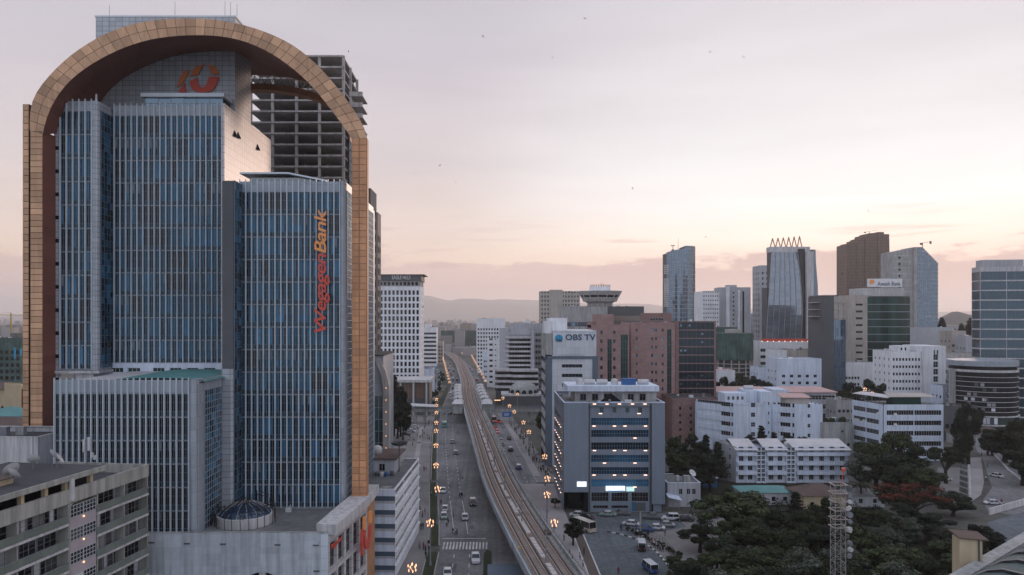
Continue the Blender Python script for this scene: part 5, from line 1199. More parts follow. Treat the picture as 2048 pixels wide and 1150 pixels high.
# dark raw slab
p, W_, H_ = bld('dark_concrete_slab', 'plain dark concrete slab tower beside open unfinished floors', 1646, 1668, 593, 420, 20, 'dark_grey', roof='roof_dark')
q = MB(); q.box(-.3, W_ + 2.5, -.3, 18, H_ + .2, H_ + .8); q.obj('roof_cap', 'concrete_dark', p)
for k in range(11):
    q = MB(); zz = H_ - 3 - k * 4; q.box(W_ + .02, W_ + 7.5, 2, 18, zz - .4, zz); q.box(-3, -.02, 4, 16, zz - .4, zz) if k < 3 else None; q.obj('floor_slab', 'raw_concrete', p)
for xx in (W_ + .6, W_ + 3.8, W_ + 7):
    q = MB(); q.box(xx - .3, xx + .3, 2.4, 3, 0, H_ - 3); q.obj('pillar', 'raw_concrete', p)
curtain(p, (W_ + .3, 1.7, 0), 0, 7, H_ - 13, 5, 11, 'glass_sky', 'mullion', .08)
# netted round building
ng = thing('netted_round_building', 'drum shaped building wrapped in pale green netting over bare pillars', 'building', (XW(1478, 480), 492, 0))
r_ = XW(1518, 480) - XW(1478, 480)
q = MB(); q.lathe([(r_, ZW(721, 480)), (r_, ZW(667, 480)), (r_ * .6, ZW(666, 480)), (.1, ZW(665.8, 480))], n=28); q.obj('netting', 'netting', ng)
q = MB(); q.lathe([(r_ * .4, ZW(666, 480)), (r_ * .4, ZW(659, 480)), (.1, ZW(658.5, 480))], n=16); q.obj('roof_drum', 'tan_wall', ng)
for i in range(16):
    t = 2 * pi * i / 16; q = MB(); q.cyl((r_ * .95 * cos(t), r_ * .95 * sin(t), 0), (r_ * .95 * cos(t), r_ * .95 * sin(t), ZW(720, 480)), .45, n=5); q.obj('pillar', 'tan_wall', ng)
for k in range(4):
    q = MB(); q.lathe([(r_ * .97, ZW(728 + 8 * k, 480) - .5), (r_ * .97, ZW(728 + 8 * k, 480)), (.1, ZW(728 + 8 * k, 480))], n=28); q.obj('floor_slab', 'raw_concrete', ng)
q = MB(); q.lathe([(r_ * .8, 0), (r_ * .8, ZW(720, 480))], n=20); q.obj('core', 'dark_grey', ng)
p, W_, H_ = bld('green_flat_block', 'low dark green block behind the netted round building', 1432, 1475, 655, 540, 16, 'netting', front=lambda W, Hh: grid(W, 6, 8, 1.4, 1.8, 4, 4.2))
# right edge banded tower
p, W_, H_ = bld('banded_edge_tower', 'blue glass tower striped with white floor bands at the picture edge', 1960, 2150, 534, 352, 9, 'concrete_pale', front=lambda W, Hh: bands(W, 16, 3.95, 1.3, 4.55, .1, .1, 26, 1, 4), left=lambda W, Hh: bands(W, 16, 3.95, 1.3, 4.55, .1, .1, 6), glass='glass_band', frame='mullion', rz=radians(-11))
q = MB(); q.box(1.4, 19, 1.5, 8, H_ - .9, H_ + 3.4); q.obj('plant_room', 'grey_wall', p)
# dark rounded glass building
rb = thing('rounded_dark_building', 'rounded dark glass building with thin white floor lines above a pale shopfront', 'building', (XW(2048, 300) + 4, 332, 0))
rr = XW(2048, 300) + 4 - XW(1962, 312)
zt_, zm_ = ZW(727, 305), ZW(746, 305)
q = MB(); q.lathe([(rr * 1.02, zm_ + 1.6), (rr * 1.02, zt_), (.1, zt_ + .1)], n=40); q.obj('roof_ring', 'alu_panel', rb)
q = MB(); q.lathe([(rr * .97, zm_), (rr * .97, zm_ + 1.6)], n=40); q.lathe([(rr, 9.5), (rr, zm_ - 1)], n=40); q.obj('glass_drum', 'glass_dark', rb)
q = MB(); q.lathe([(rr * 1.015, zm_ - 1.0), (rr * 1.015, zm_), (rr * .95, zm_ + .02)], n=40); q.obj('ledge', 'concrete_pale', rb)
for k in range(8):
    zz = 11.5 + k * (zm_ - 12.5) / 8; q = MB(); q.lathe([(rr * 1.006, zz), (rr * 1.006, zz + .22), (rr, zz + .22)], n=40); q.obj('floor_line', 'concrete_pale', rb)
for k in range(16):
    t = -pi * .92 + R.uniform(0, 1.1); zz = 13 + R.randrange(7) * (zm_ - 12.5) / 8; q = MB(); q.box(-.7, .7, -.12, .05, 0, 1.3); q.obj('blind', 'curtain', rb, (rr * cos(t), rr * sin(t), zz - 1), t + pi / 2)
q = MB(); q.lathe([(rr * 1.01, 9.5), (rr * 1.01, 6.4)], n=40); q.lathe([(rr * .98, 5.8), (rr * .98, 0)], n=40); q.obj('shopfront', 'glass_teal', rb)
q = MB(); q.lathe([(rr * 1.04, 5.7), (rr * 1.04, 6.3), (rr * .98, 6.3)], n=40); q.lathe([(rr * 1.04, 9.4), (rr * 1.04, 9.9), (rr * .98, 9.9)], n=40); q.obj('canopy_ring', 'concrete_pale', rb)
for k in range(14):
    t = -pi * .98 + k * .1; q = MB(); q.box(-.6, .6, -.3, 0, 6.6, 9.2); q.obj('shop_sign', R.choice(('sign_white', 'glass_sky', 'white_blue', 'curtain')), rb, (rr * 1.02 * cos(t), rr * 1.02 * sin(t), 0), t + pi / 2)
q = MB(); t = pi * 1.04; q.box(-1.1, 1.1, -1.6, .2, 0, zm_); q.obj('stair_pier', 'concrete', rb, (rr * 1.02 * cos(t), rr * 1.02 * sin(t), 0), t + pi / 2)

# ================================================================ mid-distance white blocks
p, W_, H_ = bld('long_pink_roof_block', 'long low office block with a pale pink sheet roof', 1433, 1672, 785, 335, 13, 'grey_wall', front=lambda W, Hh: bands(W, 4, 1.9, 3, 4.1, .4, .4, 36, 2, 9), glass='glass', frame='frame_white', roof='roof', par=.1)
q = MB(); q.hexa([(-.5, -.8, H_), (W_ * .45, -.8, H_), (W_ * .45, 13, H_ + 1.3), (0, 13, H_ + 1.3), (-.5, -.8, H_ + .3), (W_ * .45, -.8, H_ + .3), (W_ * .45, 13, H_ + 1.6), (0, 13, H_ + 1.6)]); q.hexa([(W_ * .58, -.8, H_), (W_ + .5, -.8, H_), (W_ - 2, 13, H_ + 1.3), (W_ * .58, 13, H_ + 1.3), (W_ * .58, -.8, H_ + .3), (W_ + .5, -.8, H_ + .3), (W_ - 2, 13, H_ + 1.6), (W_ * .58, 13, H_ + 1.6)]); q.obj('sheet_roof', 'roof_pink', p)
q = MB(); q.box(W_ * .45, W_ * .58, -2.5, 12, 0, H_ + 1.5); q.obj('stair_tower', 'white_blue', p)
# white twin block
tw = thing('white_twin_block', 'white flat roofed twin block with window bands and stepped roofs', 'building', (XW(1412, 288), 288, 0))
W1 = XW(1512, 288) - XW(1412, 288); th = ZW(812, 280)
facade(tw, (0, 14, 0), radians(-52), 17.5, th, bands(17.5, 5, 1.7, 2.5, 3.75, .6, 1.6, 14, 1, 1) + [(16.2, 17.1, 2.6 + 3.75 * r, 4.1 + 3.75 * r, 1, 1) for r in range(5)], 'white_blue', 'glass', 'frame_white', t=.3)
ex, ey = rot2(17.5, 0, radians(-52)); ey += 14
facade(tw, (ex, ey, 0), 0, 12, th - .02, grid(12, 1, 5, 1.6, 1.7, 2.5, 3.75, 0, 2, 2, x0=1.4), 'white_blue', 'glass', 'frame_white')
q = MB(); q.prism([(.1, 14.1), (ex, ey + .5), (ex + 12, ey + .5), (ex + 12, 16), (.1, 16)], 0, th - .7); q.obj('body', 'white_blue', tw)
q = MB(); q.prism([(0, 14), (ex, ey), (ex + 12, ey), (ex + 12, 16), (0, 16)], th - .69, th - .6); q.obj('roof', 'roof', tw)
q = MB(); q.box(ex - 2, ex + 6.5, 5, 14, th - .6, th + 3.4); q.box(ex + 6.6, ex + 11.5, 7, 16, th - .6, th + 4.4); q.box(ex + 11.6, ex + 16.2, 4, 14, 0, th + 4.2); q.obj('roof_storey', 'white_blue', tw)
for i in range(4): link('window', winmesh(.9, 1.4, 2, 1, 'glass', 'frame_white'), tw, (ex - 1 + i * 1.8, 4.95, th + .9))
for i in range(5):
    for c in range(2): link('window', winmesh(.5, 1.1, 1, 1, 'glass_dark', 'frame_white'), tw, (ex + 12.8 + c * 1.7, 3.95, 3 + i * 3.75))
e2 = ex + 16
facade(tw, (e2, 3.2, 0), radians(-40), 9.0, th - .05, bands(9, 5, 1.6, 2.6, 3.75, 1.8, 2.2, 5) + [(.2, 1.2, 2.6 + 3.75 * r, 4.0 + 3.75 * r, 1, 1) for r in range(5)] + [(7.4, 8.2, 2.6 + 3.75 * r, 4.2 + 3.75 * r, 1, 1) for r in range(5)], 'white_blue', 'glass', 'frame_white')
fx_, fy_ = rot2(9, 0, radians(-40)); fx_ += e2; fy_ += 3.2
facade(tw, (fx_, fy_, 0), 0, 10, th - .06, grid(10, 1, 5, 1.1, 1.4, 2.6, 3.75, 0, 1, 2, x0=-.2), 'white_blue', 'glass', 'frame_white')
facade(tw, (fx_ + 10, fy_, 0), pi / 2, 12, th - .06, grid(12, 3, 5, 1.1, 1.4, 2.6, 3.75), 'white_blue')
q = MB(); q.prism([(e2, 3.4), (fx_ + .1, fy_ + .5), (fx_ + 9.9, fy_ + .5), (fx_ + 9.9, 8), (e2, 8)], 0, th - .5); q.obj('body', 'white_blue', tw)
q = MB(); q.box(fx_ - 3, fx_ + 6, fy_ + 3, fy_ + 8, th - .5, th + 2.2, 0); q.hexa([(fx_ - 4.6, fy_ + 2, th + 2.2), (fx_ + 6.6, fy_ + 2, th + 2.2), (fx_ + 6.2, fy_ + 9, th + 3.2), (fx_ - 4.4, fy_ + 9, th + 3.2), (fx_ - 4.6, fy_ + 2, th + 2.4), (fx_ + 6.6, fy_ + 2, th + 2.4), (fx_ + 6.2, fy_ + 9, th + 3.4), (fx_ - 4.4, fy_ + 9, th + 3.4)], 1); q.obj('roof_cafe', ['tan_wall', 'roof_pink'], tw)
q = MB(); q.cyl((ex + 7.4, 11, th + 5.2), (ex + 11, 11, th + 5.2), .85, n=12); tag(q.obj('water_tank', 'dish', None, (tw.location.x, tw.location.y, 0)), 'long pinkish white tank on the white twin block', 'water tank')
# blue-white angular block
ab = thing('angled_white_block', 'pale blue angular office block with five window rows and a roof terrace', 'building', (XW(1768, 272), 272, 0))
aw = XW(1887, 272) - XW(1768, 272); ah = ZW(809, 272)
facade(ab, (0, 0, 0), 0, aw, ah, bands(aw, 5, 1.75, 1.6, 3.75, .9, .6, 22, 1, 2), 'white_blue', 'glass', 'frame_white', t=.35)
AA = atan2(-16, 3.5)
lx, ly = rot2(-16.4, 0, AA)
facade(ab, (lx - .4, ly, 0), AA, 16.4, ah, bands(16.4, 5, 1.75, 1.6, 3.75, .6, 2.0, 18, 1, 2), 'white_blue', 'glass', 'frame_white', t=.35)
facade(ab, (aw, 0, 0), pi / 2, 16, ah, grid(16, 4, 5, 1.2, 1.6, 1.7, 3.75), 'white_blue')
q = MB(); q.prism([(.1, .45), (aw - .45, .45), (aw - .45, 18), (lx + .4, ly + .4), (-.1, .5)], 0, ah - .6); q.obj('body', 'white_blue', ab)
q = MB(); q.prism([(0, .1), (aw, .1), (aw, 18), (lx, ly)], ah - .6, ah - .5); q.obj('roof', 'roof', ab)
q = MB(); q.hexa([(lx - .5, ly - .5, ah + 2.4), (1.5, .6, ah + 2.2), (6, 5, ah + 2.6), (lx + 5, ly + 3, ah + 2.8), (lx - .5, ly - .5, ah + 2.6), (1.5, .6, ah + 2.4), (6, 5, ah + 2.8), (lx + 5, ly + 3, ah + 3.0)]); q.obj('awning', 'roof_white', ab)
q = MB(); q.hexa([(3, 2.2, ah + 2.4), (aw - 1, 2.2, ah + 2.4), (aw - 3, 9, ah + 3.2), (5, 9, ah + 3.2), (3, 2.2, ah + 2.6), (aw - 1, 2.2, ah + 2.6), (aw - 3, 9, ah + 3.4), (5, 9, ah + 3.4)]); q.obj('terrace_roof', 'tan_wall', ab)
q = MB(); q.box(5, aw * .7, 3, 8, ah - .5, ah + 2.3); q.obj('terrace_room', 'glass_green', ab)
for i in range(9):
    q = MB(); q.cyl((lx + (0 - lx) * i / 8, ly * (1 - i / 8) + .3, ah - .5), (lx + (0 - lx) * i / 8, ly * (1 - i / 8) + .3, ah + 2.4), .08, n=4); q.obj('awning_post', 'dark_grey', ab)
for i, (u, rw) in enumerate(((3, 3), (4.6, 3), (9, 3), (19, 4), (26, 4), (26, 3))):
    if u < 20: c_ = rot2(u * .75 - 16.4, -.25, AA); pos_ = (c_[0] - .4, c_[1], 1.9 + rw * 3.75)
    else: pos_ = (u - 22, -.3, 1.9 + rw * 3.75)
    q = MB(); q.lathe([(.02, 0), (.35, .05), (.6, .2)], n=10); o = q.obj('window_dish', 'dish', ab, pos_); o.rotation_euler = (radians(65), 0, -.3)
# tall white block behind
p, W_, H_ = bld('tall_white_block', 'tall white block with a rounded windowed wing and a blank stair tower', 1783, 1843, 703, 365, 18, 'white_wall', front=lambda W, Hh: grid(W, 9, 9, .95, 1.35, 2.5, 3.55, .4), left=lambda W, Hh: grid(W, 4, 9, .95, 1.35, 2.5, 3.55, .4), glass='glass', frame='frame')
sW = XW(1887, 363) - XW(1842, 363)
facade(p, (W_ + .02, -1.5, 0), 0, sW, ZW(692, 363), [(sW * .45, sW * .66, 3 + 3.55 * r, 5.8 + 3.55 * r, 2, 2) for r in range(9)] + [(sW * .46, sW * .53, H_ - 1.5, H_ + .8, 1, 1), (sW * .6, sW * .67, H_ - 1.5, H_ + .8, 1, 1)], 'white_wall', 'glass_green', 'frame_white')
q = MB(); q.box(W_ + .03, W_ + sW, -1.0, 17, 0, ZW(692, 363)); q.obj('stair_tower', 'white_wall', p)
q = MB(); q.box(W_ * .35, W_ * .75, 4, 12, H_ - .9, H_ + 2.6); q.obj('plant_room', 'white_wall', p)
for i in range(2): link('window', winmesh(.8, 1.4, 1, 1, 'glass_dark', 'frame'), p, (W_ * .45 + i * 2, 3.94, H_ + .4))
# balconied white residence near the park
RY = 236.
rs = thing('balconied_residence', 'four storey pale blue residence with balconies and white sheet roofs', 'building', (XW(1472, RY), RY, 0))
rw_ = XW(1697, RY) - XW(1472, RY); rh = ZW(901, RY) + .2
secs = [(0, 6.2, 'b'), (6.2, 9.3, 's'), (9.3, 15.6, 'b'), (15.6, 18.6, 's'), (18.6, rw_, 'b')]
for a_, b_, k_ in secs:
    wd = b_ - a_
    if k_ == 's':
        hol = grid(wd, 2, 8, 1.05, 1.1, .6, 1.36, .2, 2, 2); fy = -.6
    else:
        n_ = 2 if wd < 8 else 5
        hol = grid(wd, n_, 4, 1.5, 1.6, .9, 2.95, .3, 3, 1); fy = 0
    facade(rs, (a_, fy, 0), 0, wd, rh - (.6 if k_ == 's' else 0), hol, 'white_blue', 'glass_dark', 'frame_white', t=.3)
    if k_ == 'b':
        for r in range(1, 4):
            q = MB(); q.box(a_ + .1, b_ - .1, -1.3, 0, r * 2.95 - .2, r * 2.95, 0); q.box(a_ + .1, b_ - .1, -1.3, -1.22, r * 2.95, r * 2.95 + .85, 0); q.box(a_ + .1, a_ + .18, -1.22, 0, r * 2.95, r * 2.95 + .85, 0); q.box(b_ - .18, b_ - .1, -1.22, 0, r * 2.95, r * 2.95 + .85); q.obj('balcony', 'white_blue', rs)
        q = MB(); e = .5; q.hexa([(a_ - e, -1.2, rh), (b_ + e, -1.2, rh), (b_ + e * .2, 7, rh + 2.3), (a_ - e, 7, rh + 2.3), (a_ - e, -1.2, rh + .15), (b_ + e, -1.2, rh + .15), (b_ + e * .2, 7, rh + 2.45), (a_ - e, 7, rh + 2.45)]); q.hexa([(a_ - e, 7, rh + 2.3), (b_ + e * .2, 7, rh + 2.3), (b_ + e, 14.6, rh), (a_ - e, 14.6, rh), (a_ - e, 7, rh + 2.45), (b_ + e * .2, 7, rh + 2.45), (b_ + e, 14.6, rh + .15), (a_ - e, 14.6, rh + .15)]); q.obj('roof', 'roof_white', rs)
    else:
        q = MB(); q.box(a_ - .2, b_ + .2, -.9, 12, rh - .6, rh - .4); q.obj('stair_roof', 'roof', rs)
q = MB(); q.box(.1, rw_ - .1, .4, 14, 0, rh); q.obj('body', 'white_blue', rs)
lx, ly = -4.1, 11
ln = sqrt(lx * lx + ly * ly)
facade(rs, (lx, ly, 0), atan2(-ly, -lx), ln, rh + .0, [(ln * .3, ln * .3 + .9, .9 + 2.95 * r, 2.5 + 2.95 * r, 1, 2) for r in range(4)] + [(ln * .7, ln * .7 + .9, .9 + 2.95 * r, 2.5 + 2.95 * r, 1, 2) for r in range(4)], 'grey_wall', 'glass')
q = MB(); q.slab([(0, 0), (1, 0), (1, 0)], 0, .1) if False else None
q.v = []; q.f = []; q.m = []; q.face([(lx, ly, rh), (0, 0, rh), (lx * .4, ly * .5 + .4, rh + 2.3)]); q.obj('gable', 'grey_wall', rs)
q = MB(); q.cyl((0, 0, 1.0), (0, 1.6, 1.3), 1.05, n=14); q.box(-.8, .8, -.2, 1.6, 0, .5); tag(q.obj('water_tank', 'concrete_pale', None, (XW(1577, RY + 4), RY + 4, rh - .4)), 'round cream water tank on the balconied residence roof', 'water tank')
# small house beside the grey office block
p, W_, H_ = bld('small_grey_house', 'small flat roofed grey house with four windows beside the grey office block', 1335, 1401, 966, 206, 12, 'grey_wall', front=lambda W, Hh: [(3.2, 4.2, Hh - 3.2, Hh - 1.6, 2, 1), (5.3, 6.3, Hh - 3.2, Hh - 1.6, 2, 1), (6.8, 7.8, Hh - 3.2, Hh - 1.6, 2, 1)], frame='frame_white', glass='glass_dark', roof='roof', cop='white_blue', par=.2)
q = MB(); q.hexa([(-.5, -3, 3.2), (3, -4, 2.6), (3, 0, 3.0), (-.5, 0, 3.6), (-.5, -3, 3.35), (3, -4, 2.75), (3, 0, 3.15), (-.5, 0, 3.75)]); q.obj('porch_roof', 'white_blue', p)
dish(None, (XW(1383, 210), 210, ZW(962, 206)), 1.1, .6, 40, lab='white satellite dish on the small grey house')
for i, (x0, x1, yt, Y, D, wm, rf, lab, f_) in enumerate([
    (1555, 1643, 718, 395, 16, 'white_blue', 'roof_white', 'white curved balcony block with five floors below the lit podium', lambda W, Hh: grid(W, 5, 6, 1.7, 1.5, 2.4, 3.6, 1.2, 2)),
    (1677, 1748, 725, 425, 14, 'white_wall', 'roof', 'white block with four window rows and a blank end beside the dark slab', lambda W, Hh: grid(W * .62, 7, 5, 1.2, 1.5, 2.6, 3.6, .3) ),
    (1885, 2060, 708, 400, 22, 'concrete_pale', 'roof', 'long low pale glass gallery behind the tall white block', lambda W, Hh: bands(W, 6, 2.4, 2, 5, .3, .3, 12, 1, 6)),
    (1886, 1952, 772, 345, 10, 'white_blue', 'roof_brown', 'two storey house with a brown roof behind the tall white block', lambda W, Hh: grid(W, 5, 3, 1.2, 1.6, 9, 3.6)),
    (1517, 1560, 735, 430, 14, 'white_blue', 'roof_teal', 'pale house with a teal roof beside the curved balcony block', lambda W, Hh: grid(W, 4, 3, 1.2, 1.4, 4, 4)),
    (1548, 1574, 700, 450, 14, 'white_wall', 'roof', 'narrow white block below the lit podium', lambda W, Hh: bands(W, 5, 1.2, 4, 4.4, .3, .3, 6)),
    (1592, 1638, 700, 455, 14, 'tan_wall', 'roof', 'beige block with dark windows below the lit podium', lambda W, Hh: grid(W, 5, 6, 1.2, 1.5, 3, 4.2)),
    (1815, 1908, 655, 560, 24, 'grey_wall', 'roof', 'wide blank grey wall block at the foot of the chamfered tower', lambda W, Hh: []),
    (1903, 1932, 662, 520, 14, 'tan_wall', 'roof', 'yellowish apartment block by the hillside trees', lambda W, Hh: bands(W, 7, 1.8, 4, 4.6, .3, 2, 4)),
    (1932, 1957, 672, 500, 12, 'grey_wall', 'roof_pink', 'small block under a bright pink roof beside the banded tower', lambda W, Hh: grid(W, 4, 6, 1, 1.4, 4, 4.5)),
    (1437, 1470, 741, 430, 12, 'white_wall', 'sign_red', 'little house with a red roof in the trees', lambda W, Hh: grid(W, 3, 2, 1.2, 1.3, 3, 4)),
    (1672, 1712, 801, 320, 10, 'concrete', 'roof_brown', 'low house with a wide rusty roof beside the pink roof block', lambda W, Hh: grid(W, 4, 3, 1.2, 1.3, 3, 4.2)),
    (1642, 1705, 845, 285, 14, 'concrete', 'roof_teal', 'low shed with a teal roof between the two white blocks', lambda W, Hh: grid(W, 6, 1, 1.2, 1.3, 3, 4.2)),
    (1887, 1955, 812, 318, 9, 'dark_grey', 'roof_brown', 'dark market arcade under the brown roofed house', lambda W, Hh: grid(W, 6, 2, 1.6, 2, 1.2, 3.8)),
]): bld(['curved_balcony_block', 'white_block', 'glass_gallery', 'brown_roof_house', 'teal_roof_house', 'narrow_block', 'beige_block', 'blank_wall_block', 'apartment_block', 'pink_roof_block', 'red_roof_house', 'rusty_roof_house', 'teal_shed', 'market_arcade'][i], lab, x0, x1, yt, Y, D, wm, front=f_, left=lambda W, Hh: grid(W, 3, max(1, int(Hh / 4.5)), 1.2, 1.4, 2.6, 4), roof=rf, par=.5)
# houses hidden in the park
def hiproof(name, label, x, y, W, D, Hh, wm, rm, rz=0., ov=.7, rh=2.2):
    p = thing(name, label, 'house', (x, y, 0), rz)
    facade(p, (0, 0, 0), 0, W, Hh, grid(W, max(2, int(W / 3.2)), 1, 1.2, 1.3, 1.0, 3), wm, 'glass_dark', 'frame_white'); facade(p, (W, 0, 0), pi / 2, D, Hh, [], wm); facade(p, (0, D, 0), -pi / 2, D, Hh, [], wm); facade(p, (W, D, 0), pi, W, Hh, [], wm)
    q = MB(); m_ = min(W, D) / 2; a_ = [(-ov, -ov, Hh - .1), (W + ov, -ov, Hh - .1), (W + ov, D + ov, Hh - .1), (-ov, D + ov, Hh - .1)]; r0_, r1_ = (m_, D / 2, Hh + rh), (W - m_, D / 2, Hh + rh)
    q.face([a_[0], a_[1], r1_, r0_]); q.face([a_[2], a_[3], r0_, r1_]); q.face([a_[1], a_[2], r1_]); q.face([a_[3], a_[0], r0_]); q.obj('roof', rm, p); return p
x, y, _ = G(1608, 1022); hiproof('park_house', 'low house with a dark brown hipped roof in the park', x, y, 12, 9, 4.2, 'cream', 'roof_brown', .1)
x, y, _ = G(1500, 1010); hiproof('park_shed', 'shed with a bright teal sheet roof by the residence', x - 2, y, 14, 8, 3.6, 'grey_wall', 'roof_teal', 0, .5, 1.0)
x, y, _ = G(1740, 1018); hiproof('park_house', 'little house with a pale grey roof under the flame tree', x - 4, y + 2, 9, 6, 3.4, 'grey_wall', 'roof', 0, .5, 1.2)
x, y, _ = G(1405, 975); hiproof('kiosk', 'small bright blue kiosk behind the small grey house', x, y, 4.5, 4, 3, 'roof_blue', 'white_blue', 0, .4, .8)
x, y, _ = G(1370, 1035); 
tr = thing('trellis_fence', 'white trellis fence panel before the small grey house', 'fence', (XW(1327, 203), 203, 0))
for i in range(8): q = MB(); q.box(i * .62, i * .62 + .07, 0, .07, 0, 3); q.obj('slat', 'steel_white', tr)
for i in range(4): q = MB(); q.box(0, 4.4, -.05, 0, .4 + i * .8, .47 + i * .8); q.obj('rail', 'steel_white', tr)

# ================================================================ near roof with ventilation tower at the lower right
nr_ = thing('corrugated_arched_roof', 'near hall roof of green corrugated arched sheets with a grey gutter', 'building', (60, 112, 0))
def rp(x, y, z): return ((x - CX) * (H - z) / (y - HY), (H - z) * F / (y - HY), z)
a, b = Vector(rp(1880, 1165, 22)), Vector(rp(2070, 1055, 22)); d = (b - a).normalized(); n_ = Vector((d.y, -d.x, 0))
q = MB(); q.hexa([a - d * 8, b + d * 12, b + d * 12 + n_ * 1.6, a - d * 8 + n_ * 1.6] + [v + Vector((0, 0, .3)) for v in (a - d * 8, b + d * 12, b + d * 12 + n_ * 1.6, a - d * 8 + n_ * 1.6)]); q.obj('gutter', 'concrete', nr_, world=True)
Lt = (b - a).length
for k in range(9):
    s = -6 + k * (Lt + 12) / 9; st = (Lt + 12) / 9
    c0 = a + d * s + n_ * 1.8; q = MB(); prev = None
    for j in range(11):
        o0 = c0 + n_ * (j * 1.5); rise = 1.6 * sin(min(1, j / 2.2) * pi / 2) - .05 * j * j * .12
        e0 = o0 + Vector((0, 0, .25 + rise)); e1 = o0 + d * (st * .97) + Vector((0, 0, .25 + rise * .78))
        if prev: q.face([prev[0], prev[1], e1, e0])
        prev = (e0, e1)
    q.obj('roof_sheet', 'sheet_green' if 'sheet_green' in MAT else 'roof_teal', nr_, world=True)
    q = MB(); prev = None
    for j in range(11):
        o0 = c0 + n_ * (j * 1.5); rise = 1.6 * sin(min(1, j / 2.2) * pi / 2) - .05 * j * j * .12; e0 = o0 + Vector((0, 0, .3 + rise))
        if prev: q.cyl(prev, e0, .09, n=4)
        prev = e0
    q.obj('roof_ridge', 'steel_white', nr_, world=True)
q = MB(); q.hexa([a - d * 8 + n_ * .1, b + d * 12 + n_ * .1, b + d * 12 + n_ * 18, a - d * 8 + n_ * 18] + []) if False else None
pp = [a - d * 8 + n_ * .2, b + d * 12 + n_ * .2, b + d * 12 + n_ * 18, a - d * 8 + n_ * 18]
q = MB(); q.prism([(v.x, v.y) for v in pp], 0, 21.95); q.obj('hall_wall', 'concrete', nr_, world=True)
vt = thing('ventilation_tower', 'square cream ventilation tower with a flat overhanging cap beside the corrugated roof', 'tower', (0, 0, 0))
c = Vector(rp(1942, 1126, 22)); vt.location = (c.x, c.y, 0); vt.rotation_euler = (0, 0, -.12)
q = MB(); q.box(-1.3, 1.3, 0, 1.9, 0, 24.9); q.obj('shaft', 'cream', vt)
q = MB(); q.hexa([(-1.5, -.3, 25.0), (1.9, -.3, 24.8), (1.9, 2.5, 25.1), (-1.5, 2.5, 25.3), (-1.5, -.3, 25.15), (1.9, -.3, 24.95), (1.9, 2.5, 25.25), (-1.5, 2.5, 25.45)]); q.obj('cap', 'roof_brown', vt)
q = MB(); q.cyl((.95, -.1, 20), (.85, -.1, 24.8), .1, n=6); q.obj('drain_pipe', 'dark_grey', vt)

# ================================================================ left edge background
p, W_, H_ = bld('netted_tower', 'dark building under construction wrapped in blue green netting left of the arch', -60, 43, 676, 470, 20, 'netting', front=lambda W, Hh: grid(W, 9, 7, 2.2, 2.4, 5, 4), right=lambda W, Hh: grid(W, 4, 7, 2.2, 2.4, 5, 4), glass='glass_dark', frame='concrete_dark', roof='roof_dark')
q = MB(); q.box(W_ - 4.6, W_ - 3.4, -.3, 0, H_ - 13, H_ - 6); q.box(W_ - .9, W_ + .1, -.3, 0, H_ - 11, H_ - 6.5); q.obj('banner', 'sign_cyan', p)
q = MB(); q.box(W_ * .7, W_ * .85, 4, 10, H_, H_ + 3); q.obj('stair_head', 'concrete_dark', p)
ca = thing('battlement_house', 'old cream house with battlements and arches left of the arch', 'building', (XW(-40, 380), 380, 0))
q = MB(); w_ = XW(43, 380) - XW(-40, 380); hh = ZW(770, 380); q.box(0, w_, 0, 12, 0, hh - 2, 0); q.box(w_ - 8, w_, -1, 6, 0, hh, 0); q.obj('wall', 'cream', ca)
for i in range(6): q = MB(); q.box(w_ - 8 + i * 1.4, w_ - 7.2 + i * 1.4, -1, -.4, hh, hh + 1.2); q.obj('battlement', 'cream', ca)
for i in range(5): q = MB(); q.slab([(0, 0), (1.4, 0), (1.4, 2.4), (1.1, 3.0), (.7, 3.2), (.3, 3.0), (0, 2.4)], -.1, .1); q.obj('arched_window', 'glass_dark', ca, (1 + i * 2.4, 0, 4))
q = MB(); q.hexa([(-1, -1.5, hh - 2), (w_ - 8.2, -1.5, hh - 2), (w_ - 8.2, 6, hh + 1), (-1, 6, hh + 1), (-1, -1.5, hh - 1.8), (w_ - 8.2, -1.5, hh - 1.8), (w_ - 8.2, 6, hh + 1.2), (-1, 6, hh + 1.2)]); q.obj('roof', 'roof_brown', ca)
fo = thing('flyover', 'pale concrete flyover passing left of the arch', 'bridge', (XW(0, 300), 300, 0))
q = MB(); q.box(-90, 12, 0, 9, 11, 12.2, 0); q.box(-90, 12, -.2, .1, 12.2, 14.4, 1); q.obj('deck', ['concrete', 'concrete_pale'], fo)
for i in range(5): q = MB(); q.box(-70 + i * 18, -68.4 + i * 18, 3, 6, 0, 11); q.obj('pier', 'concrete', fo)
for i, (xa, xb, yy, Y, rm) in enumerate(((-40, 45, 825, 230, 'roof_teal'), (-60, 44, 848, 205, 'roof_brown'))):
    x = XW(xa, Y); hiproof('low_roof_house', ('low house with a teal roof' if i == 0 else 'low house with a reddish roof') + ' below the flyover', x, Y, XW(xb, Y) - x, 10, ZW(yy, Y) - 1, 'grey_wall', rm)
cr = thing('tower_crane', 'faint crane jib over the netted tower beside the arch', 'crane', (XW(22, 560), 560, 0))
q = MB(); q.cyl((0, 0, 0), (0, 0, ZW(626, 560)), .5, n=4); q.obj('mast', 'yellow', cr); q = MB(); q.cyl((-26, 0, ZW(630, 560)), (9, 0, ZW(630, 560)), .35, n=4); q.cyl((-26, 0, ZW(630, 560)), (0, 0, ZW(625, 560)), .12, n=4); q.obj('jib', 'yellow', cr)
cr = thing('tower_crane', 'yellow crane above the green netted building at the avenue end', 'crane', (XW(933, 1165), 1165, 0))
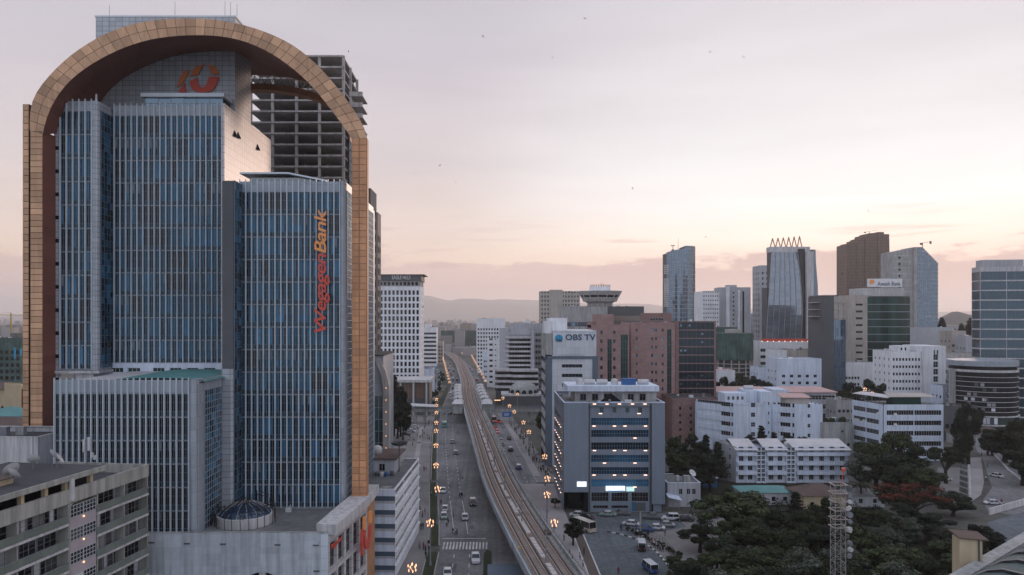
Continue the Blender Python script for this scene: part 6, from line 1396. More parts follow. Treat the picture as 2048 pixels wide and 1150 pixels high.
q = MB(); q.cyl((0, 0, 0), (0, 0, ZW(651, 1165)), .5, n=4); q.obj('mast', 'yellow', cr); q = MB(); q.cyl((-8, 0, ZW(653, 1165)), (14, 0, ZW(653, 1165)), .35, n=4); q.box(-5.5, -3.5, -.5, .5, ZW(655, 1165), ZW(651, 1165)); q.obj('jib', 'yellow', cr)
# ================================================================ elevated light railway
va = thing('railway_viaduct', 'curving concrete railway viaduct with two tracks above the avenue', 'viaduct', (0, 160, 0))
VY = []
y = 70.
while y < 1090: VY.append(y); y += 6 if y < 260 else 12 if y < 600 else 25
def sweep(name, mat, prof, ys=VY, parent=va, axis=vc, smooth=False):
    q = MB()
    for y0, y1 in zip(ys, ys[1:]):
        for (xa, za), (xb, zb_) in zip(prof, prof[1:] + prof[:1]):
            q.face([(axis(y0) + xa, y0, za), (axis(y0) + xb, y0, zb_), (axis(y1) + xb, y1, zb_), (axis(y1) + xa, y1, za)])
    return q.obj(name, mat, parent, world=True)
# smooth axis
_ax = [(y, interp(VC, y)) for y in range(40, 1121, 10)]
for _ in range(6): _ax = [_ax[0]] + [(_ax[i][0], (_ax[i - 1][1] + 2 * _ax[i][1] + _ax[i + 1][1]) / 4) for i in range(1, len(_ax) - 1)] + [_ax[-1]]
vs_ = lambda y: interp(_ax, y)
sweep('deck', 'concrete', [(-4.7, 5.7), (-2.6, 4.6), (2.6, 4.6), (4.9, 5.7), (4.9, 6.5), (-4.7, 6.5)], axis=vs_)
sweep('track_bed', 'ballast', [(-3.6, 6.52), (3.8, 6.52), (3.8, 6.66), (-3.6, 6.66)], axis=vs_)
sweep('parapet', 'parapet_l' if 'parapet_l' in MAT else 'concrete_pale', [(-4.75, 6.3), (-4.45, 6.3), (-4.45, 7.5), (-4.75, 7.5)], axis=vs_)
sweep('parapet', 'concrete', [(4.6, 6.3), (4.95, 6.3), (4.95, 7.3), (4.6, 7.3)], axis=vs_)
for xr in (-2.95, -1.2, 1.15, 2.9):
    sweep('rail', 'rail', [(xr - .05, 6.66), (xr + .05, 6.66), (xr + .05, 6.86), (xr - .05, 6.86)], axis=vs_)
    sweep('guard_strip', 'kerb_black', [(xr + .22, 6.67), (xr + .5, 6.67), (xr + .5, 6.73), (xr + .22, 6.73)], axis=vs_, ys=[y for y in VY if y < 500])
for sgn, xo in ((-1, -4.6), (1, 4.78)):
    q = MB()
    for y0, y1 in zip(VY, VY[1:]):
        if y0 > 420: break
        for hh in (8.0, 8.45): q.cyl((vs_(y0) + xo, y0, hh), (vs_(y1) + xo, y1, hh), .035, n=4)
        for s in range(3):
            yy = y0 + (y1 - y0) * s / 3; q.cyl((vs_(yy) + xo, yy, 7.4), (vs_(yy) + xo, yy, 8.45), .03, n=4)
    q.obj('railing', 'steel', va, world=True)
q = MB(); q.box(-.45, .45, -.95, .95, 0, .28); cm_ = q.mesh('trough_cover', ['trough' if 'trough' in MAT else 'sleeper'])
y = 96.; k = 0
while y < 330:
    if k % 7 != 5:
        dx = vs_(y + 1) - vs_(y - 1); o = link('trough_cover', cm_, va, (vs_(y), y, 6.66), -atan2(dx, 2), world=True)
    y += 2.15 if k % 7 != 4 else 3.2; k += 1
q = MB(); y = 80.
while y < 420:
    for c in (-2.07, 2.03): q.box(vs_(y) + c - 1.2, vs_(y) + c + 1.2, y - .13, y + .13, 6.64, 6.70)
    y += 1.0
tag(q.obj('sleeper', 'sleeper', va, world=True), kind='stuff')
for y in (112, 139, 166, 196, 226, 258, 292, 326, 462, 500, 540, 580, 625, 670, 720, 770):
    x = vs_(y); q = MB(); q.cyl((x + .0, y, 6.66), (x + .0, y, 12.2), .16, .11, n=7); q.cyl((x - 2.6, y, 11.6), (x + 2.6, y, 11.6), .06, n=4); q.cyl((x - 2.4, y, 11.6), (x, y, 10.4), .05, n=4); q.cyl((x + 2.4, y, 11.6), (x, y, 10.4), .05, n=4); q.obj('catenary_post', 'galv', va, world=True)
for y in (104, 132, 164.5, 194, 222, 252, 282, 312, 342, 470, 505, 540, 580, 620, 660, 700, 750, 800, 850, 900):
    x = vs_(y); q = MB(); q.hexa([(x - 1.1, y - .9, 0), (x + 1.1, y - .9, 0), (x + 1.1, y + .9, 0), (x - 1.1, y + .9, 0), (x - 1.4, y - 1, 3.4), (x + 1.4, y - 1, 3.4), (x + 1.4, y + 1, 3.4), (x - 1.4, y + 1, 3.4)]); q.hexa([(x - 1.4, y - 1, 3.4), (x + 1.4, y - 1, 3.4), (x + 1.4, y + 1, 3.4), (x - 1.4, y + 1, 3.4), (x - 2.6, y - 1.1, 4.62), (x + 2.6, y - 1.1, 4.62), (x + 2.6, y + 1.1, 4.62), (x - 2.6, y + 1.1, 4.62)]); q.obj('pier', 'grey_blue', va, world=True)
for c_ in (-2.07, 2.03):
    sweep('contact_wire', 'dark_grey', [(c_ - .03, 11.4), (c_ + .03, 11.4), (c_ + .03, 11.46), (c_ - .03, 11.46)], axis=vs_, ys=[y for y in VY if y < 520])
# signal boxes and equipment at deck level
for i, (yy, off, m, s) in enumerate(((147, -3.8, 'yellow', .5), (177, .7, 'dish', .6), (158, 4.2, 'roof_brown', 1.4))):
    q = MB(); q.box(-s / 2, s / 2, -s, s, 0, .5); q.obj('equipment_box', m, va, (vs_(yy) + off, yy, 6.5), world=True)
# abutment wall and planter under the viaduct
q = MB(); q.box(-1.0, 6, 140, 152.7, 0, 1.8); tag(q.obj('utility_shed', 'slate' if 'slate' in MAT else 'grey_blue', None), 'low blue grey wall box under the viaduct', 'wall')
q = MB(); q.prism([(-1.9, 140), (-.2, 140), (-.2, 166), (-1.2, 167.5), (-1.9, 165)], 0, .18); tag(q.obj('verge', 'lawn'), kind='structure')
for i, (x, y, w_, d_, h_) in enumerate(((11.6, 196, 2.2, 3.2, 2.8), (14.2, 172, 2.4, 3.4, 2.6))):
    q = MB(); q.box(-w_ / 2, w_ / 2, -d_ / 2, d_ / 2, 0, h_, 0); q.box(-w_ / 2 - .15, w_ / 2 + .15, -d_ / 2 - .15, d_ / 2 + .15, h_, h_ + .12, 1); tag(q.obj('equipment_cabin', ['grey_blue', 'concrete']), ('grey service cabin beside the viaduct opposite the grey office block' if i == 0 else 'grey service cabin behind the small pavement tree'), 'cabin')
# station canopies and the footbridge
st = thing('railway_station', 'viaduct station with pale curved canopies on both platforms', 'station', (vs_(420), 420, 0))
for sgn in (-1, 1):
    q = MB()
    for y0, y1 in zip(range(372, 470, 8), range(380, 478, 8)):
        xa, xb = vs_(y0), vs_(y1); o0, o1 = sorted((sgn * 4.9, sgn * 8.8))
        q.hexa([(xa + o0, y0, 5.2), (xa + o1, y0, 5.2), (xb + o1, y1, 5.2), (xb + o0, y1, 5.2), (xa + o0, y0, 7.4), (xa + o1, y0, 7.4), (xb + o1, y1, 7.4), (xb + o0, y1, 7.4)])
    q.obj('platform', 'concrete_pale', st, world=True)
    for k in range(5):
        y0 = 388 + k * 17; xc = vs_(y0 + 6) + sgn * 6.9
        q = MB(); prev = None
        for j in range(9):
            t = pi * (.12 + .76 * j / 8); p0 = (xc + 2.3 * cos(t), 9.4 + 1.1 * sin(t))
            if prev: q.hexa([(prev[0], y0, prev[1]), (p0[0], y0, p0[1]), (p0[0], y0 + 13, p0[1]), (prev[0], y0 + 13, prev[1]), (prev[0], y0, prev[1] + .2), (p0[0], y0, p0[1] + .2), (p0[0], y0 + 13, p0[1] + .2), (prev[0], y0 + 13, prev[1] + .2)])
            prev = p0
        q.obj('canopy', 'concrete_pale', st, world=True)
        q = MB(); q.cyl((xc, y0 + 2, 7.4), (xc, y0 + 2, 11), .2, n=5); q.cyl((xc, y0 + 11, 7.4), (xc, y0 + 11, 11), .2, n=5); q.obj('canopy_post', 'galv', st, world=True)
    xc = vs_(376) + sgn * 7.2
    q = MB(); q.box(xc - 2.4, xc + 2.4, 366, 378, 5.2, 9.8, 0); q.hexa([(xc - 2.7, 365, 9.8), (xc + 2.7, 365, 9.8), (xc + 2.7, 380, 9.8), (xc - 2.7, 380, 9.8), (xc - 1.6, 368, 11), (xc + 1.6, 368, 11), (xc + 1.6, 378, 11), (xc - 1.6, 378, 11)], 1); q.obj('stair_hall', ['concrete', 'concrete_pale'], st, world=True)
fb = thing('footbridge', 'grey footbridge crossing the avenue at the station with railings', 'bridge', (-20, 370, 0))
for xa, xb in ((-43, vs_(370) - 10.5), (vs_(370) + 10.5, 24.5)):
    q = MB(); q.box(xa, xb, 368, 372, 5.6, 7.2, 0); q.obj('deck', 'concrete', fb, world=True)
    q = MB()
    for yy in (368.1, 371.9):
        q.box(xa, xb, yy - .05, yy + .05, 8.2, 8.3)
        n_ = int((xb - xa) / 1.5)
        for i in range(n_ + 1): q.box(xa + (xb - xa) * i / n_ - .04, xa + (xb - xa) * i / n_ + .04, yy - .04, yy + .04, 7.2, 8.2)
    q.box(xa, xb, 368.05, 368.15, 7.2, 8.0); q.obj('railing', 'galv', fb, world=True)
for x in (-38, -33.5, 18, 21.5):
    q = MB(); q.cyl((x, 370, 0), (x, 370, 5.6), .7, n=10); q.obj('pier', 'concrete', fb, world=True)
q = MB(); q.hexa([(-43, 368, 5.8), (-43, 372, 5.8), (-52, 372, .2), (-52, 368, .2), (-43, 368, 7.2), (-43, 372, 7.2), (-52, 372, 1.2), (-52, 368, 1.2)]); q.hexa([(-40, 364, 9), (-28, 364, 8.4), (-28, 367.5, 9.2), (-40, 367.5, 9.8), (-40, 364, 9.2), (-28, 364, 8.6), (-28, 367.5, 9.4), (-40, 367.5, 10)]); q.obj('stair', 'concrete_pale', fb, world=True)
yt = thing('yellow_gantry', 'yellow lattice gantry beam beside the footbridge', 'gantry', (-47, 366, 0))
q = MB()
for i in range(8):
    a = -53 + i * 1.6; q.cyl((a, 366, 5.0), (a + .8, 366, 6.6), .08, n=4); q.cyl((a + .8, 366, 6.6), (a + 1.6, 366, 5.0), .08, n=4)
for zz in (5.0, 6.6): q.cyl((-53, 366, zz), (-40, 366, zz), .12, n=4)
for x in (-53, -40): q.cyl((x, 366, 0), (x, 366, 6.6), .2, n=5)
q.obj('beam', 'yellow', yt, world=True)
sgn_ = thing('road_sign', 'blue overhead direction sign before the footbridge', 'sign', G(1013, 853))
q = MB(); q.cyl((2.2, 0, 0), (2.2, 0, 7), .14, n=6); q.obj('post', 'galv', sgn_); q = MB(); q.box(-2.0, 2.2, -.2, -.1, 4.6, 7.0); q.obj('panel', 'sign_bluebright' if 'sign_bluebright' in MAT else 'roof_blue', sgn_); q = MB(); q.box(-1.2, 1.4, -.24, -.21, 5.9, 6.2); q.box(-1.2, .9, -.24, -.21, 5.3, 5.6); q.obj('legend', 'sign_white', sgn_)

# ================================================================ street lamps
def lamp_parts():
    heads = [(0, 0, .55)] + [(.72 * cos(2 * pi * i / 5 + .3), .72 * sin(2 * pi * i / 5 + .3), .2) for i in range(5)] + [(.6 * cos(2 * pi * i / 4), .6 * sin(2 * pi * i / 4), -.55) for i in range(4)]
    pole = MB(); pole.lathe([(.3, 0), (.28, .6), (.16, 1.0), (.12, 7.9), (.16, 8.0)], n=8)
    crown = MB()
    for x, y, z_ in heads: crown.cyl((0, 0, 7.6), (x, y, 8.75 + z_ - .08), .06, n=4)
    bulb = MB(); bulb.lathe([(.02, -.04), (.09, .04), (.12, .18), (.08, .36), (.02, .5)], n=7)
    return heads, pole, crown, bulb
LH, lp, lc, lb = lamp_parts()
lpm, lcm, lbm = lp.mesh('pole', ['galv']), lc.mesh('arms', ['galv']), lb.mesh('bulb', ['bulb'], True)
far = MB(); far.v += lp.v; far.f += lp.f; far.m += [0] * len(lp.f)
for src, off, mi in [(lc, (0, 0, 0), 0)] + [(lb, (x, y, 8.75 + z_), 1) for x, y, z_ in LH]:
    i = len(far.v); far.v += [(v[0] + off[0], v[1] + off[1], v[2] + off[2]) for v in src.v]; far.f += [tuple(i + k for k in f) for f in src.f]; far.m += [mi] * len(src.f)
farm = far.mesh('street_lamp', ['galv', 'bulb'])
def lamp(x, y, lab, grp, near):
    if near:
        t = thing('street_lamp', lab, 'street lamp', (x, y, .1), R.uniform(0, 1), grp)
        link('pole', lpm, t); ar = link('arms', lcm, t)
        for hx_, hy_, hz_ in LH: link('bulb', lbm, ar, (hx_, hy_, 8.75 + hz_))
    else: tag(link('street_lamp', farm, None, (x, y, 0), R.uniform(0, 1)), lab, 'street lamp', grp)
NUM = lambda i: ORD[i]
for i, (x, y) in enumerate([(-13.8, 129), (-13, 157), (-13.8, 188), (-16.4, 218), (-19, 252), (-21.4, 284.6), (-23, 307), (-25.4, 340), (-27.5, 368), (-29.5, 395)]):
    lamp(x, y, f'{NUM(i)} lit cluster lamp on the bank side verge counting up the avenue', 'lamps on the bank side verge', y < 300)
y = 500; i = 0
while y < 880: lamp(-28.8 - .08 * (y - 502), y, f'{NUM(i)} lit cluster lamp on the lawn strip beyond the footbridge', 'lamps beyond the footbridge', False); y += 27; i += 1
for i, (x, y) in enumerate([(12.9, 157), (13.2, 182), (14.6, 200), (16.2, 232), (13.7, 282), (12.7, 308), (10, 343), (8.3, 366), (5.6, 401), (14, 422), (11, 458)]):
    lamp(x, y, f'{NUM(i)} lit cluster lamp on the office side pavement counting up the avenue', 'lamps on the office side pavement', y < 300)
y = 510; i = 0
while y < 860: lamp(-4.8 - .055 * (y - 510), y, f'{NUM(i)} lit cluster lamp on the far pavement past the terraced hotel', 'lamps past the terraced hotel', False); y += 29; i += 1
for i, (xx, yy, Y) in enumerate(((1730, 778, 330), (1744, 786, 325), (1917, 731, 395), (1951, 728, 392), (846, 708, 840), (865, 708, 850), (924, 706, 870))):
    o = link('street_lamp', farm, None, (XW(xx, Y), Y, ZW(yy, Y) - 9.0)); tag(o, ['lit cluster lamp above the angled white block', 'lower lit cluster lamp above the angled white block', 'lit cluster lamp before the glass gallery', 'lit cluster lamp at the rounded dark building', 'far lit lamp beside the striped far block', 'far lit lamp right of the striped far block', 'far lit lamp at the viaduct bend'][i], 'street lamp', 'distant cluster lamps')
    if o.location.z > .5:
        q = MB(); q.cyl((0, 0, -o.location.z), (0, 0, 0), .2, .2, 6); q.obj('base_pole', 'galv', o)
# road lamp with curved arms in the park
dl = thing('curved_arm_lamp', 'double curved arm street lamp among the park trees', 'street lamp', (XW(1735, 146), 146, 0))
q = MB(); q.cyl((0, 0, 0), (0, 0, 5.8), .1, .07, 6); q.obj('pole', 'galv', dl)
for sg in (-1, 1):
    q = MB(); pr = (0, 0, 5.4)
    for t in range(1, 7): p_ = (sg * t * .5, 0, 5.4 + .7 * sin(t / 6 * pi / 2)); q.cyl(pr, p_, .05, n=5); pr = p_
    q.obj('arm', 'galv', dl); q = MB(); q.box(sg * 3 - .35, sg * 3 + .35, -.15, .15, 6.0, 6.15); q.obj('lamp_head', 'dish', dl)

# ================================================================ vehicles
PAINT = {'white': (.62, .63, .66), 'silver': (.36, .37, .39), 'black': (.02, .02, .025), 'blue': (.03, .09, .25), 'red': (.38, .04, .04), 'green': (.25, .36, .32), 'teal': (.12, .32, .30), 'cream': (.55, .48, .42), 'grey': (.14, .145, .15)}
for k_, v_ in PAINT.items(): M('paint_' + k_, v_, .25, .0, spec=.5)
M('car_glass', (.015, .018, .022), .06, 0, spec=.6)
CAR = {}
def loft(q, secs, m):
    """secs: list of (y, [(x,z)...]) closed rings"""
    n = len(secs[0][1]); i = len(q.v)
    for y, ring in secs: q.v += [(x, y, z_) for x, z_ in ring]
    for s in range(len(secs) - 1):
        for k in range(n): q.f.append((i + s * n + k, i + s * n + (k + 1) % n, i + (s + 1) * n + (k + 1) % n, i + (s + 1) * n + k)); q.m.append(m)
    q.f.append(tuple(i + n - 1 - k for k in range(n))); q.m.append(m); e = i + (len(secs) - 1) * n; q.f.append(tuple(e + k for k in range(n))); q.m.append(m)
SPEC = {'sedan': (4.4, 1.74, .82, 1.42, (-1.55, -.75, .75, 1.5)), 'suv': (4.6, 1.86, 1.02, 1.78, (-.95, -.35, 2.0, 2.25)), 'pickup': (5.1, 1.84, 1.0, 1.76, (-1.2, -.6, .9, 1.1)), 'minibus': (4.7, 1.75, 1.05, 2.02, (-2.2, -1.7, 2.15, 2.3)), 'bus': (7.0, 2.2, 1.15, 2.7, (-3.35, -3.15, 3.2, 3.4)), 'truck': (6.5, 2.2, 1.3, 2.4, (-3.1, -2.8, -1.7, -1.5))}
def car_meshes(kind):
    if kind in CAR: return CAR[kind]
    L_, W, belt, top, (w0, w1, r1, r0) = SPEC[kind]; hw = W / 2; hl = L_ / 2; lo = .28
    def ring(h_, k=1., b=lo): return [(-hw * k * .94, b), (-hw * k, b + .25), (-hw * k, h_ - .12), (-hw * k * .9, h_), (hw * k * .9, h_), (hw * k, h_ - .12), (hw * k, b + .25), (hw * k * .94, b)]
    boxy = kind in ('minibus', 'bus')
    body = MB()
    if kind == 'pickup': secs = [(-hl, ring(belt * .78, .86)), (-hl + .2, ring(belt * .9, .97)), (w0, ring(belt)), (1.15, ring(belt)), (1.2, ring(belt * .98)), (hl, ring(belt * .98, .97))]
    elif boxy: secs = [(-hl, ring(belt * .92, .93)), (-hl + .18, ring(belt, 1)), (hl - .1, ring(belt, 1)), (hl, ring(belt, .95))]
    else: secs = [(-hl, ring(belt * .72, .84)), (-hl + .25, ring(belt * .86, .95)), (w0, ring(belt)), (r0, ring(belt)), (hl - .2, ring(belt * .95, .95)), (hl, ring(belt * .8, .86))]
    loft(body, secs, 0)
    if kind == 'truck': body.box(-hw, hw, -1.3, hl, 1.0, 2.5, 0)
    if kind == 'pickup': body.box(-hw * .8, hw * .8, 1.3, hl - .12, belt * .98, belt * .985, 0)
    glass = MB(); tw_ = .80 if not boxy else .93
    glass.hexa([(-hw * .95, w0, belt - .02), (hw * .95, w0, belt - .02), (hw * .95, r0, belt - .02), (-hw * .95, r0, belt - .02), (-hw * tw_, w1, top - .06), (hw * tw_, w1, top - .06), (hw * tw_, r1, top - .06), (-hw * tw_, r1, top - .06)])
    roof = MB(); e = .03
    roof.hexa([(-hw * tw_ - e, w1 - e, top - .08), (hw * tw_ + e, w1 - e, top - .08), (hw * tw_ + e, r1 + e, top - .08), (-hw * tw_ - e, r1 + e, top - .08), (-hw * tw_ + .08, w1 + .1, top), (hw * tw_ - .08, w1 + .1, top), (hw * tw_ - .08, r1 - .1, top), (-hw * tw_ + .08, r1 - .1, top)])
    for sg in (-1, 1):
        for yb, yt_ in ((w0, w1), ((w0 + r0) / 2, (w1 + r1) / 2), (r0, r1)): roof.cyl((sg * hw * .95, yb, belt - .03), (sg * (hw * tw_ + .01), yt_, top - .06), .05, n=4)
    wh = MB(); rw = .32 if not kind in ('bus', 'truck') else .45
    wh.cyl((-.11, 0, 0), (.11, 0, 0), rw, n=12, m=0); rm_ = MB(); rm_.cyl((-.115, 0, 0), (.115, 0, 0), rw * .58, n=10)
    hd = MB(); hd.box(-.17, .17, -.03, .02, -.08, .08)
    CAR[kind] = (body, glass.mesh('glass', ['car_glass']), roof, (wh.mesh('wheel', ['tyre']), rm_.mesh('rim', ['galv'])), hd, SPEC[kind]); return CAR[kind]
MC = {}
def vehicle(kind, x, y, head, lab, col='white', roofc=None, brake=False, group=None, name=None, detail=True, zz=.02):
    """head: direction of travel in degrees from +Y towards -X; front of the model is -y"""
    body, gm, roof, wm_, hd, sp_ = car_meshes(kind); L_, W, belt, top, _ = sp_; hl = L_ / 2; hw = W / 2
    def me(nm, mb, mat):
        k = (kind, nm, mat)
        if k not in MC: MC[k] = mb.mesh(nm, [mat])
        return MC[k]
    t = thing(name or {'sedan': 'car', 'suv': 'off_road_car', 'pickup': 'pickup_truck', 'minibus': 'minibus', 'bus': 'bus', 'truck': 'truck'}[kind], lab, {'sedan': 'car', 'suv': 'car', 'pickup': 'pickup', 'minibus': 'minibus', 'bus': 'bus', 'truck': 'truck'}[kind], (x, y, zz), radians(head) + pi, group)
    link('body', me('body', body, 'paint_' + col), t); link('glass', gm, t); link('roof', me('roof', roof, 'paint_' + (roofc or col)), t)
    rw = .32 if kind not in ('bus', 'truck') else .45; ax_ = hl * .62
    for sg in (-1, 1):
        for yy in (-ax_, ax_):
            wo_ = link('wheel', wm_[0], t, (sg * (hw - .1), yy, rw))
            if detail: link('rim', wm_[1], wo_)
        if detail:
            link('headlight', me('headlight', hd, 'head'), t, (sg * hw * .62, -hl + .0, belt * .66)); link('tail_light', me('tail_light', hd, 'tail' if brake else 'sign_red'), t, (sg * hw * .66, hl + .0, belt * .72))
    return t
def vp(kind, px, py, head, lab, col='white', **k):
    x, y, _ = G(px, py); return vehicle(kind, x, y, head, lab, col, **k)
A_ = 3.5
# bank side carriageway: traffic comes towards the camera
vp('pickup', 951, 1122, 180 + A_, 'white pickup driving towards the camera below the zebra crossing', 'white')
vp('sedan', 895, 1150, 180 + A_, 'white car at the lower frame edge beside the verge', 'white')
vp('sedan', 930, 1038, 180 + A_, 'pale sedan in the middle lane just beyond the zebra crossing', 'silver', roofc='white')
vp('suv', 946, 1010, 180 + A_, 'dark van with a reddish roof in the lane next to the viaduct', 'black', roofc='cream')
vp('sedan', 890, 1021, 180 + A_, 'light blue and white taxi stopped at the verge behind another', 'silver', roofc='white')
vp('sedan', 888, 1035, 180 + A_, 'pale green car stopped first at the verge before the crossing', 'green', roofc='white')
vp('sedan', 886, 984, 180 + A_, 'white car parked half hidden by the third verge lamp', 'white')
vp('sedan', 912, 908, 180 + A_, 'white roofed car alone in the middle lane beyond the crossing', 'black', roofc='white')
vp('sedan', 905, 886, 180 + A_, 'grey car ahead of the white roofed one in the middle lane', 'grey', roofc='silver')
vp('truck', 889, 854, 180 + A_, 'teal truck approaching from under the footbridge', 'teal')
for i, (px, py, c) in enumerate(((893, 828, 'white'), (906, 828, 'black'), (913, 829, 'silver'))): vp('sedan', px, py, 90, f'{NUM(i)} car from the verge queuing under the footbridge', c, detail=False)
# other carriageway: traffic drives away
vp('suv', 1037, 938, A_, 'dark blue van with a white roof in the middle of the office side lanes', 'blue', roofc='white')
vp('suv', 1021, 902, A_, 'black car with a white roof ahead of the blue van', 'black', roofc='white')
vp('sedan', 1018, 879, A_, 'black car near the kerb of the office side lanes', 'black')
vp('sedan', 1004, 891, A_, 'grey car with a pale roof hugging the viaduct', 'grey', roofc='silver')
vp('sedan', 1002, 883, A_, 'white roofed car just ahead of the grey one by the viaduct', 'silver', roofc='white')
vp('sedan', 1007, 907, A_, 'pinkish white car half hidden by the viaduct parapet', 'cream', roofc='white')
vp('sedan', 995, 865, A_, 'silver car braking behind the red one', 'silver', roofc='white', brake=True)
vp('sedan', 991, 858, A_, 'red car braking beside the viaduct in the queue', 'red', brake=True)
vp('bus', 988, 843, A_, 'white bus with red lights queuing before the footbridge', 'cream', brake=True)
vp('sedan', 997, 845, A_, 'red roofed car beside the queuing bus', 'red', brake=True)
for i in range(16):
    y = 470 + i * 24; 
    for s, off in ((0, 2.0), (1, 5.2)):
        if R.random() < .75: vehicle(R.choice(('sedan', 'suv', 'minibus')), kl(y) + off, y + R.uniform(-6, 6), 180 + A_, f'{NUM(i)} vehicle up the {"verge" if s == 0 else "inner"} lane of the distant queue beyond the station', R.choice(('white', 'silver', 'black', 'white', 'blue', 'red')), detail=False, group='distant traffic beyond the station')
for i in range(10):
    y = 480 + i * 34
    vehicle(R.choice(('sedan', 'suv', 'minibus')), (vs_(y) + kr(y)) / 2 + 3.2, y, A_, f'{NUM(i)} distant vehicle on the hotel side of the viaduct past the station', R.choice(('white', 'silver', 'black', 'red')), detail=False, group='distant traffic past the hotel')
for i in range(18):
    y = 425 + i * 20; vehicle(R.choice(('sedan', 'suv')), kl(y) - 11 + R.choice((-1.8, 1.6)), y, A_, f'{NUM(i)} car in the service lane beside the lawn strip', R.choice(('white', 'silver', 'black', 'grey', 'blue')), detail=False, group='cars in the service lane')
# square
vp('minibus', 1300, 1142, 12, 'blue minibus with a white roof in the lower part of the square', 'blue', roofc='white')
vp('minibus', 1283, 1098, -8, 'dark minibus with a white roof beside the checkered kerb', 'black', roofc='white')
vp('bus', 1168, 1060, 32, 'cream bus half hidden by the small pavement tree', 'cream')
vp('sedan', 1156, 1033, 75, 'white car parked by the entrance corner of the grey office block', 'white')
vp('sedan', 1171, 1038, 60, 'dark car beside the white one at the entrance corner', 'black')
vp('sedan', 1216, 1032, 82, 'pale green car parked along the front of the grey office block', 'green', roofc='white')
vp('sedan', 1263, 1051, 70, 'white and black car standing before the screen post', 'white')
vp('sedan', 1290, 1062, 80, 'blue car at the corner of the car park', 'blue')
vp('sedan', 1312, 1059, 75, 'white sedan parked beside the blue car', 'white')
vp('sedan', 1332, 1053, 80, 'silver sedan in the second row of the car park', 'silver')
vp('suv', 1340, 1040, 85, 'white off road car parked before the trellis fence', 'white')
vp('pickup', 1305, 1038, 80, 'grey pickup parked behind the screen post', 'grey')
vp('sedan', 1370, 1042, 80, 'dark car parked under the first park trees', 'black')
vp('sedan', 1245, 1030, 85, 'dark motor car small beside the block entrance', 'grey')
# forecourt beside the footbridge
for i, (px, py, c) in enumerate(((782, 861, 'white'), (812, 870, 'black'), (822, 864, 'white'), (824, 858, 'silver'), (829, 855, 'white'))): vp('sedan', px, py, 70, ('white car by the foot of the edge rib', 'black car at the front of the forecourt row', 'white car behind the black one on the forecourt', 'silver car in the forecourt row', 'last white car of the forecourt row')[i], c)
vp('sedan', 1993, 954, 20, 'white car driving up the side road by the park', 'white'); vp('sedan', 1986, 1009, 80, 'white car beside the low wall of the side road', 'white')
vp('sedan', 1889, 961, 90, 'white car parked in the shade beside the park trees', 'white'); vp('sedan', 1878, 962, 90, 'black car next to the white one in the shade', 'black')
vp('sedan', 1660, 884, 90, 'white car parked between the two white blocks', 'white')
# ================================================================ side road by the park
def poly(name, pts, zl, mat):
    q = MB(); q.face([G(x, y, zl) for x, y in pts]); return tag(q.obj(name, mat), kind='structure')
poly('road', [(1944, 884), (1992, 884), (2100, 985), (2100, 1040), (1975, 1022), (1966, 1000), (1984, 975), (1966, 920)], .02, 'asphalt')
poly('pavement', [(1936, 915), (1962, 915), (1968, 965), (1962, 990), (1940, 1005)], .05, 'paving_pale')
poly('road', [(1975, 1045), (2100, 1008), (2100, 1090), (1990, 1100)], .022, 'asphalt2')
poly('car_park', [(1875, 935), (1935, 935), (1938, 990), (1880, 985)], .02, 'paving')
lw = thing('low_wall', 'low pale wall between the side road and the lower yard', 'wall', G(2010, 1030))
a, b = Vector(G(1978, 1030)), Vector(G(2075, 1002)); q = MB(); d = (b - a).normalized(); n_ = Vector((d.y, -d.x, 0)) * .2
q.hexa([a - n_, b - n_, b + n_, a + n_] + [v + Vector((0, 0, 1.7)) for v in (a - n_, b - n_, b + n_, a + n_)]); q.obj('wall', 'concrete_pale', lw, world=True)
kb2 = thing('white_kerb', 'white painted kerb stones along the side road under the trees', 'kerb', G(2020, 930))
pts = [G(1990, 912), G(2003, 925), G(2016, 940), G(2032, 952), G(2050, 968)]
for a, b in zip(pts, pts[1:]):
    a, b = Vector(a), Vector(b); n_ = 5
    for i in range(n_):
        p0, p1 = a.lerp(b, i / n_), a.lerp(b, (i + .6) / n_); s_ = Vector((.25, 0, 0)); q = MB(); q.hexa([p0 - s_, p1 - s_, p1 + s_, p0 + s_] + [v + Vector((0, 0, .45)) for v in (p0 - s_, p1 - s_, p1 + s_, p0 + s_)]); q.obj('kerb_stone', 'kerb_white', kb2, world=True)
pw = thing('park_wall', 'dark railing wall along the pavement by the park', 'wall', G(1940, 960))
for i in range(9):
    x, y, _ = G(1937 + i * .3, 905 + i * 12); q = MB(); q.box(-.3, .3, -.3, .3, 0, 2.0, 0); q.box(-.2, .2, .3, 4.5, 0, 1.3, 1); q.obj('pillar', ['kerb_white', 'concrete_dark'], pw, (x, y, 0), world=True)
fn = thing('square_fence', 'thin metal fence with green shrubs around the car park island', 'fence', G(1285, 1075))
pf = [G(1243, 1062), G(1270, 1068), G(1300, 1072), G(1325, 1085), G(1345, 1105), G(1352, 1118)]
for a, b in zip(pf, pf[1:]):
    a, b = Vector(a), Vector(b); n_ = max(2, int((b - a).length / 1.2))
    for i in range(n_):
        p0 = a.lerp(b, i / n_); q = MB(); q.cyl(p0, p0 + Vector((0, 0, 1.3)), .04, n=4); q.obj('post', 'dark_grey', fn, world=True)
    for hh in (.5, 1.25): q = MB(); q.cyl(a + Vector((0, 0, hh)), b + Vector((0, 0, hh)), .03, n=4); q.obj('rail', 'dark_grey', fn, world=True)
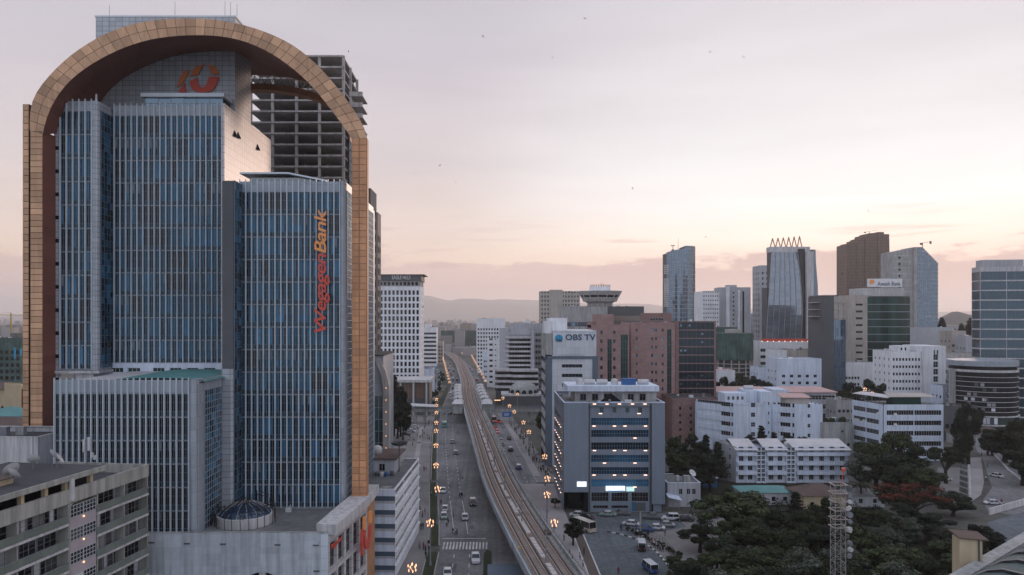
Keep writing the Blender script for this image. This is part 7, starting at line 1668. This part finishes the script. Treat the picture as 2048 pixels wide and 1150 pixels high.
# ================================================================ people
def person_mesh(shirt, trous, skin, pose):
    s = .28 if pose == 'walk' else .06
    V = [(0, 0, .95), (0, 0, 1.15), (0, 0, 1.38), (0, -.02, 1.52), (0, -.03, 1.66), (0, -.02, 1.76),
         (.10, 0, .92), (.11, -s * .5, .5), (.11, -s * .3, .08), (.11, -s * .3 - .14, .04), (-.10, 0, .92), (-.11, s * .35, .5), (-.11, s * .95, .10), (-.11, s * .95 - .13, .05),
         (.20, 0, 1.40), (.25, s * .4, 1.13), (.25, s * .3 - .08, .88), (.25, s * .3 - .10, .80), (-.20, 0, 1.40), (-.25, -s * .4, 1.13), (-.25, -s * .5 - .08, .88), (-.25, -s * .5 - .10, .80)]
    E = [(0, 1), (1, 2), (2, 3), (3, 4), (4, 5), (0, 6), (6, 7), (7, 8), (8, 9), (0, 10), (10, 11), (11, 12), (12, 13), (2, 14), (14, 15), (15, 16), (16, 17), (2, 18), (18, 19), (19, 20), (20, 21)]
    Rd = [.15, .145, .16, .065, .105, .085, .10, .075, .055, .05, .10, .075, .055, .05, .075, .055, .04, .045, .075, .055, .04, .045]
    me = bpy.data.meshes.new('p'); me.from_pydata(V, E, []); o = bpy.data.objects.new('p', me); COL.objects.link(o)
    o.modifiers.new('s', 'SKIN'); sv = me.skin_vertices[0].data
    for i, r in enumerate(Rd): sv[i].radius = (r, r * .85); sv[i].use_root = (i == 0)
    sb = o.modifiers.new('d', 'SUBSURF'); sb.levels = 1; sb.render_levels = 1
    m2 = bpy.data.meshes.new_from_object(o.evaluated_get(bpy.context.evaluated_depsgraph_get())); bpy.data.objects.remove(o)
    m2.materials.clear()
    for x in (shirt, trous, skin, 'hair'): m2.materials.append(MAT[x])
    for p in m2.polygons:
        c = p.center; p.use_smooth = True
        p.material_index = 1 if c.z < .96 and abs(c.x) < .2 else 3 if c.z > 1.70 or (c.z > 1.60 and c.y > .03) else 2 if c.z > 1.50 or (abs(c.x) > .2 and c.z < .93) else 0
    return m2
M('hair', (.012, .01, .009), .8, 0); M('skin', (.11, .06, .04), .6, 0)
for nm, c in (('dark', (.02, .02, .024)), ('navy', (.02, .03, .06)), ('white', (.5, .5, .5)), ('red', (.25, .03, .03)), ('grey', (.12, .12, .125)), ('tan', (.22, .17, .12))): M('cloth_' + nm, c, .9, 0)
PM = [(c, p_, person_mesh('cloth_' + a, 'cloth_' + b, 'skin', p_)) for c, a, b, p_ in (('dark', 'dark', 'dark', 'walk'), ('dark', 'dark', 'navy', 'stand'), ('white', 'white', 'dark', 'walk'), ('red', 'red', 'dark', 'stand'), ('grey', 'grey', 'navy', 'walk'), ('tan', 'tan', 'dark', 'stand'))]
PP = {}
def person(px, py, where, zl=.14, k=None):
    k = R.randrange(6) if k is None else k; c, ps, me = PM[k]; x, y, _ = G(px, py, zl)
    lab = f'person in {c} clothes {"walking" if ps == "walk" else "standing"} {where}'
    o = link('person', me, None, (x, y, zl), R.uniform(0, 6.28)); s_ = R.uniform(.94, 1.06); o.scale = (s_, s_, s_)
    tag(o, lab, 'person', 'people ' + where); PP[lab] = PP.get(lab, 0) + 1
for px, py, k in ((906, 1068, 0), (911, 1070, 2), (914, 1070, 0)): person(px, py, 'on the zebra crossing', .03, k)
for px, py, k in ((893, 1053, 2), (896, 1051, 0), (906, 1035, 3)): person(px, py, 'in the road before the zebra crossing', .03, k)
for px, py, k in ((919, 997, 0), (922, 995, 1), (924, 997, 0)): person(px, py, 'in the middle of the bank side lanes', .03, k)
for px, py in ((847, 1100), (839, 1098), (851, 1106), (858, 1100), (842, 1060), (846, 1059), (850, 1030), (845, 1035), (840, 1025), (852, 1118), (857, 1095)): person(px, py, 'on the pavement beside the striped office')
for px, py, k in ((863, 993, 2), (882, 1010, 3)): person(px, py, 'on the bank side verge', .14, k)
for px, py in ((819, 876), (835, 873), (840, 878), (844, 875), (848, 870), (828, 884), (825, 892), (860, 897), (856, 879), (859, 880), (852, 940), (848, 942), (851, 853), (849, 858), (857, 851), (867, 850), (858, 846), (800, 903)): person(px, py, 'on the forecourt beside the verge lamps')
for i in range(58):
    y = R.uniform(238, 360); x0 = kr(y) + 2.4; x1 = kr(y) + (8.2 if y < 250 else 6.2); x = R.uniform(x0, x1); person(CX + x * F / y, HY + (H - .14) * F / y, 'in the crowd on the office side pavement')
for px, py in ((1163, 1072), (1168, 1110), (1128, 1082), (1166, 1135), (1160, 1120), (1145, 1125), (1139, 1112)): person(px, py, 'on the pavement beside the viaduct railing')
for px, py in ((1308, 1095), (1313, 1098), (1316, 1099), (1320, 1102), (1325, 1105), (1310, 1092)): person(px, py, 'waiting together at the checkered kerb')
for px, py, k in ((1275, 1071, 2), (1273, 1069, 0), (1242, 1063, 0), (1330, 1072, 4), (1237, 1149, 3), (1296, 1076, 1)): person(px, py, 'in the square', .03, k)
for px, py in ((1963, 912), (1972, 962), (1975, 935), (2003, 1010), (2008, 1012)): person(px, py, 'along the side road by the park', .06)
for i in range(40):
    y = R.uniform(300, 520); x = kl(y) - R.uniform(8.5, 14) if y > 410 else kl(y) - R.uniform(3, 14); person(CX + x * F / y, HY + (H - .05) * F / y, 'in the distance on the bank side pavement', .05, R.choice((0, 1, 2, 4)))
_g = {}
for o in bpy.data.objects:
    if o.get('category') == 'person': _g.setdefault(o['label'], []).append(o)
for lb_, os_ in _g.items():
    if len(os_) > 1:
        for i, o in enumerate(sorted(os_, key=lambda o: o.location.y)): o['label'] = f'{lb_}, {ORD[i]} by distance'
# ================================================================ lattice mast
lm_ = thing('lattice_mast', 'white steel lattice telecom mast with drum antennas standing before the park', 'mast', (XW(1676, 112), 112, 0))
mw_ = .78; mh = ZW(968, 112)
for sx in (-1, 1):
    for sy in (-1, 1):
        q = MB(); q.cyl((sx * mw_, sy * mw_, 0), (sx * mw_, sy * mw_, mh), .055, n=6); q.obj('leg', 'steel_white', lm_)
k = 0; z0 = 8.0
while z0 < mh - .5:
    z1_ = z0 + .95
    q = MB()
    for a, b in (((-1, -1), (1, -1)), ((1, -1), (1, 1)), ((1, 1), (-1, 1)), ((-1, 1), (-1, -1))):
        s, e = (a, b) if k % 2 else (b, a)
        q.cyl((s[0] * mw_, s[1] * mw_, z0), (e[0] * mw_, e[1] * mw_, z1_), .026, n=4); q.cyl((a[0] * mw_, a[1] * mw_, z1_), (b[0] * mw_, b[1] * mw_, z1_), .022, n=4)
    q.obj('brace', 'steel_white', lm_); z0 = z1_; k += 1
for i in range(6):
    zz = ZW(968 + i * 17, 112); q = MB(); q.box(-1.05, 1.05, -1.05, -.9, zz, zz + .08); q.box(-1.05, 1.05, .9, 1.05, zz, zz + .08); q.box(-1.05, -.9, -.9, .9, zz, zz + .08); q.box(.9, 1.05, -.9, .9, zz, zz + .08); q.obj('platform', 'steel_white', lm_)
for i in range(11):
    zz = ZW(975 + i * 13 + (4 if i > 5 else 0), 112); q = MB(); q.cyl((0, 0, 0), (0, -.5, 0), R.choice((.35, .45, .3)), n=10); q.obj('drum_antenna', R.choice(('galv', 'dark_grey', 'dish')), lm_, (1.25 + R.uniform(-.1, .3), -.5, zz), R.uniform(-.8, .8))
q = MB(); q.cyl((.5, 0, mh), (.9, 0, mh + 2.2), .06, n=4); q.box(.6, 1.0, -.2, .2, mh + 1.9, mh + 2.4); q.obj('aviation_light', 'sign_red', lm_)
# ================================================================ trees
def leaves(q, c, r, n, s, flat=1., shell=.55):
    for _ in range(n):
        d = Vector((R.gauss(0, 1), R.gauss(0, 1), R.gauss(0, 1) * .9 + .15)).normalized(); rr = r * (shell + (1 - shell) * R.random() ** .6) * R.uniform(.85, 1.12)
        p = Vector(c) + Vector((d.x * rr, d.y * rr, d.z * rr * flat))
        nrm = (d + Vector((R.uniform(-.45, .45), R.uniform(-.45, .45), R.uniform(-.3, .5)))).normalized(); a = nrm.orthogonal().normalized(); t = R.uniform(0, pi); a = a * cos(t) + nrm.cross(a) * sin(t); b = nrm.cross(a); e = s * R.uniform(.6, 1.3)
        q.face([p - a * e, p - b * e * .6, p + a * e, p + b * e * .6])
def make_tree(kind, seed):
    """unit tree, height 10 m, crown radius about 4 m"""
    global R
    keep, R = R, random.Random(seed)
    tr_, cr_, fl = MB(), MB(), MB(); base = {'broad': 3.6, 'dark': 2.2, 'grey': 2.0, 'umbrella': 3.6, 'flame': 3.0, 'conifer': 1.2}.get(kind, 3)
    if kind == 'palm':
        tr_.lathe([(.32, 0), (.22, 3), (.2, 6.6), (.3, 7.2), (.05, 7.5)], n=8)
        for i in range(34):
            t = 2 * pi * i / 34 * 2.4; up = R.uniform(-.1, 1.2); prev = Vector((0, 0, 7.2)); L_ = R.uniform(2.6, 3.4)
            for j in range(1, 7):
                f = j / 6; p = Vector((cos(t) * L_ * f * cos(up * (1 - f * .6)), sin(t) * L_ * f * cos(up * (1 - f * .6)), 7.2 + L_ * (sin(up) * f - .75 * f * f))); side = Vector((-sin(t), cos(t), 0)) * (.30 * (1 - f * .7))
                cr_.face([prev - side * 1.1 - Vector((0, 0, .14)), prev, p, p - side - Vector((0, 0, .14))]); cr_.face([prev, prev + side * 1.1 - Vector((0, 0, .14)), p + side - Vector((0, 0, .14)), p]); prev = p
    elif kind == 'conifer':
        tr_.cyl((0, 0, 0), (0, 0, 9.4), .28, .05, 7)
        for i in range(46):
            z_ = 1.0 + 8.6 * i / 46; rr = 2.5 * (1 - (z_ - 1) / 9.2) ** .8 * R.uniform(.75, 1.15); t = i * 2.4; leaves(cr_, (cos(t) * rr * .55, sin(t) * rr * .55, z_), max(.45, rr * .55), 62, .2, .55, .3)
    else:
        lobes = []
        cz, rx, rz_ = {'broad': (6.6, 3.7, 2.9), 'dark': (5.8, 3.2, 3.9), 'grey': (5.8, 2.5, 4.0), 'umbrella': (7.3, 4.6, 2.2), 'flame': (6.8, 4.6, 2.9)}[kind]
        nl = {'broad': 24, 'dark': 24, 'grey': 22, 'umbrella': 26, 'flame': 26}[kind]
        for _ in range(nl):
            d = Vector((R.gauss(0, 1), R.gauss(0, 1), R.gauss(0, 1))).normalized() * R.uniform(.55, .92); lobes.append((Vector((d.x * rx, d.y * rx, cz + d.z * rz_)), R.uniform(.75, 1.35) * (.8 if kind == 'umbrella' else 1)))
        tr_.cyl((0, 0, 0), (.1, 0, base), .42, .3, 8)
        for c, r in lobes[:11]: 
            m_ = Vector((c.x * .4, c.y * .4, base + (c.z - base) * .5)); tr_.cyl((.1, 0, base * .85), m_, .2, .13, 5); tr_.cyl(m_, c, .13, .04, 5)
        for c, r in lobes:
            if kind == 'flame':
                leaves(cr_, c - Vector((0, 0, .35)), r, 210, .19, .75)
                if c.z > cz - .5: leaves(fl, c + Vector((0, 0, r * .5)), r * 1.0, 120, .18, .5)
            else: leaves(cr_, c, r, 300, .22 if kind != 'grey' else .16, .8)
        if kind == 'umbrella' and False: pass
    mat = {'broad': 'leaf', 'dark': 'leaf_dark', 'grey': 'leaf_grey', 'umbrella': 'leaf', 'flame': 'leaf', 'conifer': 'leaf_dark', 'palm': 'leaf_palm'}[kind]
    R = keep
    return (tr_.mesh('trunk', ['bark']), cr_.mesh('crown', [mat]), fl.mesh('blossom', ['leaf_red']) if fl.v else None)
TREES = {k: [make_tree(k, 11 * i + len(k)) for i in range(n)] for k, n in (('broad', 4), ('dark', 3), ('grey', 3), ('umbrella', 2), ('flame', 1), ('conifer', 2), ('palm', 1))}
RADU = {'broad': 4.5, 'dark': 3.9, 'grey': 3.2, 'umbrella': 5.2, 'flame': 5.2, 'conifer': 2.4, 'palm': 3.2}
def tree(x, y, h_, r, kind, lab, group=None, name=None):
    tm, cm_, fm = R.choice(TREES[kind]); o = thing(name or {'palm': 'palm_tree', 'conifer': 'conifer_tree', 'flame': 'flame_tree'}.get(kind, 'broadleaf_tree'), lab, 'tree', (x, y, 0), R.uniform(0, 6.28), group)
    o.scale = (r / RADU[kind], r / RADU[kind], h_ / 10)
    link('trunk', tm, o); link('crown', cm_, o)
    if fm: link('blossom', fm, o)
    return o
def TG(items, lab, group):
    for i, (px, pt, Y, r, k) in enumerate(sorted(items)): T(px, pt, Y, r, k, lab.format(NUM(i), {'broad': 'broad green', 'dark': 'dark', 'grey': 'grey green', 'umbrella': 'flat crowned', 'conifer': 'pointed'}[k]), group)
def T(px, pyt, Y, r, kind, lab, group=None): return tree(XW(px, Y), Y, ZW(pyt, Y), r, kind, lab, group)
T(1470, 978, 172, 10.5, 'broad', 'widest dark spreading tree before the balconied residence')
T(1825, 966, 190, 10.0, 'flame', 'flame tree with red blossom over its wide crown')
T(1722, 952, 206, 3.4, 'palm', 'short palm tree between the residence and the flame tree')
T(1146, 1032, 171, 2.7, 'dark', 'small round tree growing from the pavement beside the viaduct')
for i, (px, pt, Y, r) in enumerate(((1770, 1048, 160, 4.2), (1795, 1030, 166, 4.0), (1822, 1030, 168, 3.2))): T(px, pt, Y, r, 'grey', f'{NUM(i)} pale grey green tree from the mast in the row below the flame tree')
TG(((1400, 1050, 166, 5.0, 'broad'), (1485, 1030, 158, 7.5, 'broad'), (1562, 1045, 151, 7, 'broad'), (1430, 1105, 141, 7, 'broad'), (1530, 1090, 138, 8, 'broad'), (1600, 1092, 134, 5.5, 'grey'), (1388, 1128, 136, 5.0, 'dark'), (1612, 1018, 166, 6, 'broad'), (1592, 980, 182, 3.5, 'conifer'), (1640, 1045, 151, 6, 'dark'), (1706, 1040, 153, 6, 'broad'), (1690, 1080, 138, 5.5, 'grey'), (1442, 1140, 127, 6.5, 'grey'), (1502, 1130, 126, 7, 'broad'), (1572, 1128, 125, 6, 'dark'), (1642, 1105, 132, 6, 'broad'), (1541, 1010, 174, 6, 'dark'), (1652, 995, 172, 5, 'broad'), (1450, 1070, 152, 6, 'dark'), (1366, 1108, 147, 4.2, 'broad'), (1372, 1140, 138, 4.5, 'broad')), '{1} tree, {0} counting from the square in the grove before the mast', 'park grove beside the mast')
TG(((1860, 1025, 174, 7, 'dark'), (1906, 982, 196, 5.5, 'dark'), (1880, 1078, 142, 8, 'broad'), (1822, 1088, 139, 7.5, 'broad'), (1762, 1092, 135, 7.5, 'broad'), (1708, 1118, 127, 6.5, 'broad'), (1955, 1045, 161, 5, 'dark'), (1985, 1060, 162, 3.6, 'dark'), (1800, 1005, 181, 7, 'dark'), (1750, 1012, 176, 6, 'broad'), (1852, 1112, 128, 6, 'dark'), (1792, 1122, 124, 6, 'grey'), (1915, 1060, 158, 6, 'dark')), '{1} tree, {0} counting from the mast in the grove below the flame tree', 'park grove below the flame tree')
TG(((1752, 872, 230, 8, 'broad'), (1795, 864, 228, 9, 'broad'), (1836, 885, 222, 8, 'dark'), (1775, 900, 216, 9, 'dark'), (1830, 920, 212, 9, 'broad'), (1725, 900, 222, 6, 'grey')), '{1} tree, {0} from the residence in the big clump before the angled block', 'clump before the angled white block')
T(1892, 888, 235, 7.5, 'umbrella', 'flat topped tree between the dark clump and the side road')
T(1937, 800, 262, 6.0, 'dark', 'tallest dark tree standing beside the side road'); T(1925, 850, 262, 4, 'dark', 'lower tree leaning on the tallest roadside tree')
TG(((2010, 850, 268, 9, 'dark'), (2045, 838, 262, 9, 'broad'), (1985, 872, 282, 5, 'umbrella'), (2046, 890, 232, 7, 'dark'), (2070, 870, 240, 8, 'dark')), '{1} tree, {0} overhanging the side road before the rounded dark building', 'trees over the side road')
TG(((1352, 872, 240, 5, 'broad'), (1384, 866, 246, 5.5, 'dark'), (1412, 866, 242, 3.6, 'conifer'), (1362, 902, 230, 6, 'broad'), (1420, 915, 223, 6, 'dark'), (1436, 880, 238, 4, 'conifer'), (1396, 900, 228, 6, 'dark'), (1345, 932, 222, 4, 'dark'), (1380, 930, 218, 5, 'dark')), '{1} tree, {0} from the grey office block in the clump beside the residence', 'clump beside the residence')
for i, (px, pt, Y, r, k) in enumerate(((1523, 848, 262, 4, 'conifer'), (1500, 866, 262, 3.4, 'dark'), (1548, 862, 258, 3.5, 'conifer'), (1576, 862, 258, 3.0, 'dark'), (1606, 872, 256, 4, 'broad'))): T(px, pt, Y, r, k, f'{NUM(i)} tree counting from the clump behind the residence roof', 'trees behind the residence roof')
T(1668, 823, 290, 6.5, 'broad', 'round tree between the twin block and the angled white block')
TG(((1700, 758, 352, 7, 'dark'), (1735, 752, 356, 8, 'dark'), (1765, 765, 350, 6, 'dark'), (1690, 770, 345, 5, 'broad')), '{1} tree, {0} of the row behind the rusty roofed house', 'trees behind the rusty roof')
TG(((1448, 748, 400, 6, 'dark'), (1478, 745, 408, 7, 'broad'), (1510, 748, 410, 6, 'dark'), (1530, 752, 402, 5, 'broad')), '{1} tree, {0} of the row behind the long pink roofed block', 'trees behind the pink roof')
TG(((1884, 633, 600, 8, 'dark'), (1940, 630, 560, 9, 'dark'), (1922, 645, 565, 8, 'broad'), (1905, 648, 580, 8, 'broad'), (1950, 642, 590, 7, 'dark')), '{1} hillside tree, {0} towards the banded edge tower', 'hillside trees')
for i, (px, pt, Y, r, k) in enumerate(((788, 745, 330, 5, 'conifer'), (801, 768, 326, 5, 'dark'), (784, 800, 318, 5, 'dark'), (806, 800, 318, 4, 'dark'), (795, 785, 322, 5, 'dark'))): T(px, pt, Y, r, k, f'{NUM(i)} dark tree of the clump beside the glass corner building', 'clump by the glass corner building')
for i, (px, pt, Y, r, k) in enumerate(((1092, 800, 335, 4.5, 'dark'), (1085, 825, 320, 4, 'broad'), (1096, 835, 300, 3, 'dark'), (1110, 995, 205, 1.8, 'broad'))): T(px, pt, Y, r, k, ('dark tree behind the television building corner', 'green tree at the end of the footbridge', 'small tree by the television building wall', 'round shrub at the grey office entrance')[i])
for i in range(9): tree(kl(430 + i * 30) - 7 + R.uniform(-1, 1), 430 + i * 30, R.uniform(4, 7), R.uniform(2, 3), R.choice(('dark', 'broad')), f'{NUM(i)} small tree along the lawn strip beyond the footbridge', 'lawn strip trees')
for i in range(7): tree(XW(838 + i * 5, 425), 425 + R.uniform(-4, 6), R.uniform(3, 5), R.uniform(2, 3), 'dark', f'{NUM(i)} shrub of the planting behind the footbridge', 'shrubs behind the footbridge', 'shrub')
for i in range(12):
    a = Vector(pf[0]).lerp(Vector(pf[-1]), (i + .5) / 12) + Vector((1.2, .5, 0)); tree(a.x, a.y, R.uniform(1.0, 1.7), R.uniform(.7, 1.1), R.choice(('broad', 'dark')), f'{NUM(i)} low shrub inside the thin fence round the car park island', 'island shrubs', 'shrub')
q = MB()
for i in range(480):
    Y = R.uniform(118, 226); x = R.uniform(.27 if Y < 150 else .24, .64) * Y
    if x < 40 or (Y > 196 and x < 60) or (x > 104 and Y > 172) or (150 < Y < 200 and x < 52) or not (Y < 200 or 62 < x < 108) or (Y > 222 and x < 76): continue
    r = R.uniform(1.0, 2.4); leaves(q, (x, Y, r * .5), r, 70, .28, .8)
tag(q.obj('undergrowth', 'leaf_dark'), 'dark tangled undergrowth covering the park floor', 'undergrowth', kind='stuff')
# ================================================================ low houses and trees filling the middle distance
OCC = []
for o in bpy.data.objects:
    if o.parent is None and o.type == 'EMPTY' and o.get('category') in ('building', 'house', 'bridge', 'station'):
        xs, ys = [], []
        for c in o.children:
            if c.type != 'MESH' or len(c.data.vertices) < 4: continue
            m = TW(c)
            for cn in ((0, 6) if True else ()):
                v = m @ Vector(c.bound_box[cn]); xs.append(v.x); ys.append(v.y)
        if xs: OCC.append((min(xs) - 1, max(xs) + 1, min(ys) - 1, max(ys) + 1))
def free(x0, x1, y0, y1):
    if any(x0 < b and x1 > a and y0 < d and y1 > c for a, b, c, d in OCC): return False
    ym = (y0 + y1) / 2
    if ym < 1100 and kl(ym) - 24 < x1 and x0 < kr(ym) + 12: return False
    return True
NEAR = [(o.location.x, o.location.y, o.name.split('.')[0].replace('_', ' ')) for o in bpy.data.objects if o.parent is None and o.get('category') in ('building', 'house', 'bridge', 'station')]
SEEN = {}
def beside(x, y, what):
    nm = min(NEAR, key=lambda t: (t[0] - x) ** 2 + (t[1] - y) ** 2)[2]; k = (what, nm); SEEN[k] = SEEN.get(k, 0) + 1; i = SEEN[k]
    return (f'{what} by the {nm}' if i == 1 else f'another {what} by the {nm}, {ORD[min(i, 20) - 1]} around it')
n_ = 0; tries = 0
while n_ < 70 and tries < 3000:
    tries += 1; y = R.uniform(275, 980); x = R.uniform(-.66, .72) * y; w_, d_ = R.uniform(9, 22), R.uniform(8, 16)
    if not free(x, x + w_, y, y + d_) or (y < 330 and x < 60) or x < -.16 * y and x > -.6 * y: continue
    OCC.append((x, x + w_, y, y + d_)); hh = R.uniform(3.5, 7) if R.random() < .6 else R.uniform(8, 20 if y > 450 else 12)
    wm, rm = R.choice(('white_wall', 'grey_wall', 'tan_wall', 'cream', 'white_blue', 'concrete')), R.choice(('roof_brown', 'roof', 'roof_dark', 'roof_teal', 'roof_brown'))
    side = 'right of the avenue' if x > 0 else 'left of the bank'
    if hh < 7: p = hiproof('low_house', beside(x, y, 'low house with a ' + {'roof_brown': 'rusty', 'roof': 'grey', 'roof_dark': 'dark', 'roof_teal': 'teal'}[rm] + ' tin roof'), x, y, w_, d_, hh, wm, rm); p['group'] = 'low houses ' + side
    else:
        p, _, _ = bld('walkup_block', beside(x, y, 'small ' + {'white_wall': 'white', 'grey_wall': 'grey', 'tan_wall': 'tan', 'cream': 'cream', 'white_blue': 'pale blue', 'concrete': 'concrete'}[wm] + ' walk-up block'), CX + x * F / y, CX + (x + w_) * F / y, HY - (hh - H) * F / y, y, d_, wm, front=lambda W, Hh: grid(W, int(W / 3), max(1, int(Hh / 3.4)), 1.2, 1.4, 1.2, 3.3), roof=rm, group='walk-up blocks ' + side)
    n_ += 1
n_ = tries = 0
while n_ < 120 and tries < 3000:
    tries += 1; y = R.uniform(280, 1000); x = R.uniform(-.66, .74) * y; r = R.uniform(3, 6)
    if not free(x - r, x + r, y - r, y + r) or x < -.16 * y and x > -.6 * y: continue
    kd = R.choice(('broad', 'dark', 'dark', 'broad', 'conifer')); tree(x, y, R.uniform(6, 12), r, kd, beside(x, y, {'broad': 'broad green', 'dark': 'dark', 'conifer': 'pointed dark'}[kd] + ' tree'), 'middle distance trees ' + ('right' if x > 0 else 'left')); n_ += 1
# ================================================================ far city, hills, birds, haze
M('far_city', (.36, .34, .34), .9, .0, rnd=.6, col2=(.24, .22, .22))
q = MB()
for i in range(6500):
    y = 1020 + 8500 * R.random() ** 1.5; x = R.uniform(-.75, .8) * y; w_ = R.uniform(8, 26); hh = R.uniform(4, 14) if R.random() < .8 else R.uniform(14, 42); d_ = R.uniform(8, 20)
    i0 = len(q.v); q.v += [(x, y, 0), (x + w_, y, 0), (x + w_, y + d_, 0), (x, y + d_, 0), (x, y, hh), (x + w_, y, hh), (x + w_, y + d_, hh), (x, y + d_, hh)]
    for f in ((0, 1, 5, 4), (1, 2, 6, 5), (3, 0, 4, 7), (4, 5, 6, 7)): q.f.append(tuple(i0 + k for k in f)); q.m.append(0)
tag(q.obj('far_city', 'far_city'), 'hazy mass of distant city roofs below the hills', 'city', kind='stuff')
q = MB()
for i in range(900):
    y = 1000 + 3500 * R.random(); x = R.uniform(-.75, .8) * y; r = R.uniform(5, 12); leaves(q, (x, y, r * .5), r, 10, r * .45, .6)
tag(q.obj('far_woods', 'leaf'), 'dark distant trees scattered between the far roofs', 'trees', kind='stuff')
M('hill', (.13, .12, .115), .95, .3, .002)
prof = [(-900, 610), (-300, 612), (0, 634), (60, 628), (300, 610), (600, 598), (780, 590), (843, 590), (868, 593), (888, 600), (902, 602), (916, 598), (945, 597), (962, 598), (978, 601), (992, 600), (1003, 598), (1080, 601), (1160, 606), (1290, 608), (1360, 615), (1500, 618), (1700, 622), (1880, 624), (1960, 622), (2048, 618), (2600, 606), (3200, 612)]
q = MB(); rows = [(10200, .0), (11000, .25), (11700, .62), (12600, 1.0), (13800, .8), (15500, .3)]; xs = list(range(-900, 3200, 20)); hr = random.Random(3)
nz_ = [[hr.uniform(-1, 1) for _ in xs] for _ in rows]
for j, (yy, f) in enumerate(rows):
    for i, xx in enumerate(xs):
        top = ZW(interp(prof, xx) + .8 * nz_[3][i] * .5, 12600); q.v.append((XW(xx, 12600) * yy / 12600, yy + nz_[j][i] * 60, max(-2, top * f + (nz_[j][i] * 14 if 0 < f < 1 else 0))))
n_ = len(xs)
for j in range(len(rows) - 1):
    for i in range(n_ - 1): q.f.append((j * n_ + i, j * n_ + i + 1, (j + 1) * n_ + i + 1, (j + 1) * n_ + i)); q.m.append(0)
tag(q.obj('hills', 'hill', smooth=True), kind='structure')
q = MB(); xs = list(range(1820, 2300, 12)); prof2 = [(1820, 655), (1870, 642), (1890, 630), (1905, 625), (1920, 624), (1935, 630), (1960, 626), (2048, 630), (2300, 655)]
for yy, f in ((1350, 0), (1430, .7), (1500, 1), (1620, .7), (1750, 0)):
    for xx in xs: q.v.append((XW(xx, 1500) * yy / 1500, yy, max(-1, ZW(interp(prof2, xx), 1500) * f + hr.uniform(-2, 2) * (f > 0))))
n_ = len(xs)
for j in range(4):
    for i in range(n_ - 1): q.f.append((j * n_ + i, j * n_ + i + 1, (j + 1) * n_ + i + 1, (j + 1) * n_ + i)); q.m.append(0)
tag(q.obj('hill', 'hill', smooth=True), kind='structure')
M('bird', (.03, .028, .03), .9, 0)
def bird(span):
    q = MB(); s = span / 2
    q.lathe([(.01, -.28), (.07, -.1), (.08, .05), (.03, .22), (.05, .34), (.01, .36)], n=6); q.v = [(x, z_, y) for x, y, z_ in q.v]
    for sg in (-1, 1):
        q.face([(sg * .05, .1, .02), (sg * s * .5, .16, .16), (sg * s * .5, -.08, .16), (sg * .05, -.12, .02)]); q.face([(sg * s * .5, .16, .16), (sg * s, -.02, .08), (sg * s * .9, -.1, .08), (sg * s * .5, -.08, .16)])
    return q.mesh('bird', ['bird'])
bm_ = bird(1.25)
for i, (px, py, Y) in enumerate(sorted(((1170, 37, 170), (966, 73, 260), (1420, 104, 250), (1487, 114, 250), (880, 331, 220), (1105, 115, 300), (697, 103, 260), (1265, 377, 260), (1737, 422, 280), (911, 365, 300), (828, 347, 300), (949, 302, 320), (1411, 474, 240), (1684, 548, 300), (846, 614, 220)), key=lambda t: t[1])):
    o = link('bird', bm_, None, (XW(px, Y), Y, ZW(py, Y)), R.uniform(0, 6.28)); o.rotation_euler = (R.uniform(-.3, .3), R.uniform(-.5, .5), R.uniform(0, 6.28))
    tag(o, ('large dark bird high near the upper frame edge' if i == 0 else f'small dark bird gliding in the open sky, {ORD[i - 1]} counting down from the top'), 'bird', 'birds in the sky')
hz = bpy.data.materials.new('haze'); hz.use_nodes = True; nt = hz.node_tree; nt.nodes.clear()
pv = nt.nodes.new('ShaderNodeVolumePrincipled'); pv.inputs['Color'].default_value = (1.0, .96, .95, 1); pv.inputs['Density'].default_value = HAZE; pv.inputs['Anisotropy'].default_value = .42
mo = nt.nodes.new('ShaderNodeOutputMaterial'); nt.links.new(pv.outputs[0], mo.inputs['Volume']); MAT['haze'] = hz
q = MB(); q.box(-18500, 18500, -500, 19900, -4, 470); tag(q.obj('haze', 'haze'), 'thin pale evening haze over the whole city', 'haze', kind='stuff')
